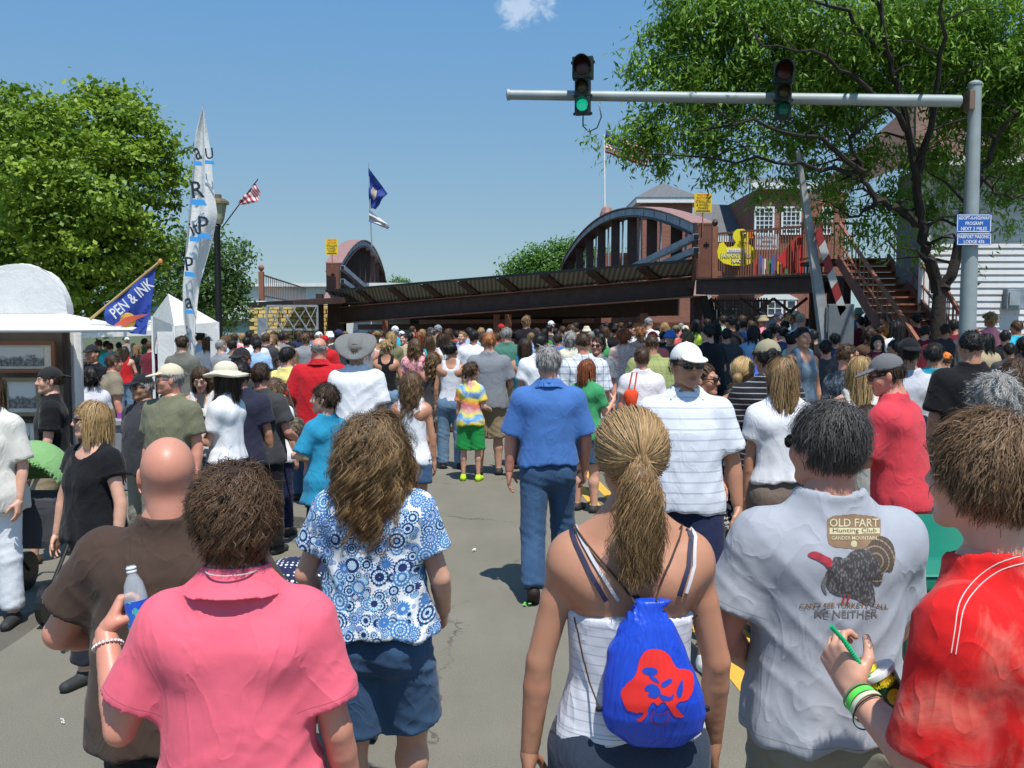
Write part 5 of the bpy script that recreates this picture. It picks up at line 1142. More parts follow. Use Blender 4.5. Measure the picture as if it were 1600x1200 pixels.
def tree(label, base, limbs, blobs, n, size, lm, bm_, rtrunk, seed, group=None, **k):
    rg = np.random.default_rng(seed); base = Vector(base); t = empty('tree', base, label=label, cat='tree', group=group)
    b = MB(); pts = [Vector(p)-base for p in limbs[0]]; b.tube(pts, [rtrunk*(1-.45*i/(len(pts)-1)) for i in range(len(pts))], 12); b.build('trunk', bm_, t, smooth=True)
    for lb_, r in limbs[1:]:
        b = MB(); pts = [Vector(p)-base for p in lb_]; q = []
        for i in range(len(pts)-1):
            for j in range(4): q.append(pts[i].lerp(pts[i+1], j/4)+Vector(rg.normal(scale=.04, size=3)))
        q.append(pts[-1]); b.tube(q, [max(.012, r*(1-.85*i/(len(q)-1))) for i in range(len(q))], 7)
        for j in range(3, len(q)-1, 2):      # side branches
            dr = Vector(rg.normal(size=3)); dr.z = abs(dr.z)*.5; dr.normalize(); ln = rg.uniform(.5, 1.3)*k.get('bl', 1); m_ = q[j]+dr*ln*.5+Vector((0, 0, .1)); b.tube([q[j], m_, q[j]+dr*ln], [r*.3, r*.2, .008], 5, False)
        b.build('branch', bm_, t, smooth=True)
    lv = [(np.array(Vector(c)-base), r) for c, r in blobs]; kk = {a: k[a] for a in ('asp', 'droop', 'clus', 'percl', 'flat') if a in k}; V, F, hv = leaves(lv, n, size, rg, **kk)
    cr = link('crown', mesh_np('crown', V, F, False, {'hv': hv}), lm, t); tag(cr, kind='stuff'); return t
lmA = leafmat('leaf_linden', (.07, .14, .014), (.34, .47, .05)); lmB = leafmat('leaf_locust', (.04, .115, .018), (.27, .46, .055)); lmC = leafmat('leaf_far', (.07, .17, .03), (.13, .27, .05)); lmD = leafmat('leaf_young', (.06, .12, .03), (.12, .2, .06))
# big linden at left
Y = 21; bl = [(at(x, y, Y+dy), r) for x, y, r, dy in ((20, 205, .95, 0), (85, 195, .85, -.5), (100, 230, 1.0, .5), (170, 175, .8, 0), (190, 215, .95, -.3), (215, 260, .8, 0), (235, 225, .45, 0), (60, 290, 1.4, -1), (140, 290, 1.35, -1.2), (205, 320, 1.0, 0), (240, 300, .5, .2), (250, 345, .35, 0), (10, 350, 1.3, 0), (90, 370, 1.3, -1), (165, 375, 1.1, -.7), (215, 385, .7, .2), (30, 440, 1.0, 0), (110, 440, 1.0, -.6), (180, 445, .9, 0), (-60, 250, 1.6, 0), (-70, 380, 1.8, 0), (120, 330, 1.4, 1.5), (60, 240, 1.4, 1.5), (225, 420, .5, .5), (140, 150, .4, 0), (115, 480, .9, .5), (180, 490, .6, .8), (40, 160, .3, 0), (205, 170, .3, 0))]
bl += [(at(x, y, 21), r) for x, y, r in ((112, 165, .3), (160, 148, .35), (185, 150, .3), (60, 175, .35), (215, 185, .3), (262, 232, .3), (255, 270, .35), (272, 298, .3), (262, 325, .3), (258, 372, .25), (255, 400, .3), (245, 450, .35), (235, 260, .4), (30, 150, .25), (245, 205, .25))]
bs = Vector((at(110, 500, 21.5).x, 21.5, 0)); f_ = bs+Vector((.1, 0, 2.3))
tree('large bright green linden tree behind the tents at left', bs, [[bs, bs+Vector((0, 0, 1.2)), f_]]+[([f_, f_.lerp(q, .5)+Vector((0, 0, .3)), q], .1) for q, r in bl[:20:2]], [(c, r*.88) for c, r in bl], 62000, .135, lmA, bark, .24, 5, asp=1.7, clus=.42, percl=64, flat=.42)
Y = 34; bl = [(at(x, y, Y), r) for x, y, r in ((275, 395, .9), (310, 380, .8), (350, 400, .9), (330, 440, 1.1), (280, 450, 1.1), (365, 440, .6), (350, 485, .9), (300, 500, .9), (265, 500, .9), (372, 480, .5))]
bs = Vector((at(318, 500, Y).x, Y, 0)); f_ = bs+Vector((0, 0, 1.8)); tree('thin leaved young tree behind the street lamp', bs, [[bs, f_]]+[([f_, f_.lerp(q, .5)+Vector((0, 0, .3)), q], .06) for q, r in bl[:8]], bl, 15000, .15, lmD, barkg, .12, 6, asp=1.8, clus=.4, percl=14)
Y = 82; bl = [(at(x, y, Y), r) for x, y, r in ((800, 428, 1.4), (825, 418, 1.7), (850, 410, 2.0), (880, 405, 2.0), (895, 392, 1.3), (910, 415, 2), (840, 435, 2.2), (880, 440, 2.5), (935, 430, 3), (905, 385, .8))]
bs = Vector((at(860, 500, Y).x, Y, 0)); f_ = bs+Vector((0, 0, 3)); tree('rounded bright green tree seen between the two arches', bs, [[bs, f_]]+[([f_, q], .1) for q, r in bl[::2]], bl, 20000, .26, lmC, bark, .3, 7, asp=1.5, clus=.8, percl=20)
Y = 85; bl = [(at(x, y, Y), r) for x, y, r in ((622, 443, .7), (635, 448, .7), (612, 447, .5))]; bs = Vector((at(623, 500, Y).x, Y, 0)); tree('small green treetop at the far end of the left arch', bs, [[bs, bs+Vector((0, 0, 3.5))], ([bs+Vector((0, 0, 3)), bl[0][0]], .08)], bl, 2500, .2, lmC, bark, .15, 8, clus=.5)
# honey locust at right
tb = Vector((at(1466, 500, 18.6).x, 18.6, 0)); KY = lambda x, y, Y: (Y if y < -40 else (Y+(5.0 if Y < 18 else 0)))
L_ = lambda x, y, Y: at(x, y, KY(x, y, Y))
fork = L_(1468, 452, 18.6)
limbs = [[tb, L_(1464, 560, 18.6), L_(1466, 500, 18.6), fork]]
for pts, r in (([fork, L_(1448, 400, 13.4), L_(1440, 350, 13.3), L_(1410, 330, 13.2), L_(1370, 315, 13), L_(1345, 270, 12.8), L_(1320, 200, 12.6)], .13), ([fork, L_(1492, 400, 13.5), L_(1512, 340, 13.3), L_(1530, 270, 13), L_(1570, 200, 12.6), L_(1640, 120, 12)], .12),
               ([L_(1440, 350, 13.3), L_(1428, 280, 13), L_(1420, 200, 12.8), L_(1390, 90, 12.4), L_(1370, 0, 12), L_(1350, -150, 12)], .1), ([L_(1345, 270, 12.8), L_(1280, 215, 12.3), L_(1180, 190, 12), L_(1080, 205, 11.6)], .06), ([L_(1428, 280, 13), L_(1460, 180, 12.5), L_(1470, 60, 12), L_(1480, -60, 12)], .08),
               ([L_(1420, 200, 12.8), L_(1350, 130, 12.2), L_(1270, 80, 11.8), L_(1180, 60, 11.5)], .06), ([L_(1390, 90, 12.4), L_(1320, 20, 12), L_(1200, -30, 12)], .06), ([L_(1345, 270, 12.8), L_(1260, 260, 12.4), L_(1150, 250, 12), L_(1000, 240, 11.8)], .05), ([L_(1530, 270, 13), L_(1560, 300, 12.6), L_(1600, 310, 12.3)], .05), ([L_(1370, 0, 12), L_(1500, -150, 10.5), L_(1600, -300, 9.5)], .08), ([L_(1370, 315, 13), L_(1340, 340, 13.2), L_(1300, 330, 13.5)], .05)): limbs.append((pts, r))
bl = [(at(x, y-(0 if y >= -40 else 170), KY(x, y, Y)+(1.1 if y >= -40 else 0)), r*((1.4 if y < 180 else 1.0) if y >= -40 else 1.1)) for x, y, Y, r in ((960, 225, 12, .35), (940, 240, 12, .22), (1000, 200, 12, .4), (1050, 160, 11.8, .4), (1040, 230, 12, .4), (1000, 110, 12, .28), (1040, 80, 12, .4), (1060, 20, 12, .4), (1110, 40, 12, .55), (1110, 120, 12, .5), (1100, 210, 12, .5), (1150, 250, 12, .45), (1160, 180, 12, .5), (1180, 80, 12, .6), (1170, 0, 12, .6), (1240, 40, 12, .7), (1250, 130, 12, .5), (1230, 220, 12.3, .5), (1200, 300, 12.5, .32), (1150, 290, 12.3, .25), (1290, 200, 12.5, .5), (1270, 280, 12.6, .4), (1320, 60, 12, .7), (1330, 150, 12.3, .5), (1310, 310, 12.8, .38), (1350, 230, 12.6, .4), (1385, 330, 13, .4), (1340, 370, 13.2, .3), (1400, 40, 12, .6), (1400, 130, 12.3, .45), (1420, 250, 12.6, .4), (1460, 90, 12, .5), (1490, 20, 12, .7), (1490, 160, 12.5, .4), (1530, 100, 12, .6), (1580, 40, 12, .7), (1570, 170, 12.3, .5), (1600, 250, 12.5, .5), (1540, 260, 12.6, .4), (1560, 300, 12.6, .3), (1480, 300, 13, .3), (1640, 150, 12, .9), (1300, -60, 12, 1.2), (1450, -80, 12, 1.3), (1180, -60, 12, .8), (1400, -220, 11.5, 1.5), (1300, 110, 13.5, .7), (1450, 60, 14, .7), (1350, -60, 12.5, 1.5), (1500, -110, 10.8, 1.6), (1420, -300, 10.2, 1.6), (1250, -120, 13.5, 1.2), (1230, 300, 12.6, .28), (1460, 380, 13.4, .25), (1520, 420, 13, .15), (1080, 150, 13, .45), (1120, 265, 12.1, .25), (1340, 262, 12.8, .4), (1400, 300, 12.8, .4), (1475, 240, 12.6, .42), (1550, 230, 12.8, .42), (1590, 300, 12.8, .4), (1510, 330, 13, .28), (1450, 330, 13.4, .3), (1565, 350, 13.3, .26), (1425, 395, 13.4, .24), (1375, 375, 13.3, .3), (1500, 190, 12.6, .42), (1580, 120, 12.5, .5), (1290, 335, 13.2, .22), (1000, 225, 12, .35), (965, 245, 12, .25), (1025, 262, 12, .22), (935, 215, 12, .2), (1060, 130, 12, .4), (1160, 120, 12, .45))]
tree('large honey locust tree with drooping fronds above the traffic signals', tb, limbs, bl, 185000, .15, lmB, bark, .21, 9, asp=3.6, droop=.55, clus=.30, percl=38, flat=1.1, bl=.9)
# ---------------------------------------------------------------- traffic mast, signals, signs
PY = 16.6; pp = at(1512, 500, PY); ms = empty('traffic_mast', (pp.x, pp.y, 0), label='tall grey traffic signal mast whose long arm reaches left over the street', cat='traffic mast')
lo = lambda px, py, Y=PY: at(px, py, Y)-Vector(ms.location)
zt = at(1508, 133, PY).z; b = MB(); b.tube([(0, 0, 0), (0, 0, 2.5), (0, 0, zt)], [.15, .14, .105], 20); b.build('pole', alu, ms, smooth=True)
b = MB(); b.lathe([(.12, 0), (.12, .03), (.07, .07), (.01, .09)], 16, (0, 0, zt)); b.build('pole_cap', alu, ms, smooth=True)
A0, A1 = lo(1500, 158), lo(795, 148); b = MB(); b.tube([A0+(Vector((0, 0, 0))-A0)*Vector((1, 1, 0)).x*0, A0.lerp(A1, .5), A1], [.105, .095, .085], 18); b.build('arm', alu, ms, smooth=True)
b = MB(); b.lathe([(.1, -.02), (.1, .03), (.02, .05)], 16, A1, Matrix.Rotation(R(-90), 3, 'Y')); b.build('arm_cap', alu, ms, smooth=True)
b = MB(); b.box((-.1, 0, A0.z), (.1, .26, .34)); b.build('arm_bracket', plain('weathered_bracket', (.17, .12, .09), .7), ms, bevel=.02)
def signal(px, py0, tw, label, dim):
    t = empty('traffic_signal', at(px, py0, PY-.25), label=label, cat='traffic light', group='traffic signals on the mast arm'); t.rotation_euler[2] = tw
    b = MB(); b.box((0, 0, -.15), (.36, .2, .37)); b.box((0, 0, -.49), (.27, .18, .30)); b.box((0, 0, -.79), (.27, .18, .30)); b.build('housing', dkgreen, t, bevel=.02)
    for sx in (-1, 1):
        for z in (-.05, -.30, -.62, -.92): b = MB(); b.box((sx*(.19 if z > -.3 else .15), .0, z), (.03, .05, .04)); b.build('hinge', black, t)
    for i, (z, r, c) in enumerate(((-.15, .145, (.05, .01, .01)), (-.49, .105, (.05, .04, .01)), (-.79, .105, None))):
        if c: m = plain('lens%d' % i, c, .25)
        else:
            g = NG('lit_green'+label[:6]); vo = g.n('ShaderNodeTexVoronoi', {'Scale': 42.0, 'Randomness': .2}); e = g.mix(g.math('LESS_THAN', vo.outputs['Distance'], .45), (.0, .12, .08), (.02, .85, .5)); m = g.fin((.01, .2, .14) if not dim else (.005, .045, .035), .3, None, Emission_Color=e, Emission_Strength=(.9 if not dim else .05))
        b = MB(); b.lathe([(.001, .0), (r*.97, .0), (r*.9, .02), (r*.5, .035), (.001, .04)], 20, (0, -.095, z), Matrix.Rotation(R(90), 3, 'X')); b.build('lens', m, t, smooth=True)
        vs = []; fs = []; n = 18
        for j in range(n+1):
            a = R(-30)+R(240)*j/n
            for (rr, y) in ((r*1.08, -.1), (r*1.08, -.1-(.26 if i == 0 else .2)*(.35+.65*max(0, math.sin(a)))), (r*1.0, -.1-(.26 if i == 0 else .2)*(.35+.65*max(0, math.sin(a)))), (r*1.0, -.1)): vs.append((rr*math.cos(a), y, z+rr*math.sin(a)))
        for j in range(n):
            for q in range(4): fs.append((j*4+q, j*4+(q+1) % 4, j*4+4+(q+1) % 4, j*4+4+q))
        b = MB(); b.add(vs, fs); b.build('visor', black, t, smooth=True)
    if not dim:
        b = MB(); b.tube([(.0, .05, -.95), (.0, .05, -1.12), (.1, .05, -1.22), (.24, .1, -1.15), (.31, .15, -.95), (.27, .2, -.75), (.28, .25, -.68)], .012, 8); b.build('cable', black, t, smooth=True)
    b = MB(); b.box((0, .16, -.62), (.1, .18, .3)); b.build('mount', black, t)
signal(911, 93, R(-10), 'left traffic signal with lit green lens hanging on the mast arm against blue sky', False)
signal(1225, 100, R(-12), 'right traffic signal with dim green lens on the mast arm before dark foliage', True)
def board(px0, py0, px1, py1, Y, m, nm, label, lines, tm, post=None, rim=None, cat='sign', th=.02, group=None):
    a, c = at(px0, py0, Y), at(px1, py1, Y); ctr = (a+c)/2; w, h = c.x-a.x, a.z-c.z; t = empty(nm, ctr, label=label, cat=cat, group=group); b = MB(); b.box((0, 0, 0), (w, th, h)); b.build('panel', m, t, bevel=.004)
    if rim:
        b = MB()
        for sx in (-1, 1): b.box((sx*(w/2-.012), -th/2-.002, 0), (.012, .004, h*.94)); b.box((0, -th/2-.002, sx*(h/2-.012)), (w*.9, .004, .012))
        b.build('border', rim, t)
    for s, u, v, lh, lw, *mm in lines: text(s, mm[0] if mm else tm, t, (u*w/2, -th/2-.004, v*h/2), lh*h, lw*w)
    if post:
        for q in post: b = MB(); b.beam(*q[:2], q[2], q[2], Vector((0, 1, 0))); b.build('post', galv, t)
    return t, w, h
blue = plain('sign_blue', (.02, .11, .42), .45, var=.03)
board(1495, 335, 1548, 363, PY-.2, blue, 'road_sign', 'upper blue sign reading ADOPT-A-HIGHWAY PROGRAM on the mast pole', [('ADOPT-A-HIGHWAY', 0, .6, .2, .9), ('PROGRAM', 0, 0, .2, .5), ('NEXT 2 MILES', 0, -.6, .2, .75)], whp, rim=whp, group='blue signs on the mast pole')
board(1495, 364.5, 1548, 383, PY-.2, blue, 'road_sign', 'lower blue sign reading FAIRPORT MASONIC LODGE 476 on the mast pole', [('FAIRPORT MASONIC', 0, .42, .3, .9), ('LODGE 476', 0, -.42, .3, .6)], whp, rim=whp, group='blue signs on the mast pole')
for (x0, y0, x1, y1, Y, lab, pb) in ((509, 373, 528, 398, 42, 'yellow stroller sign on a thin pole over the left arch post', 415), (1085, 302, 1112, 332, 29.6, 'yellow stroller sign on a thin pole over the right arch post', 358)):
    t, w, h = board(x0, y0, x1, y1, Y, yel, 'warning_sign', lab, [('WALK YOUR', 0, .82, .12, .7, redp), ('BICYCLES', 0, .5, .12, .7, redp), ('STROLLERS', 0, .12, .14, .85), ('& WHEEL-', 0, -.22, .14, .75), ('CHAIRS', 0, -.55, .14, .6)], blkp, group='yellow stroller warning signs on the bridge')
    b = MB(); b.box((0, -.014, -h*.42), (w*.8, .004, h*.05)); b.build('arrow', blkp, t); b = MB(); zz = at(x0, pb, Y).z-t.location.z; b.beam((0, .03, zz-.1), (0, .03, -h*.3), .03, .03, Vector((0, 1, 0))); b.build('post', rust, t)
board(1180, 366, 1216, 390, 27.4, plain('sign_pale', (.55, .58, .6), .5), 'warning_sign', "pale grey sign reading DON'T WALK DURING WARNING BELL on the footwalk railing", [("DON'T WALK", 0, .55, .17, .8), ('DURING', 0, .0, .17, .5), ('WARNING BELL', 0, -.55, .17, .85)], blkp)
# the duck race sign: a flat board cut to shape
dk = empty('duck_sign', at(1152, 388, 27.6), label='yellow duck shaped board for the duck race hung on the footwalk railing', cat='sign')
def dpx(pts, dy=0): 
    return [at(x, y, 27.6-dy)-Vector(dk.location) for x, y in pts]
yd = plain('duck_yellow', (.80, .68, .02), .5, var=.03); b = MB()
body = [(1121, 392), (1124, 380), (1130, 378), (1136, 386), (1146, 385), (1150, 379), (1145, 371), (1146, 363), (1152, 358), (1161, 357.5), (1168, 361), (1171, 367), (1171, 374), (1168, 380), (1176, 386), (1181, 394), (1181, 403), (1175, 411), (1164, 415), (1145, 415), (1130, 411), (1122, 403)]
b.prism(dpx(body), (0, .03, 0)); b.build('board', yd, dk)
b = MB(); b.prism(dpx([(1169, 365), (1174, 362), (1178, 363), (1175, 367.5), (1178, 371), (1174, 373), (1170, 371)], .004), (0, .03, 0)); b.build('beak', plain('orange', (.75, .15, .02), .5), dk)
b = MB(); q = dpx([(1164, 367)], .02)[0]; b.lathe([(.001, 0), (.05, 0), (.05, .004), (.001, .005)], 14, q, Matrix.Rotation(R(90), 3, 'X')); ey = b.build('eye', whp, dk); b = MB(); b.lathe([(.001, 0), (.03, 0), (.03, .004), (.001, .005)], 12, q+Vector((0, -.008, 0)), Matrix.Rotation(R(90), 3, 'X')); b.build('pupil', blkp, ey)
b = MB(); b.box(dpx([(1150, 391.5)], .012)[0], (.54, .006, .1)); b.build('sponsor_strip', whp, dk)
for s, x, y, h, w in (('Sun.', 1161, 378.5, .085, .25), ('3pm', 1158, 383.5, .09, .24)): text(s, blkp, dk, dpx([(x, y)], .012)[0], h, w)
text('Bank of America', plain('print_navy', (.02, .04, .2), .5, var=0), dk, dpx([(1150, 391.5)], .02)[0], .05, .42)
navp = plain('print_olive', (.10, .09, .02), .5, var=0); text('FAIRPORT DUCK', navp, dk, dpx([(1151.3, 399.8)], .012)[0], .15, .96); text('RACE', navp, dk, dpx([(1153.3, 407.8)], .012)[0], .15, .40)
text('FAIRPORT DUCK', plain('print_pale', (.8, .78, .6), .5, var=0), dk, dpx([(1151, 399.5)], .02)[0], .12, .92); text('RACE', plain('print_pale', (.8, .78, .6), .5, var=0), dk, dpx([(1153, 407.5)], .02)[0], .12, .36)
# raised gate
gt = empty('crossing_gate', at(1300, 540, 18), label='raised crossing gate leaning left with red and white striped arm', cat='barrier'); gl = lambda px, py, Y=18: at(px, py, Y)-Vector(gt.location)
b = MB()
P, Q = gl(1292, 545), gl(1262, 340); b.tube([P, P.lerp(Q, .5), Q, gl(1246, 235)], [.16, .12, .09, .05], 4); b.build('mast', plain('mast_grey', (.26, .27, .27), .6, var=.2), gt)
n = 6
for i in range(n):
    a, c = gl(1273, 365, 17.8), gl(1313, 495, 17.8); p, q = a.lerp(c, i/n), a.lerp(c, (i+1)/n-.008); w = Vector((.11, 0, .02)); o_ = Vector((0, 0, .12))
    b = MB(); b.prism([p, p+w+o_, q+w+o_, q], (0, .04, 0)); b.build('stripe_board', plain('shaded_red', (.25, .02, .02), .6) if i % 2 == 0 else plain('shaded_white', (.4, .4, .38), .6), gt)  # shade on the boards is put into the darkened red and white
b = MB(); b.box(gl(1308, 540), (.5, .4, 1.6)); b.box(gl(1300, 500), (.34, .34, .5)); b.build('machine_case', plain('case_grey', (.13, .14, .15), .6), gt, bevel=.03)
# ---------------------------------------------------------------- flags and lamp
def cloth(name, edge_a, edge_b, nu, nv, amp, m, parent, seed=1, fr=9):
    """sheet between two pixel-derived edges (lists of points) with waves in depth"""
    rg = np.random.default_rng(seed); V = []; F = []
    def smp(E, t):
        k = t*(len(E)-1); i = min(int(k), len(E)-2); return Vector(E[i]).lerp(Vector(E[i+1]), k-i)
    for i in range(nu+1):
        for j in range(nv+1):
            u, v = i/nu, j/nv; p = smp(edge_a, v).lerp(smp(edge_b, v), u); p += Vector((0, 1, 0))*amp*u**.5*math.sin(fr*u+4*v+seed)+Vector((0, .6, 0))*amp*math.sin(11*v+3*u+seed*2); V.append(p)
    for i in range(nu):
        for j in range(nv): a = i*(nv+1)+j; F.append((a, a+1, a+nv+2, a+nv+1))
    me = mesh_np(name, np.array([tuple(v) for v in V]), np.array(F)); uv = me.uv_layers.new(name='UVMap'); k = 0; d = np.zeros(len(me.loops)*2, dtype=np.float32); li = np.array(F).ravel(); d[0::2] = (li//(nv+1))/nu; d[1::2] = (li % (nv+1))/nv; uv.data.foreach_set('uv', d)
    return link(name, me, m, parent)
def uvn(g): return g.n('ShaderNodeSeparateXYZ', {0: g.n('ShaderNodeTexCoord').outputs['UV']}).outputs
def translucent(g, c, k=.3):
    tr = g.n('ShaderNodeBsdfTranslucent'); g.set(tr.inputs[0], c); ms_ = g.n('ShaderNodeMixShader', {0: k}); g.t.links.new(g.p.outputs[0], ms_.inputs[1]); g.t.links.new(tr.outputs[0], ms_.inputs[2]); g.t.links.new(ms_.outputs[0], g.o.inputs[0]); return g.m
def us_mat(nm, canton=True):
    g = NG(nm); U, V, _ = uvn(g); st = g.math('GREATER_THAN', g.math('FRACT', g.math('MULTIPLY', V, 6.5)), .5); c = g.mix(st, (.6, .03, .04), (.78, .76, .76))
    if canton:
        m = g.math('MULTIPLY', g.math('LESS_THAN', U, .42), g.math('GREATER_THAN', V, .46)); c = g.mix(m, c, (.03, .05, .2))
    g.fin(c, .7); return translucent(g, c)
lx = at(342, 500, 20); lp_ = empty('street_lamp', (lx.x, lx.y, 0), label='black street lamp post with a bronze lantern left of the bridge', cat='street lamp'); zz = at(342, 350, 20).z
b = MB(); b.lathe([(.17, 0), (.17, .5), (.09, .6), (.075, 1.2), (.065, zz-.1), (.085, zz-.05), (.05, zz)], 14); b.build('post', black, lp_, smooth=True)
b = MB(); b.lathe([(.09, 0), (.13, .1), (.19, .42)], 8, (0.03, 0, zz)); g = NG('lamp_glass'); b.build('lantern', g.fin((.3, .3, .2), .2), lp_); b = MB(); b.lathe([(.24, .42), (.235, .47), (.15, .53), (.08, .54), (.08, .62), (.02, .63)], 12, (.03, 0, zz)); b.build('lantern_roof', plain('bronze', (.25, .19, .1), .4, .6), lp_)
f1 = empty('flag', at(352, 345, 19.9), label='small striped flag on a bracket of the street lamp', cat='flag'); fl_ = lambda px, py, Y=19.9: at(px, py, Y)-Vector(f1.location)
b = MB(); b.tube([fl_(346, 357), fl_(403, 280)], [.014, .012], 6); b.build('pole', black, f1)
cloth('flag_cloth', [fl_(399, 287), fl_(389, 297), fl_(371, 317)], [fl_(408, 302), fl_(403, 316), fl_(376, 320)], 10, 12, .04, (lambda g: (lambda U: translucent(g, (.7, .3, .3)) if g.fin(g.mix(g.math('GREATER_THAN', g.math('FRACT', g.math('MULTIPLY', U[1], 7)), .5), (.6, .03, .04), (.78, .76, .76)), .7) else None)(uvn(g)))(NG('stripes_only')), f1)
# state flag and village flag over the left arch
f2 = empty('flag_pole', at(580, 380, 46), label='tall thin pole with blue state flag and white pennant over the left arch', cat='flagpole'); l2 = lambda px, py, Y=46: at(px, py, Y)-Vector(f2.location)
b = MB(); b.tube([l2(581, 385), l2(579, 340), l2(576, 255)], [.035, .03, .02], 8); b.build('pole', alu, f2)
g = NG('state_blue'); U, V, _ = uvn(g); dd = g.math('SQRT', g.math('ADD', g.math('POWER', g.math('MULTIPLY', g.math('SUBTRACT', U, .42), 1.0), 2.0), g.math('POWER', g.math('SUBTRACT', V, .5), 2.0))); em = g.math('LESS_THAN', g.math('ADD', dd, g.math('MULTIPLY', g.noise(9, 3), .14)), .27)
c = g.mix(em, (.02, .05, .28), g.mix(g.ramp(g.noise(7, 3), .4, .6), (.6, .38, .12), (.6, .6, .62))); g.fin(c, .7); cloth('flag_cloth', [l2(576, 262), l2(576, 295), l2(577, 325)], [l2(606, 303), l2(595, 314), l2(587, 327)], 14, 14, .15, translucent(g, (.05, .1, .35)), f2, 2)
g = NG('pennant_white'); U, V, _ = uvn(g); c = g.mix(g.math('GREATER_THAN', V, .85), g.mix(g.math('LESS_THAN', g.math('ABSOLUTE', g.math('SUBTRACT', V, .5)), .12), (.72, .73, .76), (.55, .3, .12)), (.03, .06, .3)); g.fin(c, .7); cloth('pennant', [l2(576, 327), l2(577, 338), l2(576, 346)], [l2(608, 352), l2(608, 355), l2(606, 358)], 12, 8, .15, translucent(g, (.7, .7, .75)), f2, 3)
f3 = empty('flag_pole', at(945, 340, 60), label='white pole with stars and stripes behind the locust leaves over the right arch', cat='flagpole'); l3 = lambda px, py, Y=60: at(px, py, Y)-Vector(f3.location)
b = MB(); b.tube([l3(945, 335), l3(944, 210)], [.07, .05], 8); b.build('pole', white, f3)
cloth('flag_cloth', [l3(946, 238), l3(946, 222), l3(946, 205)], [l3(1012, 262), l3(1014, 240), l3(1005, 225)], 16, 10, .25, us_mat('us_flag'), f3, 4, 12)
b = MB(); b.lathe([(.5, 0), (.42, .5), (.3, .8), (.1, .95)], 10, l3(948, 345)); b.build('pole_base', pinkb, f3)
# feather banner
fb_ = empty('feather_banner', Vector((at(300, 600, 13.5).x, 13.5, 0)), label='tall white feather banner with black letters and blue accents', cat='banner'); l4 = lambda px, py, Y=13.5: at(px, py, Y)-Vector(fb_.location)
Lx = [(318, 168), (308, 205), (302, 245), (299, 300), (295, 350), (291, 400), (287, 450), (287, 500), (295, 545), (303, 600)]; Rx = [(318.5, 168), (323, 205), (329, 245), (333, 290), (339, 335), (330, 372), (318, 410), (309, 450), (305, 520), (304, 605)]
cl = cloth('banner_cloth', [l4(*p) for p in Lx], [l4(*p) for p in Rx], 14, 44, .07, canvas, fb_, 5, 7)
b = MB(); b.tube([l4(303, 640), l4(*Lx[8]), l4(*Lx[6]), l4(*Lx[3]), l4(*Lx[1]), l4(318, 162)], [.02, .018, .015, .012, .008, .004], 6); b.build('pole', alu, fb_)
ab = plain('accent_blue', (.05, .32, .7), .6, var=.03); inkc = plain('ink', (.015, .025, .04), .6, var=0)
for s, px, py, h, w, rot in (('U', 327, 240, .16, .11, .1), ('a', 309, 240, .18, .09, .3), ('R', 309, 296, .24, .18, .1), ('p', 318, 350, .22, .15, .0), ('it', 304, 357, .2, .12, .35), ('p', 296, 412, .2, .12, .1), ('a', 295, 474, .16, .1, .1)):
    q = l4(px, py, 13.32); text(s, inkc, cl, q, h, w, Vector((math.cos(rot), 0, math.sin(rot))), Vector((-math.sin(rot), 0, math.cos(rot))))
    b = MB(); b.prism([q+Vector((-w*.6, 0, -h*.55)), q+Vector((w*.5, 0, -h*.62)), q+Vector((w*.7, 0, -h*.95)), q+Vector((-w*.6, 0, -h*.9))], (0, .004, 0)); b.build('accent', ab, cl)
# pen & ink flag
f5 = empty('flag', at(150, 492, 8), label='blue PEN & INK flag on a slanted wooden pole above the art booth', cat='flag'); l5 = lambda px, py, Y=8: at(px, py, Y)-Vector(f5.location)
b = MB(); b.tube([l5(141, 499), l5(250, 409)], [.012, .012], 8); b.build('pole', plain('wood_pole', (.5, .33, .13), .5), f5); b = MB(); b.lathe([(.002, -.025), (.02, -.01), (.02, .01), (.002, .025)], 10, l5(250.5, 408.5)); b.build('finial', plain('copper', (.6, .25, .1), .4), f5, smooth=True)
nav = plain('flag_blue', (.035, .075, .36), .7, var=.08); E1 = [l5(165, 481), l5(205, 449), l5(243, 417)]; E2 = [l5(165, 505), l5(205, 521), l5(231, 523)]
fc_ = cloth('flag_cloth', E1, E2, 10, 16, .025, nav, f5, 2, 5)
dr = Vector((78, 0, 64)).normalized(); upv = Vector((-dr.z, 0, dr.x)); text('PEN & INK', plain('cream', (.7, .7, .66), .6, var=0), fc_, l5(206, 466, 7.93), .095, .44, dr, upv)
b = MB(); q = l5(200, 501, 7.95); b.lathe([(.001, 0), (.068, 0), (.068, .003), (.001, .003)], 20, q, Matrix.Rotation(R(90), 3, 'X')); b.build('sun_disc', plain('disc_yellow', (.75, .42, .08), .6), fc_)
b = MB(); b.prism([l5(178, 508, 7.93), l5(195, 496, 7.93), l5(215, 492, 7.93), l5(232, 491, 7.93), l5(214, 499, 7.93), l5(196, 509, 7.93)], (0, .003, 0)); b.build('swoosh', plain('swoosh_red', (.55, .1, .05), .6), fc_)
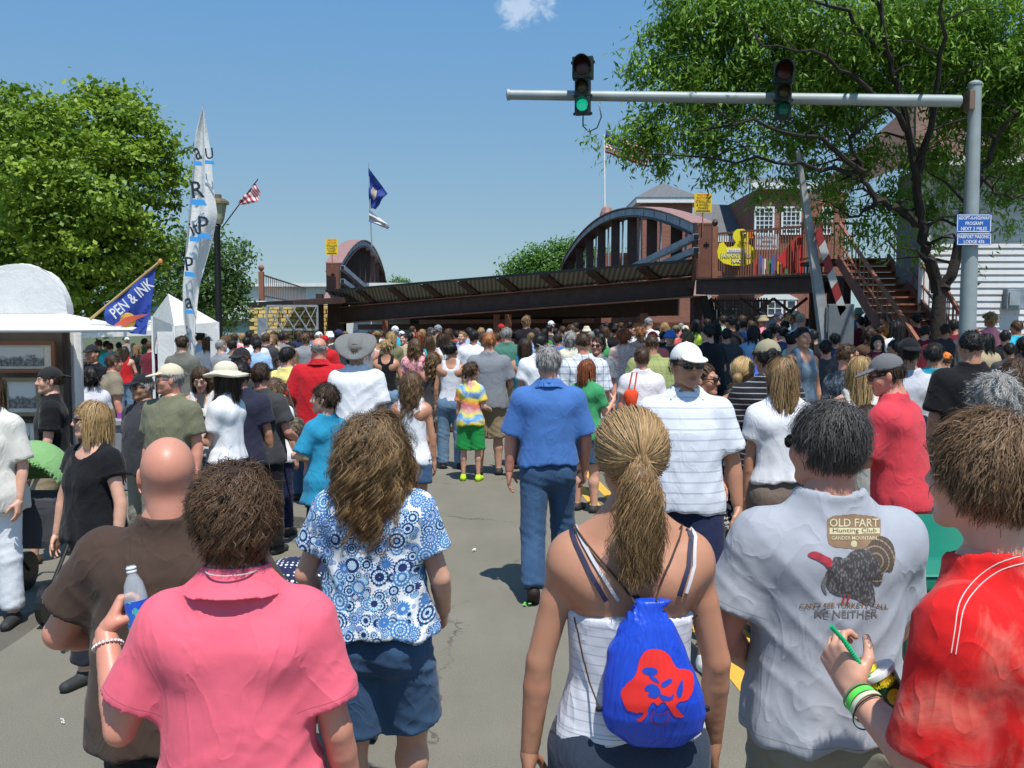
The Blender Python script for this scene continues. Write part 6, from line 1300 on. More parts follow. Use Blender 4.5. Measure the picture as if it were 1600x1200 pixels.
# ---------------------------------------------------------------- tents
YB = 8.6; bt = empty('art_booth', (at(40, 500, YB).x, YB, 0), label='white arched canvas art booth at the left edge of the street', cat='market tent'); l6 = lambda px, py, Y=YB: at(px, py, Y)-Vector(bt.location)
arc = [l6(-60, 488)]+[l6(25+80*math.cos(a), 490-78*math.sin(a)) for a in [math.pi*(1-i/16) for i in range(17)]]
ar2 = [l6(25+80*math.cos(a), 490-78*math.sin(a)) for a in [math.pi*(1-i/16) for i in range(17)]]; b = MB(); b.prism(ar2, (0, .05, 0)); b.build('end_panel', canvas, bt)
vs = []; fs = []
for i, p in enumerate(ar2):
    for j in range(6): vs.append(p+Vector((0, .03+j*.02, .012*math.sin(i*1.3+j)))); 
for i in range(16):
    for j in range(5): a = i*6+j; fs.append((a, a+1, a+7, a+6))
b = MB(); b.add(vs, fs); b.build('barrel_roof', canvas, bt, smooth=True)
b = MB(); P = [l6(-60, 492), l6(105, 490), l6(214, 512, 7.9), l6(205, 516, 7.85), l6(110, 516, 7.6), l6(-60, 516, 7.6)]; b.add(P, [(0, 1, 5), (1, 4, 5), (1, 2, 3, 4)]); b.build('awning', canvas, bt)
b = MB(); b.tube([l6(-60, 516, 7.6), l6(110, 516, 7.6), l6(208, 515, 7.85)], .018, 8); b.build('awning_pole', white, bt)
for px in (116,):
    q = l6(px, 512, 8.7 if px < 200 else 8.9); b = MB(); b.tube([(q.x, q.y, 0), (q.x, q.y, q.z)], .02, 8); b.build('leg', white, bt, smooth=True)
b = MB(); b.prism([l6(105, 515, 8.7), l6(126, 515, 8.7), Vector((l6(126, 515, 8.7).x, .1, .1)), Vector((l6(105, 515, 8.7).x, .1, .1))], (0, .03, 0)); b.build('side_curtain', canvas, bt)
b = MB(); q0, q1 = l6(-60, 517), l6(97, 517); b.box(((q0.x+q1.x)/2, .05, q0.z/2), (q1.x-q0.x, .04, q0.z)); wl = b.build('display_wall', plain('carpet_wall', (.16, .13, .10), .95, var=.2), bt); b = MB(); b.beam(Vector((q1.x+.02, .03, 0)), Vector((q1.x+.02, .03, q1.z)), .05, .05, Vector((0, 1, 0))); b.build('wall_post', plain('dark_post', (.05, .035, .03), .7), bt)
def picture(x0, y0, x1, y1, fr, lab, seed):
    a, c = at(x0, y0, YB-.08), at(x1, y1, YB-.08); w, h = c.x-a.x, a.z-c.z; t = empty('framed_picture', (a+c)/2, label=lab, cat='picture', group='framed prints on the booth wall')
    b = MB(); e = .035
    for sx in (-1, 1): b.box((sx*(w/2-e/2), 0, 0), (e, .04, h)); b.box((0, 0, sx*(h/2-e/2)), (w-2*e, .04, e))
    b.build('frame', fr, t); b = MB(); b.box((0, .005, 0), (w-2*e, .01, h-2*e)); b.build('mat_board', plain('mat_board', (.6, .58, .52), .7), t)
    g = NG('print_%d' % seed); s_ = g.n('ShaderNodeSeparateXYZ', {0: g.co()}); hz_ = g.math('ADD', g.math('MULTIPLY', s_.outputs[2], 1/(h*.6)), .5); f = g.math('ADD', hz_, g.math('MULTIPLY', g.math('SUBTRACT', g.noise(9, 5, .7, g.vm('ADD', g.co(), (seed, 0, 0)).outputs[0]), .5), .9)); c = g.mix(g.ramp(f, .42, .55), g.mix(g.ramp(g.noise(40, 4, .7), .4, .6), (.05, .055, .06), (.22, .23, .24)), (.5, .52, .53))
    b = MB(); b.box((0, -.003, 0), (w*.72, .006, h*.6)); b.build('print', g.fin(c, .3), t)
picture(-45, 533, 88, 582, plain('frame_wood', (.2, .08, .04), .4), 'wide framed grey landscape print in brown wood, top of the booth wall', 1)
picture(4, 590, 66, 650, plain('frame_gold', (.2, .16, .1), .4), 'framed grey print of domed buildings in the middle of the booth wall', 2)
picture(-45, 655, 62, 705, plain('frame_dark', (.03, .02, .02), .4), 'dark framed landscape print lowest on the booth wall', 3)
# second tent
YT = 16; t2 = empty('market_tent', (at(300, 500, YT).x, YT, 0), label='white frame tent with arched valance behind the feather banner', cat='market tent'); l7 = lambda px, py, Y=YT: at(px, py, Y)-Vector(t2.location)
def arch_panel(a, c, zlow, zarch, n=10):
    top = []; 
    for i in range(n+1):
        u = i/n; top.append(a.lerp(c, u))
    bot = [p.copy() for p in top]
    for i, p in enumerate(bot): u = i/n; p.z = a.z-.12-(.38)*(2*u-1)**4
    return top+bot[::-1]
c00, c10, c11, c01 = l7(272, 509), l7(340, 503, 16.4), l7(322, 500, 19), l7(238, 494, 18.4); ap = l7(263, 459, 17.2); b = MB(); b.add([c00, c10, c11, c01, ap], [(0, 1, 4), (1, 2, 4), (2, 3, 4), (3, 0, 4)]); b.build('roof', canvas, t2)
for a, c in ((c00, c10), (c00, c01)):
    b = MB(); b.prism(arch_panel(a, c, 0, 0), (0, .03, 0)) if a is c00 and c is c10 else b.prism(arch_panel(a, c, 0, 0), (.03, 0, 0)); b.build('valance', canvas, t2)
for q in (c00, c10, c11, c01): b = MB(); b.tube([(q.x, q.y, 0), (q.x, q.y, q.z)], .03, 8); b.build('leg', white, t2, smooth=True)
b = MB(); b.prism([c00+Vector((.0, -.04, -.1)), c00+Vector((-.28, -.04, -.1)), Vector((c00.x-.28, c00.y-.04, .2)), Vector((c00.x, c00.y-.04, .2))], (0, .02, 0)); b.prism([c10+Vector((.0, -.04, -.1)), c10+Vector((-.12, -.04, -.1)), Vector((c10.x-.14, c10.y-.04, .2)), Vector((c10.x, c10.y-.04, .2))], (0, .02, 0)); b.build('side_curtain', canvas, t2)
t3 = empty('market_tent', (at(200, 500, 20).x, 20, 0), label='low white tent between the PEN & INK flag and the arched tent', cat='market tent'); l8 = lambda px, py, Y=20: at(px, py, Y)-Vector(t3.location)
b = MB(); b.add([l8(128, 520), l8(243, 516), l8(243, 512, 24), l8(128, 512, 24), l8(247, 476, 22), l8(132, 492, 22)], [(0, 1, 4, 5), (1, 2, 4), (2, 3, 5, 4), (3, 0, 5)]); b.build('roof', canvas, t3)
b = MB(); b.prism([l8(128, 520), l8(243, 516), l8(243, 524), l8(128, 528)], (0, .03, 0)); b.build('valance', canvas, t3)
for px in (128, 243): q = l8(px, 520); b = MB(); b.tube([(q.x, q.y, 0), (q.x, q.y, q.z)], .025, 8); b.build('leg', white, t3)
# display table with a parked car roof behind the man in black
tb_ = empty('display_table', (at(200, 620, 11).x, 11, 0), label='grey covered display table with small colourful goods in the booth', cat='table'); b = MB(); b.box((0, 0, .8), (1.5, .7, .05)); b.build('tabletop', plain('cloth_grey', (.3, .31, .32), .8), tb_); b = MB(); b.box((0, -.3, .4), (1.48, .02, .76)); b.build('cloth_front', plain('cloth_grey2', (.22, .22, .24), .9), tb_)
for i in range(14): b = MB(); b.box((-.6+i*.09, random.uniform(-.2, .2), .86), (.07, .1, .07)); b.build('packet', plain('pk%d' % i, random.choice([(.6, .4, .05), (.5, .05, .1), (.1, .3, .1), (.6, .5, .4), (.3, .05, .3)]), .6), tb_)
# green wheeled bin
bn = empty('wheeled_bin', (at(1495, 900, 3.85).x, 3.85, 0), label='green wheeled rubbish bin behind the grey turkey t-shirt', cat='bin'); gm = plain('bin_green', (.006, .09, .055), .38, var=.12, scale=4); gl_ = plain('bin_lid_green', (.008, .17, .11), .3, var=.1, scale=5)
b = MB(); w0, w1 = .36, .30
b.add([(-w1, -.27, .05), (w1, -.27, .05), (w1, .24, .05), (-w1, .24, .05), (-w0, -.33, .94), (w0, -.33, .94), (w0, .32, .94), (-w0, .32, .94)], [(0, 1, 2, 3), (4, 5, 6, 7), (0, 1, 5, 4), (1, 2, 6, 5), (2, 3, 7, 6), (3, 0, 4, 7)]); b.build('body', gm, bn, bevel=.02)
b = MB(); b.box((0, 0, .955), (.80, .74, .05)); b.build('rim', gl_, bn, bevel=.012)
for x in (-.2, 0, .2): b = MB(); b.beam((x, -.345, .9), (x*.85, -.287, .15), .02, .015); b.build('rib', gm, bn)
b = MB(); b.add([(-.40, -.38, .985), (.40, -.38, .985), (.40, .36, 1.01), (-.40, .36, 1.01), (-.34, -.3, 1.045), (.34, -.3, 1.045), (.34, .3, 1.09), (-.34, .3, 1.09)], [(0, 1, 2, 3), (4, 5, 6, 7), (0, 1, 5, 4), (1, 2, 6, 5), (2, 3, 7, 6), (3, 0, 4, 7)]); ld = b.build('lid', gl_, bn, bevel=.015)
b = MB(); b.tube([(-.36, .42, 1.03), (.36, .42, 1.03)], .018, 8); b.build('handle', gl_, bn)
for x in (-1, 1): b = MB(); b.lathe([(.1, -.03), (.11, -.02), (.11, .02), (.1, .03)], 18, (x*.3, .28, .11), Matrix.Rotation(R(90), 3, 'Y')); b.build('wheel', black, bn)
# ---------------------------------------------------------------- the people nearest the camera
C_ = lambda *c: srgb(*c)
fb = lambda n, c, **k: fabric(n, c, **k)
denim = fb('denim', (.014, .05, .125), kind='denim', col2=(.035, .105, .22)); denim_l = fb('denim_light', (.09, .17, .27), kind='denim', col2=(.2, .3, .42)); denim_d = fb('denim_dark', (.008, .012, .03), kind='denim', col2=(.015, .03, .06))
khaki = fb('khaki', (.28, .22, .14)); khaki_g = fb('khaki_grey', (.27, .26, .2)); blackf = fb('black_cloth', (.008, .008, .01)); navyf = fb('navy_cloth', (.012, .017, .05)); whitef = fb('white_cloth', (.76, .77, .8), wr=.6); linen = fb('linen', (.62, .6, .54))
pinkf = fb('pink_cotton', (.80, .13, .19), wr=.8); brownf = fb('brown_cotton', (.062, .038, .028)); greyf = fb('grey_jersey', (.38, .40, .44)); bluef = fb('blue_cotton', (.06, .16, .42), wr=.8)
NEAR = 'people walking closest to the camera'
pk = person(362, 722, 715, 'person in pink polo shirt with short brown hair raising a water bottle', sex='f', fat=.2, tone='red', neckup=.012, hair=('pixie', 'brown'), topw=('tee', pinkf, 1.0), sleeve=.74, neck='polo', colz=1.478, hyaw=22, hpitch=-4, bot=('pants', blackf, 1),
            arms=(((-.46, -.04, -1), (-.34, .62, .84)), ((.26, .0, -1), (.12, .35, -1))), handL=(.95, .9), hdirL=(.25, .5, .8), backL=(-1, -.4, .1), yaw=4, group=NEAR, fold=.0062)
bald = person(262, 682, 560, 'bald person in brown t-shirt with wire glasses', fat=.62, tone='red', hair=('bald', 'grey'), fringe=False, topw=('tee', brownf, 1.2), bot=('pants', blackf, 1.0), glasses='wire', hyaw=14, yaw=2,
            arms=(((-.62, .05, -1), (.45, .9, -.35)), ((.5, .05, -1), (-.5, .9, -.3))), group=NEAR, hscale=1.03)
wom = person(584, 645, 445, 'person in blue and white rosette blouse with long wavy brown hair', sex='f', fat=.34, tone='fair', hair=('wavy', 'wavy'), topw=('tee', fb('rosettes', (.76, .77, .8), kind='mandala'), 1.25), hem=.925, waist=1.06, bot=('shorts', denim, .44, 1.5), sleeve=.62,
            arms=(((-.42, .0, -1), (.1, .75, -.75)), ((.32, .05, -1), (-.05, .7, -.7))), legs=(((-.02, .02, -1), (.02, -.05, -1)), ((.08, .3, -1), (0, .05, -1))), yaw=-4, strands=(13000, .0010), group=NEAR, fold=.006)
gir = person(985, 640, 640, 'person with dark blonde ponytail in white camisole wearing the blue bag', sex='f', tone='tan', fat=.03, hair=('pony', 'dblonde'), topw=('strapless', fb('ribbed_white', (.62, .63, .67), kind='stripe', col2=(.46, .46, .52), scale=44), 1.0), edge=1.262, hem=.95, bot=('shorts', denim_d, .26, .8), waist=1.0,
            arms=(((-.26, .0, -1), (-.10, .1, -1)), ((.24, .0, -1), (.04, .3, -1))), hyaw=4, yaw=0, pony=dict(L=.29, spread=.016, wave=.015), strands=(13000, .0009), group=NEAR)
tur = person(1292, 625, 600, 'person in grey turkey t-shirt with dark grey hair and sunglasses', fat=.12, tone='red', hair=('short', 'salt'), topw=('tee', fb('heather', (.36, .38, .425), wr=.9), 1.0), sleeve=.72, hem=.875, bot=('pants', khaki_g, 1.0, 1.3), glasses='dark', hyaw=26, yaw=2,
            arms=(((-.36, .05, -1), (.55, .75, -.6)), ((.12, .25, -1), (-.3, .9, -.3))), group=NEAR, fold=.0065, strands=(12000, .0008))
boy = person(1537, 642, 800, 'person in red tie dye shirt with tousled brown hair holding a lemonade cup', tone='fair', hair=('boy', 'mbrown'), topw=('tee', fb('red_dye', (.66, .012, .012), kind='red_dye', col2=(.72, .22, .16), col3=(.5, .01, .01)), 1.1), sleeve=.85, bot=('shorts', khaki, .5), hyaw=-8, yaw=42,
            arms=(((-.12, .10, -1), (.46, .92, .30)), ((.25, -.1, -1), (.1, .5, -.8))), lean=.16, tilt=-.16, neckup=.03, handL=(.85, .8), hdirL=(.05, .6, .85), backL=(-1, .3, .2), group=NEAR, strands=(14000, .0009), hscale=1.02)
# ---- the printed t-shirt
def on_shirt(inf, name, V, F, m, off=.003, parent=None):
    P = onto(inf, [(v[0], v[1]) for v in V], off); return link(name, mesh_np(name, np.array([tuple(p) for p in P]), np.array(F), True), m, parent or inf['shirt'])
def grid_poly(poly, step):
    """fills an outline (x,z) with small squares clipped by centre test, so that it follows the cloth"""
    poly = np.array(poly); x0, z0 = poly.min(0); x1, z1 = poly.max(0); nx, nz = int((x1-x0)/step)+2, int((z1-z0)/step)+2
    X, Z = np.meshgrid(x0+step*np.arange(nx), z0+step*np.arange(nz), indexing='ij'); cx, cz = X[:-1, :-1]+step/2, Z[:-1, :-1]+step/2; ins = np.zeros(cx.shape, bool); n = len(poly)
    for i in range(n):
        (xa, za), (xb, zb) = poly[i], poly[(i+1) % n]; c = ((za > cz) != (zb > cz)) & (cx < (xb-xa)*(cz-za)/(zb-za+1e-12)+xa); ins ^= c
    ij = np.argwhere(ins); idx = np.arange(nx*nz).reshape(nx, nz); F = np.stack([idx[ij[:, 0], ij[:, 1]], idx[ij[:, 0]+1, ij[:, 1]], idx[ij[:, 0]+1, ij[:, 1]+1], idx[ij[:, 0], ij[:, 1]+1]], 1)
    V = np.stack([X.ravel(), Z.ravel()], 1); use, inv = np.unique(F, return_inverse=True); return V[use], inv.reshape(F.shape)
def smooth_poly(pts, k=5):
    P = np.array(pts, float); n = len(P); o = []
    for i in range(n):
        a, b_, c, d = P[i-1], P[i], P[(i+1) % n], P[(i+2) % n]
        for t in [j/k for j in range(k)]: o.append(.5*((2*b_)+(-a+c)*t+(2*a-5*b_+4*c-d)*t*t+(-a+3*b_-3*c+d)*t**3))
    return o
def shirt_bvh(inf):
    if 'bvh' not in inf: V, F = inf['shirtVF']; inf['bvh'] = BVHTree.FromPolygons([tuple(v) for v in V.astype(float)], [tuple(int(i) for i in f) for f in F])
    return inf['bvh']
def shirt_xy(inf, px, py):
    """pixel of the photograph -> x,z in the person's frame at the depth of the back"""
    o = inf['o']; q = at(px, py, o.location.y-.10); d = q-o.location; rz = -o.rotation_euler[2]; return (d.x*math.cos(rz)-d.y*math.sin(rz), d.z)
def cast_faces(bvh, o, V, F, off):
    P = [pixcast(bvh, o, v[0], v[1], off) for v in V]; ok = np.array([p is not None for p in P]); P = np.array([tuple(p) if p is not None else (0, 0, 0) for p in P]); F = np.array(F); return P, F[ok[F].all(1)]
def print_poly(inf, name, pts, m, off=.003, step=1.1, parent=None, sm=True):
    V, F = grid_poly(smooth_poly(pts) if sm else pts, step); P, F = cast_faces(shirt_bvh(inf), inf['o'], V, F, off); return link(name, mesh_np(name, P, F[:, ::-1], True), m, parent or inf['shirt'])
def print_text(inf, s, px, py, w, h, m, off=.0024, arc=0.0):
    V, F = TEXTS[s]; ex, ey = np.ptp(V[:, 0]), np.ptp(V[:, 1]); P, F = cast_faces(shirt_bvh(inf), inf['o'], [(px+v[0]/ex*w, py-v[1]/ey*h+arc*(2*v[0]/ex)**2) for v in V], F, off)
    return link('print_lettering', mesh_np('print_lettering', P, F, False), m, inf['shirt'])
tanp = plain('print_tan', (.24, .15, .09), .85, var=.12, scale=40); creamp = plain('print_cream', (.52, .48, .3), .85, var=.08, scale=40); dkp = plain('print_darkbrown', (.075, .05, .035), .85, var=.1); greyt = plain('print_grey', (.16, .15, .15), .85, var=.3, scale=60); redk = plain('print_wattle', (.36, .03, .05), .85, var=.25, scale=60)
B0 = [(1292, 812), (1301, 806), (1333, 803), (1367, 807), (1376, 812), (1376, 838), (1373, 852), (1366, 856), (1335, 858), (1303, 855), (1295, 850), (1292, 838)]
print_poly(tur, 'badge', B0, tanp, .0010, sm=False); print_poly(tur, 'badge_band', [(1296, 825), (1374, 825), (1374, 834), (1296, 835)], creamp, .0016, sm=False)
print_text(tur, 'OLD FART', 1334, 817, 76, 13, creamp); print_text(tur, 'Hunting Club', 1335, 830, 68, 8.5, dkp, .0024); print_text(tur, 'GANDER MOUNTAIN', 1334, 841, 70, 5.5, creamp)
print_poly(tur, 'badge_seal', [(1334+5*math.cos(a/12*6.283), 850+5*math.sin(a/12*6.283)) for a in range(12)], creamp, .0018, .8)
g = NG('feathers'); vo = g.n('ShaderNodeTexVoronoi', {'Scale': 170.0}); g.set(vo.inputs['Vector'], g.vm('MULTIPLY', g.co(), (1, 1, .55)).outputs[0]); feath = g.fin(g.mix(g.ramp(vo.outputs['Distance'], .05, .55), (.20, .20, .21), (.05, .045, .045)), .85)
g = NG('tail_feathers'); ow = tur['o'].matrix_basis; cxz = shirt_xy(tur, 1362, 872); s_ = g.n('ShaderNodeSeparateXYZ', {0: g.co()}); dx_ = g.math('SUBTRACT', s_.outputs[0], cxz[0]); dz_ = g.math('SUBTRACT', s_.outputs[2], cxz[1]); rr = g.math('SQRT', g.math('ADD', g.math('POWER', dx_, 2.0), g.math('POWER', dz_, 2.0))); an = g.math('ARCTAN2', dz_, dx_)
ba = g.math('FRACT', g.math('MULTIPLY', rr, 62)); st = g.math('LESS_THAN', g.math('ABSOLUTE', g.math('SINE', g.math('MULTIPLY', an, 13))), .3); tailm = g.fin(g.mix(g.math('MULTIPLY', st, .6), g.mix(g.math('LESS_THAN', ba, .22), (.085, .06, .045), (.26, .2, .13)), (.03, .022, .018)), .85)
fan = [(1358, 884)]+[(1366+34*math.cos(a), 874-36*math.sin(a)) for a in [R(150-i*14) for i in range(17)]]+[(1372, 902)]
fan = [(1353, 862), (1358, 850), (1366, 842), (1376, 838), (1387, 842), (1395, 852), (1398, 866), (1397, 880), (1392, 893), (1381, 894), (1376, 912), (1368, 915), (1362, 905), (1358, 884)]
print_poly(tur, 'turkey_tail', fan, tailm, .0016)
print_poly(tur, 'turkey_body', [(1300, 883), (1302, 872), (1310, 870), (1320, 872), (1330, 862), (1345, 858), (1358, 862), (1370, 875), (1376, 893), (1372, 905), (1362, 905), (1367, 930), (1365, 944), (1350, 944), (1336, 935), (1322, 932), (1305, 929), (1294, 920), (1289, 905), (1291, 893)], feath, .0020)
print_poly(tur, 'turkey_head', [(1262, 866), (1270, 862), (1278, 863), (1290, 869), (1298, 873), (1300, 880), (1295, 888), (1286, 880), (1274, 874), (1266, 871)], redk, .0024, .8)
print_poly(tur, 'turkey_beard', [(1288, 900), (1292, 903), (1289, 918), (1292, 928), (1287, 925), (1283, 912)], greyt, .0024, .8)
for x in (1318, 1325): print_poly(tur, 'turkey_leg', [(x, 930), (x+3, 930), (x, 940), (x+2, 943), (x-5, 943), (x-3, 939)], redk, .0024, .6)
print_text(tur, "CAN'T SEE TURKEYS CALL", 1318, 945, 138, 8, plain('print_camo', (.2, .11, .05), .85, var=.5, scale=90), .0024, 2.0); print_text(tur, 'ME NEITHER', 1322, 959, 98, 11.5, greyt, .0024, -1.5)
# ---- the chain, the bracelet and the bottle of the person in pink
def wpt(inf, v): return Vector(inf['xf'](A3(v)[None])[0].tolist())
def wworld(inf, v): return inf['o'].matrix_basis @ wpt(inf, v)
silver = plain('silver', (.7, .68, .62), .25, .9, var=.05)
b = MB(); hc = pk['hc']
for i in range(64):
    a = R(180+i*180/63); r_ = .0615; p = wpt(pk, (r_*math.cos(a), -.030+r_*math.sin(a), 1.527)); b.lathe([(.0005, -.0022), (.0024, 0), (.0005, .0022)], 6, p)
b.build('necklace', silver, pk['o'])
w = pk['J']['aL'][2]; e = pk['J']['aL'][1]; d_ = unit(w-e); x_ = unit(np.cross(d_, A3((0, 0, 1)))); y_ = np.cross(d_, x_); b = MB(); c0 = w-d_*.035
for i in range(22):
    a = i/22*6.283; b.lathe([(.001, -.0042), (.0042, 0), (.001, .0042)], 8, wpt(pk, c0+(x_*math.cos(a)+y_*math.sin(a))*.034))
b.build('bracelet', plain('pearl', (.65, .62, .6), .25), pk['o'], smooth=True)
hp_ = wworld(pk, w+unit(A3((.25, .5, .8)))*.075); g = NG('bottle_plastic'); bm1 = g.fin((.8, .88, .95), .06, g.bump(g.noise(40, 2), .3, .004), Alpha=.30, Specular_IOR_Level=1.0)
g = NG('bottle_water'); bm2 = g.fin((.55, .72, .85), .03, None, Alpha=.35, Specular_IOR_Level=.8)
bc = Vector((at(217, 966, hp_.y-.02).x, hp_.y-.02, at(217, 966, hp_.y-.02).z)); bo = empty('water_bottle', bc, label='clear plastic water bottle with blue label held up by the person in pink', cat='bottle'); bo.rotation_euler = (R(-4), R(-9), 0)
prof = [(.001, -.115), (.027, -.113), (.0315, -.105), (.0325, -.08), (.0315, -.05), (.0325, -.02), (.0325, .035), (.031, .055), (.026, .085), (.0165, .105), (.0125, .112), (.0125, .135), (.011, .137)]
sk = .82; b = MB(); b.lathe([(r*sk, z*sk+.012) for r, z in prof], 24); b.build('bottle', bm1, bo, smooth=True); b = MB(); b.lathe([(.001, -.108*sk), (.030*sk, -.1*sk), (.0308*sk, .035*sk), (.0295*sk, .048*sk), (.001, .049*sk)], 24); b.build('water', bm2, bo, smooth=True)
b = MB()
for z in (.122, .132): b.lathe([(.0125*sk, z*sk+.008), (.0145*sk, z*sk+.009), (.0145*sk, z*sk+.012), (.0125*sk, z*sk+.013)], 20)
b.build('neck_ring', plain('pale_plastic', (.75, .78, .8), .3), bo, smooth=True)
g = NG('bottle_label'); s_ = g.n('ShaderNodeSeparateXYZ', {0: g.co()}); c = g.mix(g.math('LESS_THAN', s_.outputs[2], .02), (.02, .09, .55), (.02, .14, .5)); c = g.mix(g.math('GREATER_THAN', g.noise(40, 3), .56), c, (.05, .4, .42)); lb_ = g.fin(c, .3)
vs = []; fs = []
for i in range(33):
    a = i/32*6.283; r_ = .0334*sk
    for z in (-.012, .044): vs.append((r_*math.cos(a), r_*math.sin(a), z))
for i in range(32): fs.append((2*i, 2*i+2, 2*i+3, 2*i+1))
b = MB(); b.add(vs, fs); lbl = b.build('label', lb_, bo, smooth=True)
V, F = TEXTS['pureau']; P = [(.0345*sk*math.sin(v[0]*.0135), -.0345*sk*math.cos(v[0]*.0135), v[1]*.017+.02) for v in V]; link('lettering', mesh_np('lettering', np.array(P), F, False), whp, lbl)
# ---- straps and drawstring bag of the ponytail person
go = gir['o']
bodyV = np.empty(len(go.data.vertices)*3, np.float32); go.data.vertices.foreach_get('co', bodyV); bodyV = bodyV.reshape(-1, 3); bf = np.empty(len(go.data.loops), np.int32); go.data.loops.foreach_get('vertex_index', bf)
gb_ = BVHTree.FromPolygons([tuple(v) for v in bodyV.astype(float)], [tuple(int(i) for i in f) for f in bf.reshape(-1, 4)])
def skinpt(px, py, off=.004):
    h = pixcast(gb_, go, px, py, off); return h if h else Vector((0, -.1, 1.3))
def strap(pts, w, m, off=.004, nm='strap', par=None):
    P = []
    for i in range(len(pts)-1):
        for j in range(6): u = j/6; P.append(skinpt(pts[i][0]*(1-u)+pts[i+1][0]*u, pts[i][1]*(1-u)+pts[i+1][1]*u, off))
    P.append(skinpt(*pts[-1], off)); V = []; F = []
    for i, p in enumerate(P):
        t = (P[min(i+1, len(P)-1)]-P[max(0, i-1)]).normalized(); s = t.cross(Vector((0, -1, 0))).normalized()*w/2
        for a, o_ in ((-1, 0), (1, 0), (1, -.002), (-1, -.002)): V.append(p+s*a+Vector((0, o_, 0)))
    for i in range(len(P)-1):
        for j in range(4): F.append((i*4+j, i*4+(j+1) % 4, i*4+4+(j+1) % 4, i*4+4+j))
    b = MB(); b.add(V, F); return b.build(nm, m, par or go, smooth=False)
nb_ = plain('navy_elastic', (.015, .015, .05), .6); wb_ = plain('grey_elastic', (.5, .5, .53), .6); bk_ = plain('brown_cord', (.05, .03, .02), .7)
strap([(891, 822), (900, 850), (922, 895), (947, 938)], .011, nb_); strap([(898, 818), (912, 850), (938, 895), (965, 937)], .008, wb_, .006); strap([(1066, 805), (1079, 840), (1075, 885), (1060, 930)], .011, nb_); strap([(1070, 803), (1085, 840), (1083, 885), (1070, 925)], .008, wb_, .006)
g = NG('bag_nylon'); co = g.co(); s_ = g.n('ShaderNodeSeparateXYZ', {0: co}); pl = g.math('SINE', g.math('MULTIPLY', g.math('DIVIDE', s_.outputs[0], g.math('ADD', .35, g.math('MULTIPLY', s_.outputs[2], -1.0))), 26)); 
bagm = g.fin((.012, .065, .55), .36, g.bump(g.noise(9, 4, .6, g.vm('MULTIPLY', co, (1, 1, .35)).outputs[0], 1.0), .6, .03), Specular_IOR_Level=.5)
bgY = go.location.y; bag = empty('drawstring_bag', (at(1023, 1050, bgY-.15).x, bgY-.15, at(1023, 1050, bgY-.15).z), label='royal blue drawstring bag with red cartoon face print on the back', cat='bag')
f = Field((-.2, -.14, -.22), (.2, .16, .24), .006)
def bxy(px, py): q = at(px, py, bgY-.15); return (q.x-bag.location.x, q.z-bag.location.z)
prof_px = [(940, 993, 1026), (956, 982, 1040), (976, 970, 1053), (1012, 951, 1072), (1050, 943, 1086), (1085, 939, 1098), (1112, 938, 1103), (1140, 950, 1097), (1163, 985, 1066)]
zs = [bxy(0, p[0])[1] for p in prof_px][::-1]; xl = [bxy(p[1], p[0])[0] for p in prof_px][::-1]; xr = [bxy(p[2], p[0])[0] for p in prof_px][::-1]
dd = [.018, .040, .058, .066, .062, .05, .038, .028, .022]; f.prof(zs, [(b_-a)/2 for a, b_ in zip(xl, xr)], dd, [(a+b_)/2 for a, b_ in zip(xl, xr)], [.0]*9, 0, 2.2)
x, z = bxy(1022, 930); f.prof([bxy(0, 948)[1], bxy(0, 936)[1]], [.03, .045], [.02, .02], [x, x], [0, 0], .01)
V, F = f.net(1); N = vnormals(V, F); tz = np.clip((V[:, 2]-zs[0])/(zs[-1]-zs[0]), 0, 1); an_ = (V[:, 0]-x)/np.maximum(.03, .17*(1.05-tz)); V = V+N*(.003*np.sin(an_*15)*tz**1.2*(tz < .97)+.003*snoise(V, 22, 3)*(1-tz)+.0015*snoise(V, 40, 5))[:, None]
bagb = link('pouch', mesh_np('pouch', V, F), bagm, bag); bbv = BVHTree.FromPolygons([tuple(v) for v in V.astype(float)], [tuple(int(i) for i in f_) for f_ in F])
def on_bag(pts, m, nm, off=.002, step=1.2):
    Vp, Fp = grid_poly(smooth_poly(pts), step); P, Fp = cast_faces(bbv, bag, Vp, Fp, off); return link(nm, mesh_np(nm, P, Fp[:, ::-1]), m, bagb)
redb = plain('bag_red', (.78, .03, .025), .45, var=.06); bagp = plain('bag_blue_print', (.012, .06, .45), .5, var=.1)
on_bag([(1002, 1025), (1010, 1017), (1022, 1014), (1036, 1017), (1046, 1024), (1052, 1036), (1058, 1044), (1072, 1046), (1081, 1052), (1083, 1068), (1080, 1084), (1072, 1094), (1062, 1096), (1056, 1104), (1068, 1119), (1054, 1118), (1044, 1104), (1036, 1096), (1028, 1102), (1020, 1097), (1013, 1106), (1010, 1118), (1002, 1127), (995, 1124), (1003, 1118), (1005, 1112), (994, 1113), (980, 1108), (973, 1094), (971, 1080), (980, 1068), (992, 1056), (996, 1044), (998, 1034)], redb, 'red_print')
for pts in ([(1004, 1046), (1012, 1042), (1024, 1044), (1028, 1050), (1022, 1054), (1008, 1053)], [(1008, 1072), (1018, 1068), (1028, 1072), (1032, 1082), (1024, 1090), (1012, 1086), (1014, 1080), (1008, 1078)], [(1034, 1066), (1046, 1060), (1050, 1064), (1040, 1072), (1034, 1072)], [(1062, 1066), (1066, 1064), (1065, 1084), (1060, 1090), (1057, 1080)], [(1012, 1050), (1018, 1062), (1030, 1066), (1026, 1060)], [(1030, 1084), (1046, 1088), (1052, 1082), (1050, 1092), (1036, 1094)]): on_bag(pts, bagp, 'blue_detail', .0032, 1.0)
lilac = plain('print_lilac', (.12, .04, .3), .5)
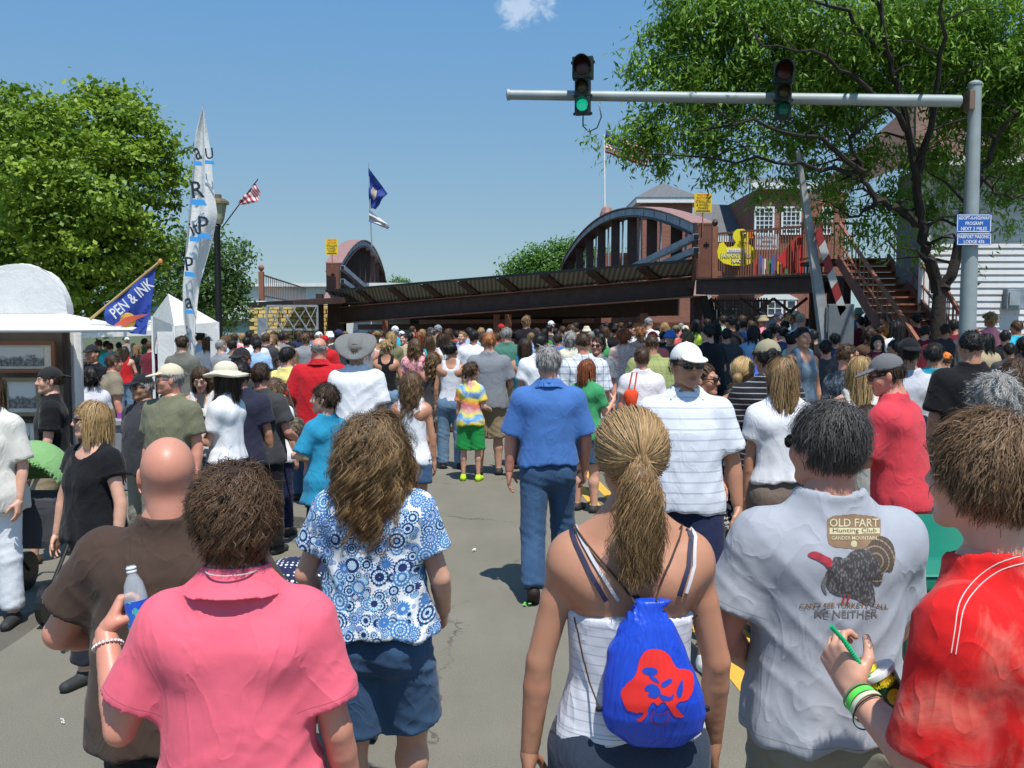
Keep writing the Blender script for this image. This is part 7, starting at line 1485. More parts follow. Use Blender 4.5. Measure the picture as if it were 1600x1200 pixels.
on_bag([(1018, 1112), (1022, 1108), (1026, 1113), (1036, 1113), (1042, 1108), (1047, 1116), (1044, 1128), (1034, 1133), (1022, 1131), (1015, 1124)], lilac, 'crown_outline', .0022, 1.0); on_bag([(1021, 1115), (1026, 1117), (1036, 1117), (1042, 1114), (1040, 1125), (1033, 1129), (1024, 1127), (1020, 1122)], bagp, 'crown_inner', .0036, 1.0)
def cord(pts, r=.0022, skin_n=0, nm='cord'):
    P = []
    for i in range(len(pts)):
        if i < skin_n:
            a, c = pts[i], pts[i+1]; n = 6 if i+1 < skin_n else 1
            for j in range(n): u = j/n; P.append(go.matrix_basis @ skinpt(a[0]*(1-u)+c[0]*u, a[1]*(1-u)+c[1]*u, (.009 if pts[0][1] < 900 else .024))-Vector(bag.location))
        else: P.append(at(pts[i][0], pts[i][1], bgY-pts[i][2])-Vector(bag.location))
    b = MB(); b.tube(P, r, 6); b.build(nm, bk_, bag, smooth=True)
cord([(896, 820), (918, 852), (950, 890), (975, 918), (993, 944, .17)], .003, 4); cord([(1066, 805), (1060, 840), (1045, 880), (1030, 915), (1025, 940, .17)], .0022, 4)
cord([(908, 955), (918, 1010), (928, 1060), (936, 1105, .15)], .0022, 3); cord([(1080, 950), (1088, 1000), (1094, 1050), (1103, 1105, .15)], .0022, 3)
for x_, y_ in ((936, 1108), (1104, 1107)): q = at(x_, y_, bgY-.155)-Vector(bag.location); b = MB(); b.lathe([(.001, -.008), (.008, -.004), (.008, .004), (.001, .008)], 8, q); b.build('knot', black, bag)
hx = gir['hc']; tz_ = gir['Rh']@A3((0, -.118, .008)); b = MB(); c0 = hx+tz_
ring = [wpt(gir, c0+A3((.016*math.cos(a), -.004+.006*math.sin(a*1), .014*math.sin(a)))) for a in [i/14*6.283 for i in range(15)]]; b.tube(ring, .005, 8); b.build('hair_tie', black, go, smooth=True)
# ---- lemonade cup, straw, wristbands of the person in red
hw = boy['J']['aL'][2]; hd_ = unit(A3((.05, .6, .85))); hcw = wworld(boy, hw+hd_*.07); cup = empty('lemonade_cup', hcw, label='green LEMONADE cup with lemons print held by the person in red', cat='cup'); 
cx_ = at(1375, 1080, hcw.y); qc = at(1390, 1090, hcw.y-.005); cup.location = qc; cup.rotation_euler = (R(-10), R(-30), 0)
g = NG('cup_print'); vo = g.n('ShaderNodeTexVoronoi', {'Scale': 22.0, 'Randomness': .5}); g.set(vo.inputs['Vector'], g.co()); c = g.mix(g.math('LESS_THAN', vo.outputs['Distance'], .42), (.012, .05, .018), (.62, .42, .02)); c = g.mix(g.math('LESS_THAN', vo.outputs['Distance'], .3), c, g.mix(g.ramp(g.noise(120, 3), .4, .6), (.72, .52, .04), (.6, .36, .02))); cm = g.fin(c, .3)
b = MB(); b.lathe([(.030, -.075), (.032, -.07), (.042, .06), (.044, .062), (.041, .061)], 24); b.build('cup', cm, cup, smooth=True); b = MB(); b.lathe([(.0442, .054), (.046, .06), (.0455, .066), (.02, .07), (.001, .071)], 24); b.build('lid', plain('lid_clear', (.75, .76, .76), .2), cup, smooth=True)
b = MB(); b.lathe([(.001, .071), (.026, .072), (.022, .088), (.012, .098), (.001, .1)], 16, (-.012, 0, 0)); b.build('lemon_wedge', plain('lemon', (.78, .66, .03), .35), cup, smooth=True)
P = [cup.matrix_basis.inverted() @ at(x, y, hcw.y-dy) for x, y, dy in ((1362, 1062, .02), (1342, 1035, .03), (1318, 1000, .04), (1298, 978, .045))]; b = MB(); q = []
b.tube(P[:2], .0045, 10); rr_ = []; pts_ = []
for i in range(21): u = i/20; pts_.append(P[1].lerp(P[2], u)); rr_.append(.0058 if i % 2 else .0045)
b.tube(pts_, rr_, 10); b.tube(P[2:], .0048, 10); b.build('straw', plain('straw_green', (.01, .5, .2), .3), cup, smooth=True)
V, F = TEXTS['LEMONADE']; Pv = [(.0432*math.sin(v[0]*.3), -.0432*math.cos(v[0]*.3), .042+v[1]*.012) for v in V]; link('lettering', mesh_np('lettering', np.array(Pv), F, False), plain('lemon', (.78, .66, .03), .35), cup)
e = boy['J']['aL'][1]; d_ = unit(hw-e); x_ = unit(np.cross(d_, A3((0, 0, 1)))); y_ = np.cross(d_, x_)
for k, (o_, r_, w_, c) in enumerate(((.030, .0335, .014, (.12, .75, .1)), (.048, .036, .010, (.62, .68, .5)), (.016, .034, .005, (.15, .25, .12)), (.062, .042, .003, (.02, .03, .02)))):
    vs = []; fs = []; n = 28; c0 = hw-d_*o_+(y_*.004 if k == 3 else 0)
    for i in range(n):
        a = i/n*6.283; dr = x_*math.cos(a)+y_*math.sin(a)
        for rr, zz in ((r_, -w_/2), (r_, w_/2), (r_+.002, w_/2), (r_+.002, -w_/2)): vs.append(wpt(boy, c0+dr*rr+d_*zz))
    for i in range(n):
        for j in range(4): fs.append((i*4+j, i*4+(j+1) % 4, ((i+1) % n)*4+(j+1) % 4, ((i+1) % n)*4+j))
    b = MB(); b.add(vs, fs); b.build('wristband', plain('band%d' % k, c, .4), boy['o'], smooth=True)
# seam stitching on the red shirt's shoulder
st_ = plain('stitch', (.75, .55, .5), .7); sb_ = shirt_bvh(boy)
for pts in (((1600, 868), (1560, 880), (1525, 905), (1500, 940), (1492, 985), (1484, 1036)), ((1600, 880), (1566, 890), (1534, 912), (1508, 946), (1499, 988), (1491, 1038))):
    P = []; pts = (pts[0],)+pts+(pts[-1],)
    pts = [tuple(.5*((2*b_[k])+(-a_[k]+c_[k])*t+(2*a_[k]-5*b_[k]+4*c_[k]-d_[k])*t*t+(-a_[k]+3*b_[k]-3*c_[k]+d_[k])*t**3) for k in (0, 1)) for a_, b_, c_, d_ in zip(pts, pts[1:], pts[2:], pts[3:]) for t in (0, .25, .5, .75)]
    for i in range(len(pts)-1):
        for j in range(2):
            u = j/2; q = pixcast(sb_, boy['o'], pts[i][0]*(1-u)+pts[i+1][0]*u, pts[i][1]*(1-u)+pts[i+1][1]*u, .0008)
            if q: P.append(q)
    if len(P) > 3: b = MB(); b.tube(P, .0011, 5); b.build('stitching', st_, boy['shirt'])
# ---- stroller with dotted canopy pushed by the person in the printed blouse
sY = 3.75; sc_ = empty('stroller', (at(455, 960, sY).x, sY, 0), label='stroller with navy polka dot canopy in front of the printed blouse', cat='stroller'); q = at(458, 940, sY)-Vector(sc_.location)
f = Field((-.3, -.3, -.05), (.3, .35, .3), .012); f.ell((0, 0, 0), (.23, .27, .27), 0); f.ell((0, .05, -.03), (.21, .26, .255), .0, sub=True); f.clip(lambda x, y, z: -z-.0+0*x+0*y); V, F = f.net(1); V = V+A3(q)-A3((0, 0, .09)); link('canopy', mesh_np('canopy', V, F), fb('dots', (.014, .02, .065), kind='dots', col2=(.75, .75, .78), scale=46), sc_)
zq = q.z-.1; b = MB(); b.box((q.x, q.y+.05, zq-.18), (.42, .45, .34)); b.build('seat', blackf, sc_, bevel=.05); b = MB()
for sx in (-1, 1): b.tube([(q.x+sx*.22, q.y-.45, zq+.05), (q.x+sx*.23, q.y, zq-.25), (q.x+sx*.25, q.y+.5, .12)], .014, 8); b.tube([(q.x+sx*.23, q.y, zq-.25), (q.x+sx*.25, q.y-.25, .12)], .014, 8)
b.tube([(q.x-.22, q.y-.45, zq+.05), (q.x+.22, q.y-.45, zq+.05)], .018, 8); b.build('frame', black, sc_, smooth=True)
for sx in (-1, 1):
    for dy in (-.25, .5): b = MB(); M = Matrix.Rotation(R(90), 3, 'Y'); b.lathe([(.085, -.02), (.1, -.015), (.1, .015), (.085, .02)], 18, (q.x+sx*.25, q.y+dy, .1), M); b.build('wheel', black, sc_)
#print('near done', [(round(p[1], 2), p[0][:28]) for p in PEOPLE])
# ---------------------------------------------------------------- people in the middle distance
blk = blackf; MIDG = 'festival crowd in the street'
teal = fb('teal', (.02, .24, .40)); olive = fb('olive', (.16, .16, .10)); char = fb('charcoal', (.045, .045, .05)); redc = fb('red_cotton', (.5, .012, .02)); coral = fb('coral_red', (.62, .05, .07)); gryt = fb('mid_grey', (.20, .215, .24)); yelt = fb('pale_yellow', (.72, .64, .22))
def M(*a, **k): return person(*a, **k)
cap = M(1074, 535, 275, 'person facing us in white cap, dark sunglasses and white striped polo', tone='tan', sex='m', yaw=176, hyaw=16, hair=('short', 'black'), topw=('tee', fb('polo_stripe', (.70, .72, .78), kind='stripe', col2=(.50, .52, .58), scale=17, wr=.6), 1.15), neck='polo', collarmat=whitef, sleeve=.8, hem=.85, bot=('shorts', navyf, .44, 1.3), hat=('cap', (.72, .71, .68)), glasses='dark', arms=(((-.30, -.02, -1), (-.10, .1, -1)), ((.22, .1, -1), (.02, .3, -1))), legs='walk', shoe=(.7, .7, .68), fat=.12)
M(857, 540, 219, 'person with grey hair in royal blue short sleeved shirt and blue jeans walking away', hair=('short', 'grey'), topw=('tee', bluef, 1.0), neck='polo', sleeve=.95, hem=.93, bot=('pants', denim, 1, .8), arms=(((-.30, .05, -1), (-.05, .1, -1)), ((.30, .02, -1), (.0, .35, -1))), legs=(((-.05, -.22, -1), (0, -.50, -1)), ((.05, .30, -1), (0, .02, -1))), toeL=True, fat=.15, tone='red', shoe=(.02, .012, .01), hres=.8)
M(140, 627, 285, 'person with blonde bob and sunglasses in black scoop neck top and black pants', sex='f', tone='fair', yaw=150, hyaw=-22, fat=.28, hair=('bob', 'blonde'), topw=('cap', blk, .9), neck='scoop', hem=.86, bot=('pants', fb('black_denim', (.02, .022, .03)), .93, .8), glasses='dark', arms=(((-.35, .0, -1), (-.1, .2, -1)), ((.40, .1, -1), (.05, .2, -1))), legs='walk')
M(-22, 583, 246, 'person in cream linen shirt and white trousers cut by the left edge', sex='f', yaw=180, hair=('bob', 'brown'), topw=('tee', linen, 1.2), hem=.80, sleeve=.9, bot=('pants', whitef, .95, .5), arms=(((-.25, .0, -1), (-.02, .3, -1)), ((.25, 0, -1), (0, .2, -1))), fat=.2)
M(76, 573, 192, 'person in black t-shirt with backwards black cap and khaki shorts and flip flops', tone='fair', yaw=115, hyaw=10, hair=('short', 'dbrown'), topw=('tee', blk, 1.1), bot=('shorts', khaki, .5, 1.5), hat=('backcap', (.02, .02, .022)), legs='walk', arms=(((-.2, .1, -1), (-.05, .6, -1)), ((.2, -.1, -1), (.1, .1, -1))), shoe=(.05, .03, .02))
M(221, 584, 196, 'person in black polo and black cap beside the olive t-shirt', tone='tan', yaw=145, hair=('short', 'grey'), topw=('tee', char, 1.1), neck='polo', bot=('pants', khaki_g, 1.0), hat=('cap', (.015, .015, .018)), glasses='dark', arms='down', fat=.25)
M(264, 568, 212, 'person in olive green t-shirt and cream cap looking left', tone='red', yaw=158, hyaw=-42, hair=('short', 'grey'), topw=('tee', olive, 1.1), bot=('shorts', khaki, .5), hat=('cap', (.60, .52, .38)), glasses='wire', arms='down', fat=.3)
M(350, 568, 204, 'person in white sun hat and white t-shirt with pale blue sweater at the waist', sex='f', yaw=78, hyaw=10, hair=('bob', 'dbrown'), topw=('tee', whitef, .7), hem=.95, bot=('skirt', fb('pale_blue_knit', (.30, .45, .66)), .42, .8), hat=('sunhat', (.62, .57, .44)), arms=(((-.1, .25, -1), (.1, .9, .1)), ((.1, .25, -1), (-.1, .9, .0))))
M(314, 574, 178, 'person with very long brown hair looking down at a phone beside the sun hat', sex='f', yaw=185, hpitch=-22, hair=('long', 'brown'), topw=('tank', fb('cream_white', (.6, .58, .55)), .8), bot=('shorts', denim, .3), arms=(((-.15, .15, -1), (.3, .9, .4)), ((.15, .15, -1), (-.3, .9, .4))))
M(376, 564, 190, 'person in dark navy t-shirt with short black hair behind the sun hat', yaw=5, hair=('short', 'black'), topw=('tee', fb('dark_navy', (.025, .027, .05)), 1.1), bot=('shorts', navyf, .5), tone='tan')
M(376, 543, 165, 'person in dark baseball cap and black shirt behind the navy t-shirt', yaw=150, hyaw=20, hair=('short', 'brown'), topw=('tee', char, 1), hat=('cap', (.02, .018, .02)), glasses='dark', tone='red')
M(408, 566, 186, 'person in charcoal t-shirt with round pale crest and black track pants', yaw=-18, hyaw=10, hair=('short', 'dbrown'), topw=('tee', fb('charcoal2', (.05, .05, .053)), 1.3), bot=('pants', blk, 1.0, 1.2), fat=.12, tone='red', arms='hipR')
M(430, 588, 172, 'person with curly brown hair and white shirt carrying a speckled shoulder bag', sex='f', yaw=-20, hair=('perm', 'mbrown'), topw=('tee', whitef, 1.1), bot=('pants', navyf, .95), tone='fair')
M(450, 541, 142, 'person in pale yellow t-shirt with jeans', yaw=-25, hair=('short', 'black'), topw=('tee', yelt, 1.2), sleeve=.8, bot=('pants', denim, 1.0), fat=.25, tone='fair', arms='hipR')
M(499, 528, 148, 'bald heavy person in bright red polo', yaw=0, hair=('bald', 'grey'), topw=('tee', redc, 1.3), neck='polo', sleeve=.95, bot=('shorts', khaki, .5, 1.4), fat=.75, tone='red', arms='wide')
M(557, 528, 166, 'tall person in plain white t-shirt and wide grey hat', hair=('short', 'brown'), topw=('tee', whitef, 1.3), sleeve=.85, hem=.82, bot=('shorts', khaki, .5), hat=('grayhat', (.17, .17, .165), (.03, .03, .035)), arms='down', fat=.1, tone='tan')
M(506, 598, 205, 'child in turquoise t-shirt with dark hair looking left', sex='c', yaw=38, hyaw=48, hair=('boy', 'dbrown'), topw=('tee', teal, 1.5), sleeve=.9, hem=.70, bot=('shorts', navyf, .55), arms=(((-.5, .0, -1), (.2, .9, -.1)), ((.3, 0, -1), (-.1, .8, -.3))), tone='fair')
M(643, 577, 182, 'person with curly brown hair in white racerback top and frayed denim shorts', sex='f', yaw=-8, hair=('curly', 'mbrown'), topw=('tank', whitef, 1.1), bot=('shorts', denim, .28, 1.0), arms=(((-.22, .3, -1), (-.05, .8, .9)), ((.2, -.05, -1), (.05, .1, -1))), legs='walk', tone='tan')
M(737, 565, 127, 'child in rainbow tie dye t-shirt and green basketball shorts', sex='c', yaw=-10, hyaw=-40, hair=('messy', 'brown'), topw=('tee', fb('rainbow', (.5, .3, .1), kind='tiedye'), 1.2), bot=('shorts', fb('green_nylon', (.015, .26, .06), rough=.5), .5, 1.8), shoe=(.45, .7, .02), arms=(((-.2, 0, -1), (0, .2, -1)), ((.3, -.1, -1), (.1, .9, -.2))))
M(706, 535, 117, 'slim person in white tank top and light blue jeans with black hair in a bun', sex='f', yaw=0, hyaw=-30, hair=('bun', 'black'), topw=('tank', fb('white_rib', (.66, .67, .72)), .5), hem=.90, bot=('pants', denim_l, 1, .6), tone='tan', arms='down', hres=.85)
M(764, 519, 122, 'broad person in grey t-shirt with ginger hair and khaki shorts', yaw=0, hair=('short', 'ginger'), topw=('tee', gryt, 1.4), sleeve=.8, hem=.82, bot=('shorts', khaki, .52, 1.6), fat=.3, tone='fair', arms='hipR')
M(676, 549, 112, 'person with long crimped golden brown hair beside the white tank top', sex='f', hair=('wavy', 'wavy'), topw=('tank', char, 1), bot=('shorts', khaki_g, .3), tone='tan')
M(649, 527, 102, 'person with curly auburn hair in pink floral blouse', sex='f', yaw=-8, hair=('curly', 'mbrown'), topw=('tee', fb('pinkfloral', (.65, .25, .28), kind='floral', col2=(.7, .5, .5), col3=(.5, .1, .15)), 1), bot=('shorts', denim_l, .3), tone='fair')
M(604, 530, 105, 'person with short blonde hair in black tank top and denim shorts', sex='f', hyaw=-20, hair=('messy', 'blonde'), topw=('tank', blk, .5), hem=.92, bot=('shorts', denim_l, .3), tone='tan', arms=(((-.2, 0, -1), (0, .2, -1)), ((.35, 0, -1), (.0, .8, -.6))))
M(820, 528, 117, 'person in teal tank top with dark bobbed hair', sex='f', hair=('bob', 'dbrown'), topw=('tank', fb('deep_teal', (.01, .16, .22)), .6), bot=('pants', blk, 1), tone='tan', fat=.12, arms='front')
M(791, 511, 92, 'large person with grey hair in dull green polo', yaw=0, hair=('short', 'grey'), topw=('tee', fb('sage', (.06, .17, .13)), 1.3), fat=.5, tone='red', bot=('shorts', khaki, .5))
M(846, 521, 128, 'person with black hair in white shirt just behind the royal blue shirt', hyaw=-40, hair=('short', 'black'), topw=('tee', whitef, 1.1), tone='tan', bot=('pants', khaki, 1))
M(912, 518, 140, 'balding person in white and navy plaid shirt', hair=('buzz', 'brown'), topw=('tee', fb('plaid', (.66, .69, .74), kind='plaid', col2=(.10, .14, .26), scale=13), 1.2), sleeve=.95, fat=.15, tone='red', bot=('shorts', khaki, .5), hyaw=-8)
M(932, 526, 118, 'person in sunglasses facing us between plaid shirt and floral dress', yaw=165, hair=('short', 'dbrown'), topw=('tee', gryt, 1), glasses='dark', tone='red', bot=('shorts', khaki, .5))
M(918, 561, 152, 'young person with auburn bob in green t-shirt eating a snack', sex='f', yaw=-40, hair=('bob', 'red'), topw=('tee', fb('kelly_green', (.05, .30, .12)), 1.1), tone='fair', bot=('shorts', denim, .4), arms=(((-.2, .1, -1), (.1, .9, .3)), ((.15, .3, -1), (-.1, .9, .6))))
obag = M(1003, 543, 150, 'person with brown cropped hair in white t-shirt carrying an orange shoulder bag', sex='f', hair=('short', 'brown'), topw=('tee', fb('warm_white', (.70, .66, .68)), 1.1), sleeve=.55, fat=.4, tone='red', bot=('shorts', khaki, .5), hyaw=0)
M(1018, 522, 128, 'person in pale green checked shirt behind the orange bag', hair=('buzz', 'brown'), topw=('tee', fb('greenplaid', (.33, .36, .14), kind='plaid', col2=(.2, .25, .09), scale=12), 1.4), sleeve=.9, fat=.6, tone='tan', bot=('shorts', khaki, .5))
M(975, 511, 92, 'person with curly ginger hair in pastel flowered dress', sex='f', hair=('perm', 'red'), topw=('tee', fb('pastel', (.65, .5, .35), kind='floral', col2=(.5, .35, .45), col3=(.6, .3, .3)), 1), tone='fair', fat=.2, bot=('skirt', fb('pastel_skirt', (.55, .55, .6)), .5))
M(1102, 568, 232, 'person in profile with brown hair pulled back and sunglasses behind the white cap', sex='f', yaw=-125, hyaw=0, hair=('bun', 'brown'), topw=('tank', fb('soft_pink', (.68, .3, .36)), .8), glasses='dark', tone='tan', bot=('shorts', khaki, .3))
M(1162, 558, 214, 'bare shouldered person with low blonde ponytail in black and white floral dress', sex='f', yaw=-8, hyaw=-25, hair=('pony', 'blonde'), topw=('strapless', fb('bwfloral', (.02, .02, .025), kind='floral', col2=(.6, .6, .6), col3=(.03, .03, .03)), .8), edge=1.16, bot=('skirt', fb('bwfloral', (.02, .02, .025), kind='floral', col2=(.6, .6, .6), col3=(.03, .03, .03)), .5), pony=dict(tie=(0, -.105, -.05), L=.16, spread=.018), tone='tan')
M(1199, 530, 222, 'person in black striped polo and khaki cap', yaw=4, hair=('short', 'black'), topw=('tee', fb('blackstripe', (.012, .012, .016), kind='stripe', col2=(.3, .3, .32), scale=26), 1.1), sleeve=.75, hat=('cap', (.30, .27, .18)), tone='tan', bot=('pants', denim, 1), arms=(((-.22, -.05, -1), (-.05, .2, -1)), ((.2, 0, -1), (.05, .2, -1))))
M(1224, 558, 256, 'person with long highlighted blonde hair in white puffed blouse', sex='f', yaw=-6, hair=('long', 'dblonde'), topw=('tee', fb('white_linen', (.70, .70, .72), wr=.7), 1.1), sleeve=.55, hem=.98, bot=('pants', fb('taupe', (.16, .12, .10)), 1, 1), hp=dict(len=.27), tone='tan', arms=(((-.15, .0, -1), (-.05, .1, -1)), ((.2, .3, -1), (.1, .6, .8))))
M(1359, 631, 238, 'child in light grey t-shirt with dark hair beside the crimson t-shirt', sex='c', yaw=-8, hyaw=-35, hair=('short', 'dbrown'), topw=('tee', fb('lightgrey', (.36, .39, .38)), 1.2), bot=('shorts', fb('camo', (.12, .13, .1), kind='floral', col2=(.25, .25, .22), col3=(.05, .05, .04)), .5), tone='tan')
M(1385, 553, 262, 'person in crimson t-shirt and grey cap bending to the left', yaw=48, hyaw=28, hpitch=-14, hair=('short', 'dbrown'), topw=('tee', coral, 1.1), hem=.85, sleeve=.9, hat=('cap', (.14, .14, .145)), glasses='dark', lean=.16, bot=('shorts', khaki, .55, 1.4), tone='red', arms=(((-.2, .3, -1), (.0, .9, .1)), ((.1, .2, -1), (.0, .9, -.2))), fat=.12)
M(1343, 556, 215, 'person with long pale blonde hair in cream sleeveless top', sex='f', yaw=-5, hair=('long', 'blonde'), topw=('tank', fb('cream', (.66, .64, .58)), 1), tone='fair', bot=('shorts', denim, .4))
M(1420, 528, 190, 'person in black cap and grey raglan shirt with black sleeves', yaw=-8, hair=('short', 'black'), topw=('tee', fb('raglan', (.5, .52, .57)), 1.3), hat=('backcap', (.008, .008, .01)), tone='tan', bot=('pants', blk, 1))
M(1326, 536, 172, 'person with cropped hair and sunglasses in dark patterned t-shirt facing right', yaw=-70, hyaw=-12, hair=('buzz', 'brown'), topw=('tee', fb('darkpattern', (.03, .045, .065), kind='floral', col2=(.12, .13, .15), col3=(.02, .03, .05)), 1), glasses='dark', tone='red', fat=.2)
M(1517, 515, 200, 'large person in plain black t-shirt standing before the mast pole', hair=('buzz', 'black'), topw=('tee', blk, 1.4), tone='tan', fat=.5, sleeve=.85, bot=('shorts', khaki_g, .5))
M(1461, 535, 165, 'person in aqua t-shirt left of the large black t-shirt', hyaw=-30, yaw=-12, hair=('short', 'black'), topw=('tee', fb('aqua', (.02, .28, .38)), 1.2), tone='tan')
M(1556, 577, 305, 'person with thick curly grey hair in mint green blouse', sex='f', yaw=-5, hair=('perm', 'grey'), topw=('tee', fb('mint', (.42, .62, .34)), 1.1), tone='fair', fat=.2, neck='wide')
M(1587, 556, 225, 'person with dark curly hair in pale lilac shirt at the right edge', sex='f', yaw=10, hair=('curly', 'brown'), topw=('tee', fb('lilac', (.45, .45, .6)), 1.1), tone='fair')
M(1255, 512, 130, 'person with dark hair in blue grey tank top standing in tree shade', sex='f', yaw=-160, hair=('bun', 'black'), topw=('tank', fb('bluegrey', (.12, .17, .22)), 1), tone='tan', fat=.1)
M(1187, 540, 132, 'person in violet blue t-shirt behind the blonde ponytail', yaw=0, hair=('short', 'black'), topw=('tee', fb('violetblue', (.06, .12, .5)), 1.2), tone='tan', fat=.2)
M(143, 538, 125, 'person in black polo and cap inside the white tent', yaw=170, hair=('short', 'black'), topw=('tee', blk, 1), hat=('cap', (.02, .02, .02)), tone='tan')
M(140, 570, 150, 'person with dark curly hair in white tee and pale vest by the booth', sex='f', yaw=40, hair=('perm', 'black'), topw=('tee', fb('vest_white', (.6, .6, .66)), 1), tone='fair')
M(178, 553, 130, 'person with cropped brown hair in tan shirt leaning over the goods', yaw=-50, hair=('short', 'brown'), topw=('tee', fb('tanshirt', (.24, .2, .14)), 1.2), lean=.3, fat=.3, tone='red')
M(285, 524, 110, 'person in drab olive t-shirt under the arched tent', yaw=-10, hair=('short', 'dbrown'), topw=('tee', fb('drab', (.14, .14, .12)), 1.1), bot=('shorts', khaki, .5), tone='fair')
# crest on the charcoal t-shirt and things being carried
def ptin(inf, bvhless, px, py): return at(px, py, inf['o'].location.y)
def shoulder_bag(px, py, Y, w, h, m, lab, strap_top):
    c = at(px, py, Y); t = empty('shoulder_bag', c, label=lab, cat='bag'); f = Field((-w, -.14, -h), (w, .14, h), .012); f.ell((0, 0, -h*.1), (w*.62, .07, h*.62), 0); f.cap((-w*.4, 0, h*.3), (w*.4, 0, h*.3), .03, .03, .05); V, F = f.net(1); V = folds(V, F, .006, 4); link('pouch', mesh_np('pouch', V, F), m, t)
    q = at(strap_top[0], strap_top[1], Y)-c; b = MB(); b.tube([Vector((-w*.3, 0, h*.4)), q+Vector((-.02, 0, 0)), q+Vector((.03, .02, 0)), Vector((w*.3, 0, h*.4))], .008, 6); b.build('strap', m, t, smooth=True)
shoulder_bag(456, 668, FPX/182, .17, .16, fb('speckle_bag', (.10, .085, .06), kind='floral', col2=(.2, .17, .12), col3=(.05, .04, .03)), 'brown speckled shoulder bag hanging behind the charcoal t-shirt', (440, 600))
shoulder_bag(986, 622, FPX/156, .10, .15, fb('orange_bag', (.75, .07, .02)), 'bright orange soft bag hanging from the white t-shirt shoulder', (991, 582))
ph = empty('phone', at(314, 627, FPX/186), label='black phone held by the person with very long hair', cat='phone'); b = MB(); b.box((0, 0, 0), (.07, .012, .13), Matrix.Rotation(R(-35), 3, 'X')); b.build('case', black, ph, bevel=.004)
# green stroller at left
sg = empty('stroller', (at(52, 760, 6.3).x, 6.3, 0), label='dark stroller with pale green hood behind the white trousers', cat='stroller'); b = MB()
f = Field((-.4, -.4, -.1), (.4, .4, .4), .014); f.ell((0, 0, 0), (.26, .3, .3), 0); f.ell((0, -.08, -.05), (.24, .3, .27), 0, sub=True); f.clip(lambda x, y, z: -z+0*x+0*y); V, F = f.net(1); link('hood', mesh_np('hood', V+A3((0, 0, .85)), F), fb('hood_green', (.20, .38, .15)), sg)
b.box((0, .05, .6), (.42, .4, .35)); b.build('seat', fb('grey_net', (.06, .06, .07)), sg, bevel=.06); b = MB()
for sx in (-.26, .26): b.tube([(sx, .45, 1.0), (sx, .1, .6), (sx, -.4, .15)], .014, 8); b.tube([(sx, .0, .6), (sx, .4, .15)], .014, 8)
b.tube([(-.26, .45, 1.0), (.26, .45, 1.0)], .016, 8); b.build('frame', black, sg, smooth=True)
for sx in (-.28, .28):
    for y in (-.4, .4): b = MB(); b.lathe([(.11, -.02), (.14, -.02), (.14, .02), (.11, .02)], 20, (sx, y, .14), Matrix.Rotation(R(90), 3, 'Y')); b.build('wheel', black, sg)

# ---------------------------------------------------------------- the far crowd: shared bodies, own clothes and hair
POOL = {}
def pool(sex, arms, fat):
    k = (sex, arms, fat)
    if k in POOL: return POOL[k]
    sp = dict(sex=sex, fat=fat, lean=.03, tilt=0, armL=ARMS[arms][0], armR=ARMS[arms][1], legL=LEGS['stand'][0], legR=LEGS['stand'][1], top=('tee', None, 1.1), bot=('pants', None, 1.0), seed=3); hs = 1.0
    sp['_hc'] = hc = P_(sp, 0, -.02, 1.50)+A3((0, .02, .14)); J = joints(sp); foot = min(J['lL'][2][2], J['lR'][2][2])-.075; xf = lambda V: V+A3((0, 0, -foot)); n0 = 0; Vs, Fs = [], []
    V, F = body_field(sp, .026, J).net(1); Vs.append(V); Fs.append(F); n0 = len(V); V, F, _, _ = head_c(.010, sex, True, fat); Vs.append(V+hc); Fs.append(F+n0); n0 += len(V)
    for sd, n in ((-1, 'L'), (1, 'R')):
        a, e, w = J['a'+n]; HV, HF = hand_cached(.012, .4, .4); z = unit(w-e); bk = A3((sd, 0, .15)); bk = unit(bk-z*(bk@z)); xx = np.cross(bk, z)*(1 if sd > 0 else -1); Mx = np.stack([xx, bk, z], 1); Vs.append(HV@Mx.T+w); Fs.append((HF if np.linalg.det(Mx) > 0 else HF[:, ::-1])+n0); n0 += len(HV)
    body = mesh_np('person', xf(np.concatenate(Vs)), np.concatenate(Fs), True, {'lip': np.zeros(n0), 'brow': np.zeros(n0)}); body.materials.append(skin('fair'))
    V, F = shirt_mesh(sp, .021, J); sh = mesh_np('shirt', xf(V), F); sh.materials.append(whitef); sp2 = dict(sp); sp2['top'] = ('tank', None, .8); V, F = shirt_mesh(sp2, .021, J); tk = mesh_np('tank_top', xf(V), F); tk.materials.append(whitef)
    V, F = bottom_mesh(sp, .022, J); tr = mesh_np('trousers', xf(V), F); tr.materials.append(denim); POOL[k] = (body, sh, tk, tr, hc-A3((0, 0, foot)), hc[2]-foot+.12); return POOL[k]
HP = {}
def pool_hair(st):
    if st in HP: return HP[st]
    rg = np.random.default_rng(len(HP)+50); V, F = cap_c(.011, st); vs, fs, hv = [V], [F], [np.full(len(V), .2)]
    if st == 'bun': pt, h_ = pony(260, rg, tie=(0, -.075, .062), L=.03, spread=.03, wave=.015)
    elif st == 'pony': pt, h_ = pony(360, rg, L=.2)
    else: pt, h_ = grow(st, 420, rg, STY[st])
    V2, F2, hv2 = ribbons(pt, .0045, rg, h_); vs.append(V2); fs.append(F2+len(V)); hv.append(hv2); me = mesh_np('hair', np.concatenate(vs), np.concatenate(fs), True, {'hv': np.concatenate(hv)}); me.materials.append(hairmat('brown')); HP[st] = me; return me
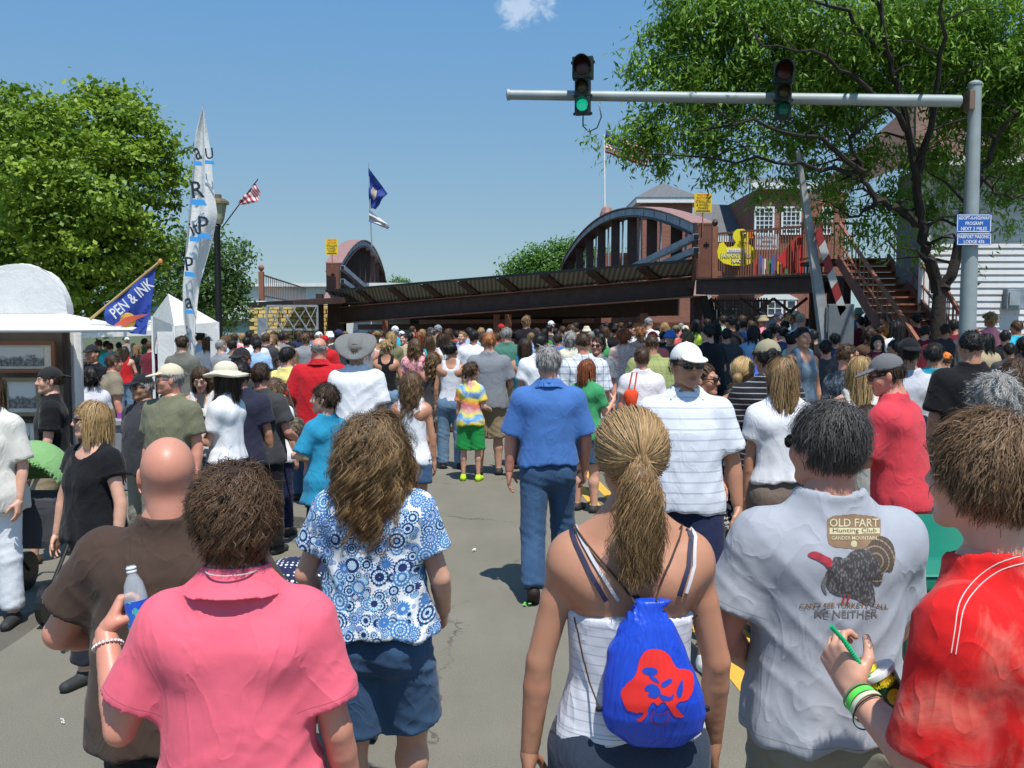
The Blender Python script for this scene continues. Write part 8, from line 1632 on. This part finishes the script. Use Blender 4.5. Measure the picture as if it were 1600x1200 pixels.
SH = {'white': (.72, .73, .76), 'black': (.012, .012, .015), 'grey': (.24, .25, .27), 'navy': (.02, .03, .09), 'red': (.5, .015, .02), 'blue': (.07, .18, .5), 'aqua': (.03, .38, .55), 'green': (.05, .25, .09), 'olive': (.17, .17, .09), 'pink': (.7, .22, .28), 'yellow': (.75, .6, .12),
      'orange': (.75, .2, .03), 'maroon': (.14, .015, .03), 'lavender': (.4, .38, .62), 'tan': (.4, .32, .2), 'cream': (.66, .62, .5), 'coral': (.72, .16, .14), 'light blue': (.3, .45, .68), 'brown': (.09, .05, .03), 'charcoal': (.05, .05, .055), 'lime': (.45, .65, .08), 'mint': (.35, .6, .42)}
HN = {'brown': 'brown', 'dbrown': 'dark brown', 'black': 'black', 'blonde': 'blonde', 'dblonde': 'dark blonde', 'grey': 'grey', 'white': 'white', 'red': 'auburn', 'ginger': 'ginger', 'mbrown': 'light brown'}
SN = {'short': 'short', 'buzz': 'cropped', 'bob': 'bobbed', 'long': 'long straight', 'curly': 'long curly', 'perm': 'curled', 'bun': 'pinned up', 'pony': 'ponytailed', 'messy': 'tousled', 'bald': 'bald'}
HATM = {}
def where(px, top, ppm):
    if px < 130: a = 'inside the booth tent'
    elif px < 245: a = 'under the low white tent'
    elif px < 345: a = 'under the arched tent'
    elif px < 400: a = 'beside the street lamp'
    elif px < 505: a = 'before the stone wall'
    elif px < 620: a = 'below the left arch'
    elif px < 760: a = 'below the left girder'
    elif px < 900: a = 'below the mid girder'
    elif px < 1080: a = 'below the right arch'
    elif px < 1190: a = 'below the duck sign'
    elif px < 1280: a = 'below the banners'
    elif px < 1370: a = 'beside the raised gate'
    elif px < 1460: a = 'below the stairs'
    else: a = 'before the white house'
    return a
USED = set(); _bm = {}
def far(px, top, ppm, sh, hair, hat=None, yaw=0, sex=None, tank=False, fat=.1, tone='fair', arms='down', extra=''):
    st, hc_ = hair; sex = sex or ('f' if st in ('bob', 'long', 'curly', 'perm', 'bun', 'pony') else 'm'); body, shm, tk, tr, hcp, topn = pool(sex, arms, fat); Y = FPX/ppm; T = at(px, top, Y); s = T.z/(topn+(.02 if hat else 0))
    o = link('person', body, skin(tone)); o.scale = (s, s, s); jr = random.Random(int(px*31+top)); o.rotation_euler = (jr.uniform(-.05, .05), jr.uniform(-.06, .06), R(yaw)); o.location = (T.x-math.sin(o.rotation_euler[1])*T.z*math.cos(R(yaw)), T.y, 0); m = fabric('far_'+sh.replace(' ', '_'), SH[sh]); link('tank_top' if tank else 'shirt', tk if tank else shm, m, o)
    link('trousers', tr, [denim, khaki, blackf, denim_l, khaki_g, navyf][int(px*7+top) % 6], o)
    if st != 'bald' and not (hat and st in ('short', 'buzz', 'messy')): link('hair', pool_hair(st), hairmat(hc_), o, tuple(hcp))
    elif hat: link('hair', pool_hair('buzz'), hairmat(hc_), o, tuple(hcp))
    if hat:
        kd, cn = hat; 
        if kd not in HATM: V, F = hat_c(kd, .011); HATM[kd] = mesh_np(kd, V, F); HATM[kd].materials.append(whitef)
        link({'cap': 'cap', 'backcap': 'cap', 'sunhat': 'sun_hat', 'bucket': 'bucket_hat', 'grayhat': 'brimmed_hat'}[kd], HATM[kd], fabric('farhat_'+cn.replace(' ', '_'), SH[cn], wr=.4), o, tuple(hcp))
    d = ('person in %s %s and %s %s' % (sh, 'tank top' if tank else 'shirt', hat[1], {'cap': 'cap', 'backcap': 'backwards cap', 'sunhat': 'sun hat', 'bucket': 'bucket hat', 'grayhat': 'brimmed hat'}[hat[0]])) if hat else ('bald person in %s shirt' % sh if st == 'bald' else 'person with %s %s hair in %s %s' % (SN[st], HN[hc_], sh, 'tank top' if tank else 'shirt'))
    if abs(((yaw+180) % 360)-180) > 110: d += ' facing us'
    lab = d+' '+where(px, top, ppm)
    if lab in USED:
        for q in (', nearer', ', farther', ', leftmost', ', rightmost'):
            if lab+q not in USED: lab = lab+q; break
    USED.add(lab); tag(o, lab, 'person', MIDG); PEOPLE.append((lab, T.z, ppm)); return o
FAR = [  # px, top, ppm, shirt, hair(style,colour), options
 (398, 522, 78, 'white', 'short dbrown'), (410, 518, 74, 'navy', 'short grey'), (400, 529, 92, 'light blue', 'short black'), (416, 520, 76, 'charcoal', 'short brown'), (438, 519, 70, 'grey', 'short black'), (430, 517, 60, 'white', 'messy brown'), (455, 543, 110, 'lavender', 'long blonde'),
 (477, 520, 80, 'grey', 'messy mbrown'), (468, 515, 62, 'navy', 'bob brown'), (500, 517, 70, 'white', 'short grey', 'cap white'), (507, 522, 84, 'red', 'short red', 'cap red'), (515, 517, 72, 'cream', 'short white', 'bucket white'), (532, 513, 80, 'charcoal', 'short black', 'cap navy'), (541, 518, 72, 'olive', 'messy dblonde'),
 (556, 515, 66, 'navy', 'short brown', 'cap navy'), (571, 520, 90, 'grey', 'long mbrown'), (588, 517, 78, 'cream', 'bun dblonde'), (617, 508, 68, 'aqua', 'short white', 'cap white'), (627, 516, 62, 'white', 'short grey', 'cap white'), (611, 518, 80, 'olive', 'bob blonde'), (644, 509, 52, 'coral', 'short brown'), (640, 519, 70, 'black', 'short black'),
 (655, 518, 70, 'coral', 'curly red'), (673, 510, 60, 'navy', 'short grey', 'cap charcoal'), (683, 506, 66, 'olive', 'short grey', 'cap grey'), (668, 524, 84, 'aqua', 'long brown'), (693, 520, 88, 'white', 'long dbrown'), (702, 513, 66, 'brown', 'bob brown'), (722, 517, 78, 'lavender', 'short dblonde'), (735, 511, 72, 'light blue', 'short black'), (741, 515, 88, 'white', 'short black'),
 (752, 512, 64, 'cream', 'messy blonde'), (765, 513, 62, 'red', 'short white'), (785, 505, 56, 'red', 'short red', 'cap red'), (778, 519, 72, 'red', 'short brown'), (797, 517, 66, 'black', 'bun black'), (803, 518, 66, 'red', 'short black'), (822, 493, 66, 'black', 'messy dblonde'), (836, 512, 58, 'tan', 'bob brown'), (842, 516, 64, 'red', 'short dbrown'), (860, 507, 58, 'charcoal', 'short black'), (863, 500, 52, 'cream', 'short white', 'cap white'),
 (872, 520, 84, 'blue', 'short dbrown'), (880, 509, 58, 'grey', 'short brown'), (888, 519, 90, 'cream', 'perm grey'), (899, 503, 56, 'white', 'short black'), (905, 515, 66, 'brown', 'short black'), (893, 508, 58, 'navy', 'perm brown'), (916, 509, 58, 'yellow', 'short blonde', 'bucket cream'), (932, 513, 66, 'black', 'short black'), (947, 510, 62, 'cream', 'bob brown'), (938, 520, 80, 'green', 'long black'),
 (950, 503, 52, 'black', 'short black'), (962, 504, 52, 'charcoal', 'short dbrown'), (972, 503, 50, 'grey', 'short brown'), (984, 502, 50, 'maroon', 'short black'), (960, 509, 62, 'black', 'bun black'), (999, 511, 76, 'charcoal', 'perm ginger'), (1012, 495, 62, 'white', 'short grey', 'cap grey'), (1021, 516, 92, 'coral', 'short dbrown', 'cap red'), (1035, 517, 70, 'black', 'short black'), (1037, 503, 64, 'white', 'long blonde'), (1048, 515, 88, 'charcoal', 'short grey', 'bucket blue'),
 (1056, 507, 62, 'olive', 'short brown', 'cap olive'), (1071, 507, 66, 'coral', 'short brown', 'cap cream'), (1063, 504, 52, 'pink', 'short grey'), (1078, 520, 90, 'yellow', 'perm dblonde'), (1088, 499, 66, 'lime', 'bob black'), (1095, 510, 60, 'olive', 'long black'), (1110, 506, 104, 'black', 'short black'), (1102, 497, 56, 'maroon', 'short dbrown'), (1130, 492, 58, 'mint', 'short dbrown'), (1143, 492, 76, 'black', 'short black', 'cap black'), (1136, 512, 92, 'charcoal', 'short black'),
 (1158, 492, 60, 'navy', 'short brown'), (1163, 499, 64, 'blue', 'short black'), (1176, 508, 92, 'light blue', 'bob black'), (1190, 487, 52, 'aqua', 'short grey', 'bucket cream'), (1198, 492, 60, 'pink', 'short blonde', 'bucket tan'), (1206, 500, 66, 'coral', 'perm grey', 'bucket pink'), (1218, 486, 62, 'light blue', 'short grey', 'cap navy'), (1210, 505, 84, 'maroon', 'bun black'), (1236, 489, 56, 'cream', 'short blonde'), (1245, 484, 56, 'white', 'short blonde', 'cap cream'), (1252, 488, 72, 'white', 'short grey', 'cap tan'),
 (1262, 497, 54, 'yellow', 'short dbrown'), (1228, 510, 88, 'navy', 'bun black'), (1238, 520, 104, 'mint', 'bun black'), (1262, 521, 110, 'maroon', 'bob brown'), (1275, 515, 84, 'black', 'short black'), (1290, 512, 76, 'charcoal', 'long dbrown'), (1302, 520, 92, 'navy', 'short black'), (1288, 530, 120, 'charcoal', 'short black'), (1310, 508, 66, 'black', 'perm black'), (1338, 480, 54, 'aqua', 'short grey', 'bucket mint'), (1318, 488, 52, 'grey', 'bob dblonde'), (1328, 494, 52, 'coral', 'short brown'),
 (1343, 494, 62, 'maroon', 'short black'), (1356, 489, 58, 'black', 'long black'), (1366, 498, 66, 'black', 'bob black'), (1352, 512, 84, 'brown', 'perm dbrown'), (1372, 523, 100, 'maroon', 'bob black'), (1390, 489, 72, 'orange', 'short brown'), (1405, 500, 92, 'white', 'long black'), (1418, 494, 66, 'green', 'short black'), (1433, 489, 72, 'maroon', 'short black'), (1445, 508, 84, 'maroon', 'short black'), (1375, 505, 76, 'tan', 'short brown'), (1395, 530, 110, 'charcoal', 'short black'),
 (1478, 505, 84, 'charcoal', 'short dbrown'), (1492, 498, 84, 'maroon', 'short black'), (1536, 498, 66, 'black', 'short black'), (1554, 489, 72, 'pink', 'perm dblonde'), (1544, 520, 104, 'tan', 'bob black'), (1592, 500, 84, 'aqua', 'short brown'), (1578, 535, 110, 'charcoal', 'short black'), (1570, 515, 92, 'black', 'short black'), (1598, 525, 104, 'black', 'bob black'), (1480, 548, 130, 'yellow', 'short brown', 'cap orange'),
 (133, 560, 92, 'olive', 'short brown'), (155, 530, 70, 'green', 'short brown'), (163, 532, 66, 'aqua', 'short black'), (172, 535, 70, 'aqua', 'short dbrown'), (186, 534, 62, 'yellow', 'short brown'), (194, 541, 78, 'red', 'long dbrown'), (208, 536, 66, 'cream', 'short white'), (213, 538, 74, 'black', 'bob dblonde'), (226, 528, 62, 'green', 'short brown'), (231, 533, 78, 'maroon', 'short brown'), (238, 520, 58, 'orange', 'short brown'), (198, 526, 54, 'grey', 'short grey', 'cap white'), (250, 524, 60, 'navy', 'short dbrown'),
 (312, 519, 76, 'light blue', 'short black'), (324, 526, 84, 'white', 'bob brown'), (353, 523, 84, 'light blue', 'bob mbrown'), (366, 520, 70, 'pink', 'short brown'), (345, 530, 92, 'grey', 'short grey'), (364, 530, 88, 'olive', 'short black'), (378, 520, 66, 'cream', 'short blonde'), (390, 517, 58, 'orange', 'long black'), (385, 526, 76, 'blue', 'short black'),
 (424, 522, 72, 'tan', 'bob dblonde'), (446, 518, 64, 'black', 'short brown'), (486, 519, 60, 'blue', 'short dbrown'), (522, 519, 64, 'brown', 'long dbrown'), (549, 521, 68, 'pink', 'short grey'), (579, 515, 58, 'lavender', 'short black'), (597, 516, 56, 'white', 'short brown'), (631, 521, 72, 'tan', 'short dbrown'), (661, 514, 56, 'white', 'bob blonde'), (712, 516, 60, 'red', 'short black'), (730, 519, 70, 'olive', 'short black'), (757, 519, 68, 'black', 'long brown'), (812, 515, 60, 'navy', 'short brown'), (830, 519, 70, 'light blue', 'short dblonde'),
 (851, 513, 60, 'green', 'bob black'), (870, 512, 56, 'pink', 'short black'), (924, 517, 66, 'white', 'short grey'), (941, 506, 50, 'blue', 'short dbrown'), (992, 509, 56, 'white', 'short dbrown'), (1005, 506, 54, 'tan', 'short brown'), (1028, 508, 56, 'navy', 'short dbrown'), (1044, 509, 56, 'brown', 'bob brown'), (1082, 508, 58, 'white', 'short brown'), (1120, 504, 70, 'charcoal', 'long black'), (1150, 504, 72, 'maroon', 'short dbrown'), (1170, 500, 62, 'grey', 'short brown'), (1184, 496, 58, 'charcoal', 'short black'), (1224, 500, 70, 'tan', 'short black'), (1200, 515, 90, 'black', 'short black'),
]
for r_ in FAR:
    st, hc_ = r_[4].split(); hat = None
    if len(r_) > 5: a, b_ = r_[5].split(' ', 1); hat = (a, b_)
    k = int(r_[0]*13+r_[1]*7) % 11; yw = (k-5)*7 if k != 3 else 160
    dark = 1060 < r_[0] and r_[1] > 495 and 'black' in r_[4]
    far(r_[0], r_[1], r_[2], r_[3], (st, hc_), hat, yaw=yw, fat=(.1, .35)[k % 3 == 0], tone=('fair', 'tan', 'red')[k % 3], arms=('down', 'front', 'hipR', 'swing')[k % 4], tank=(st in ('long', 'bun', 'pony') and k % 2 == 0))
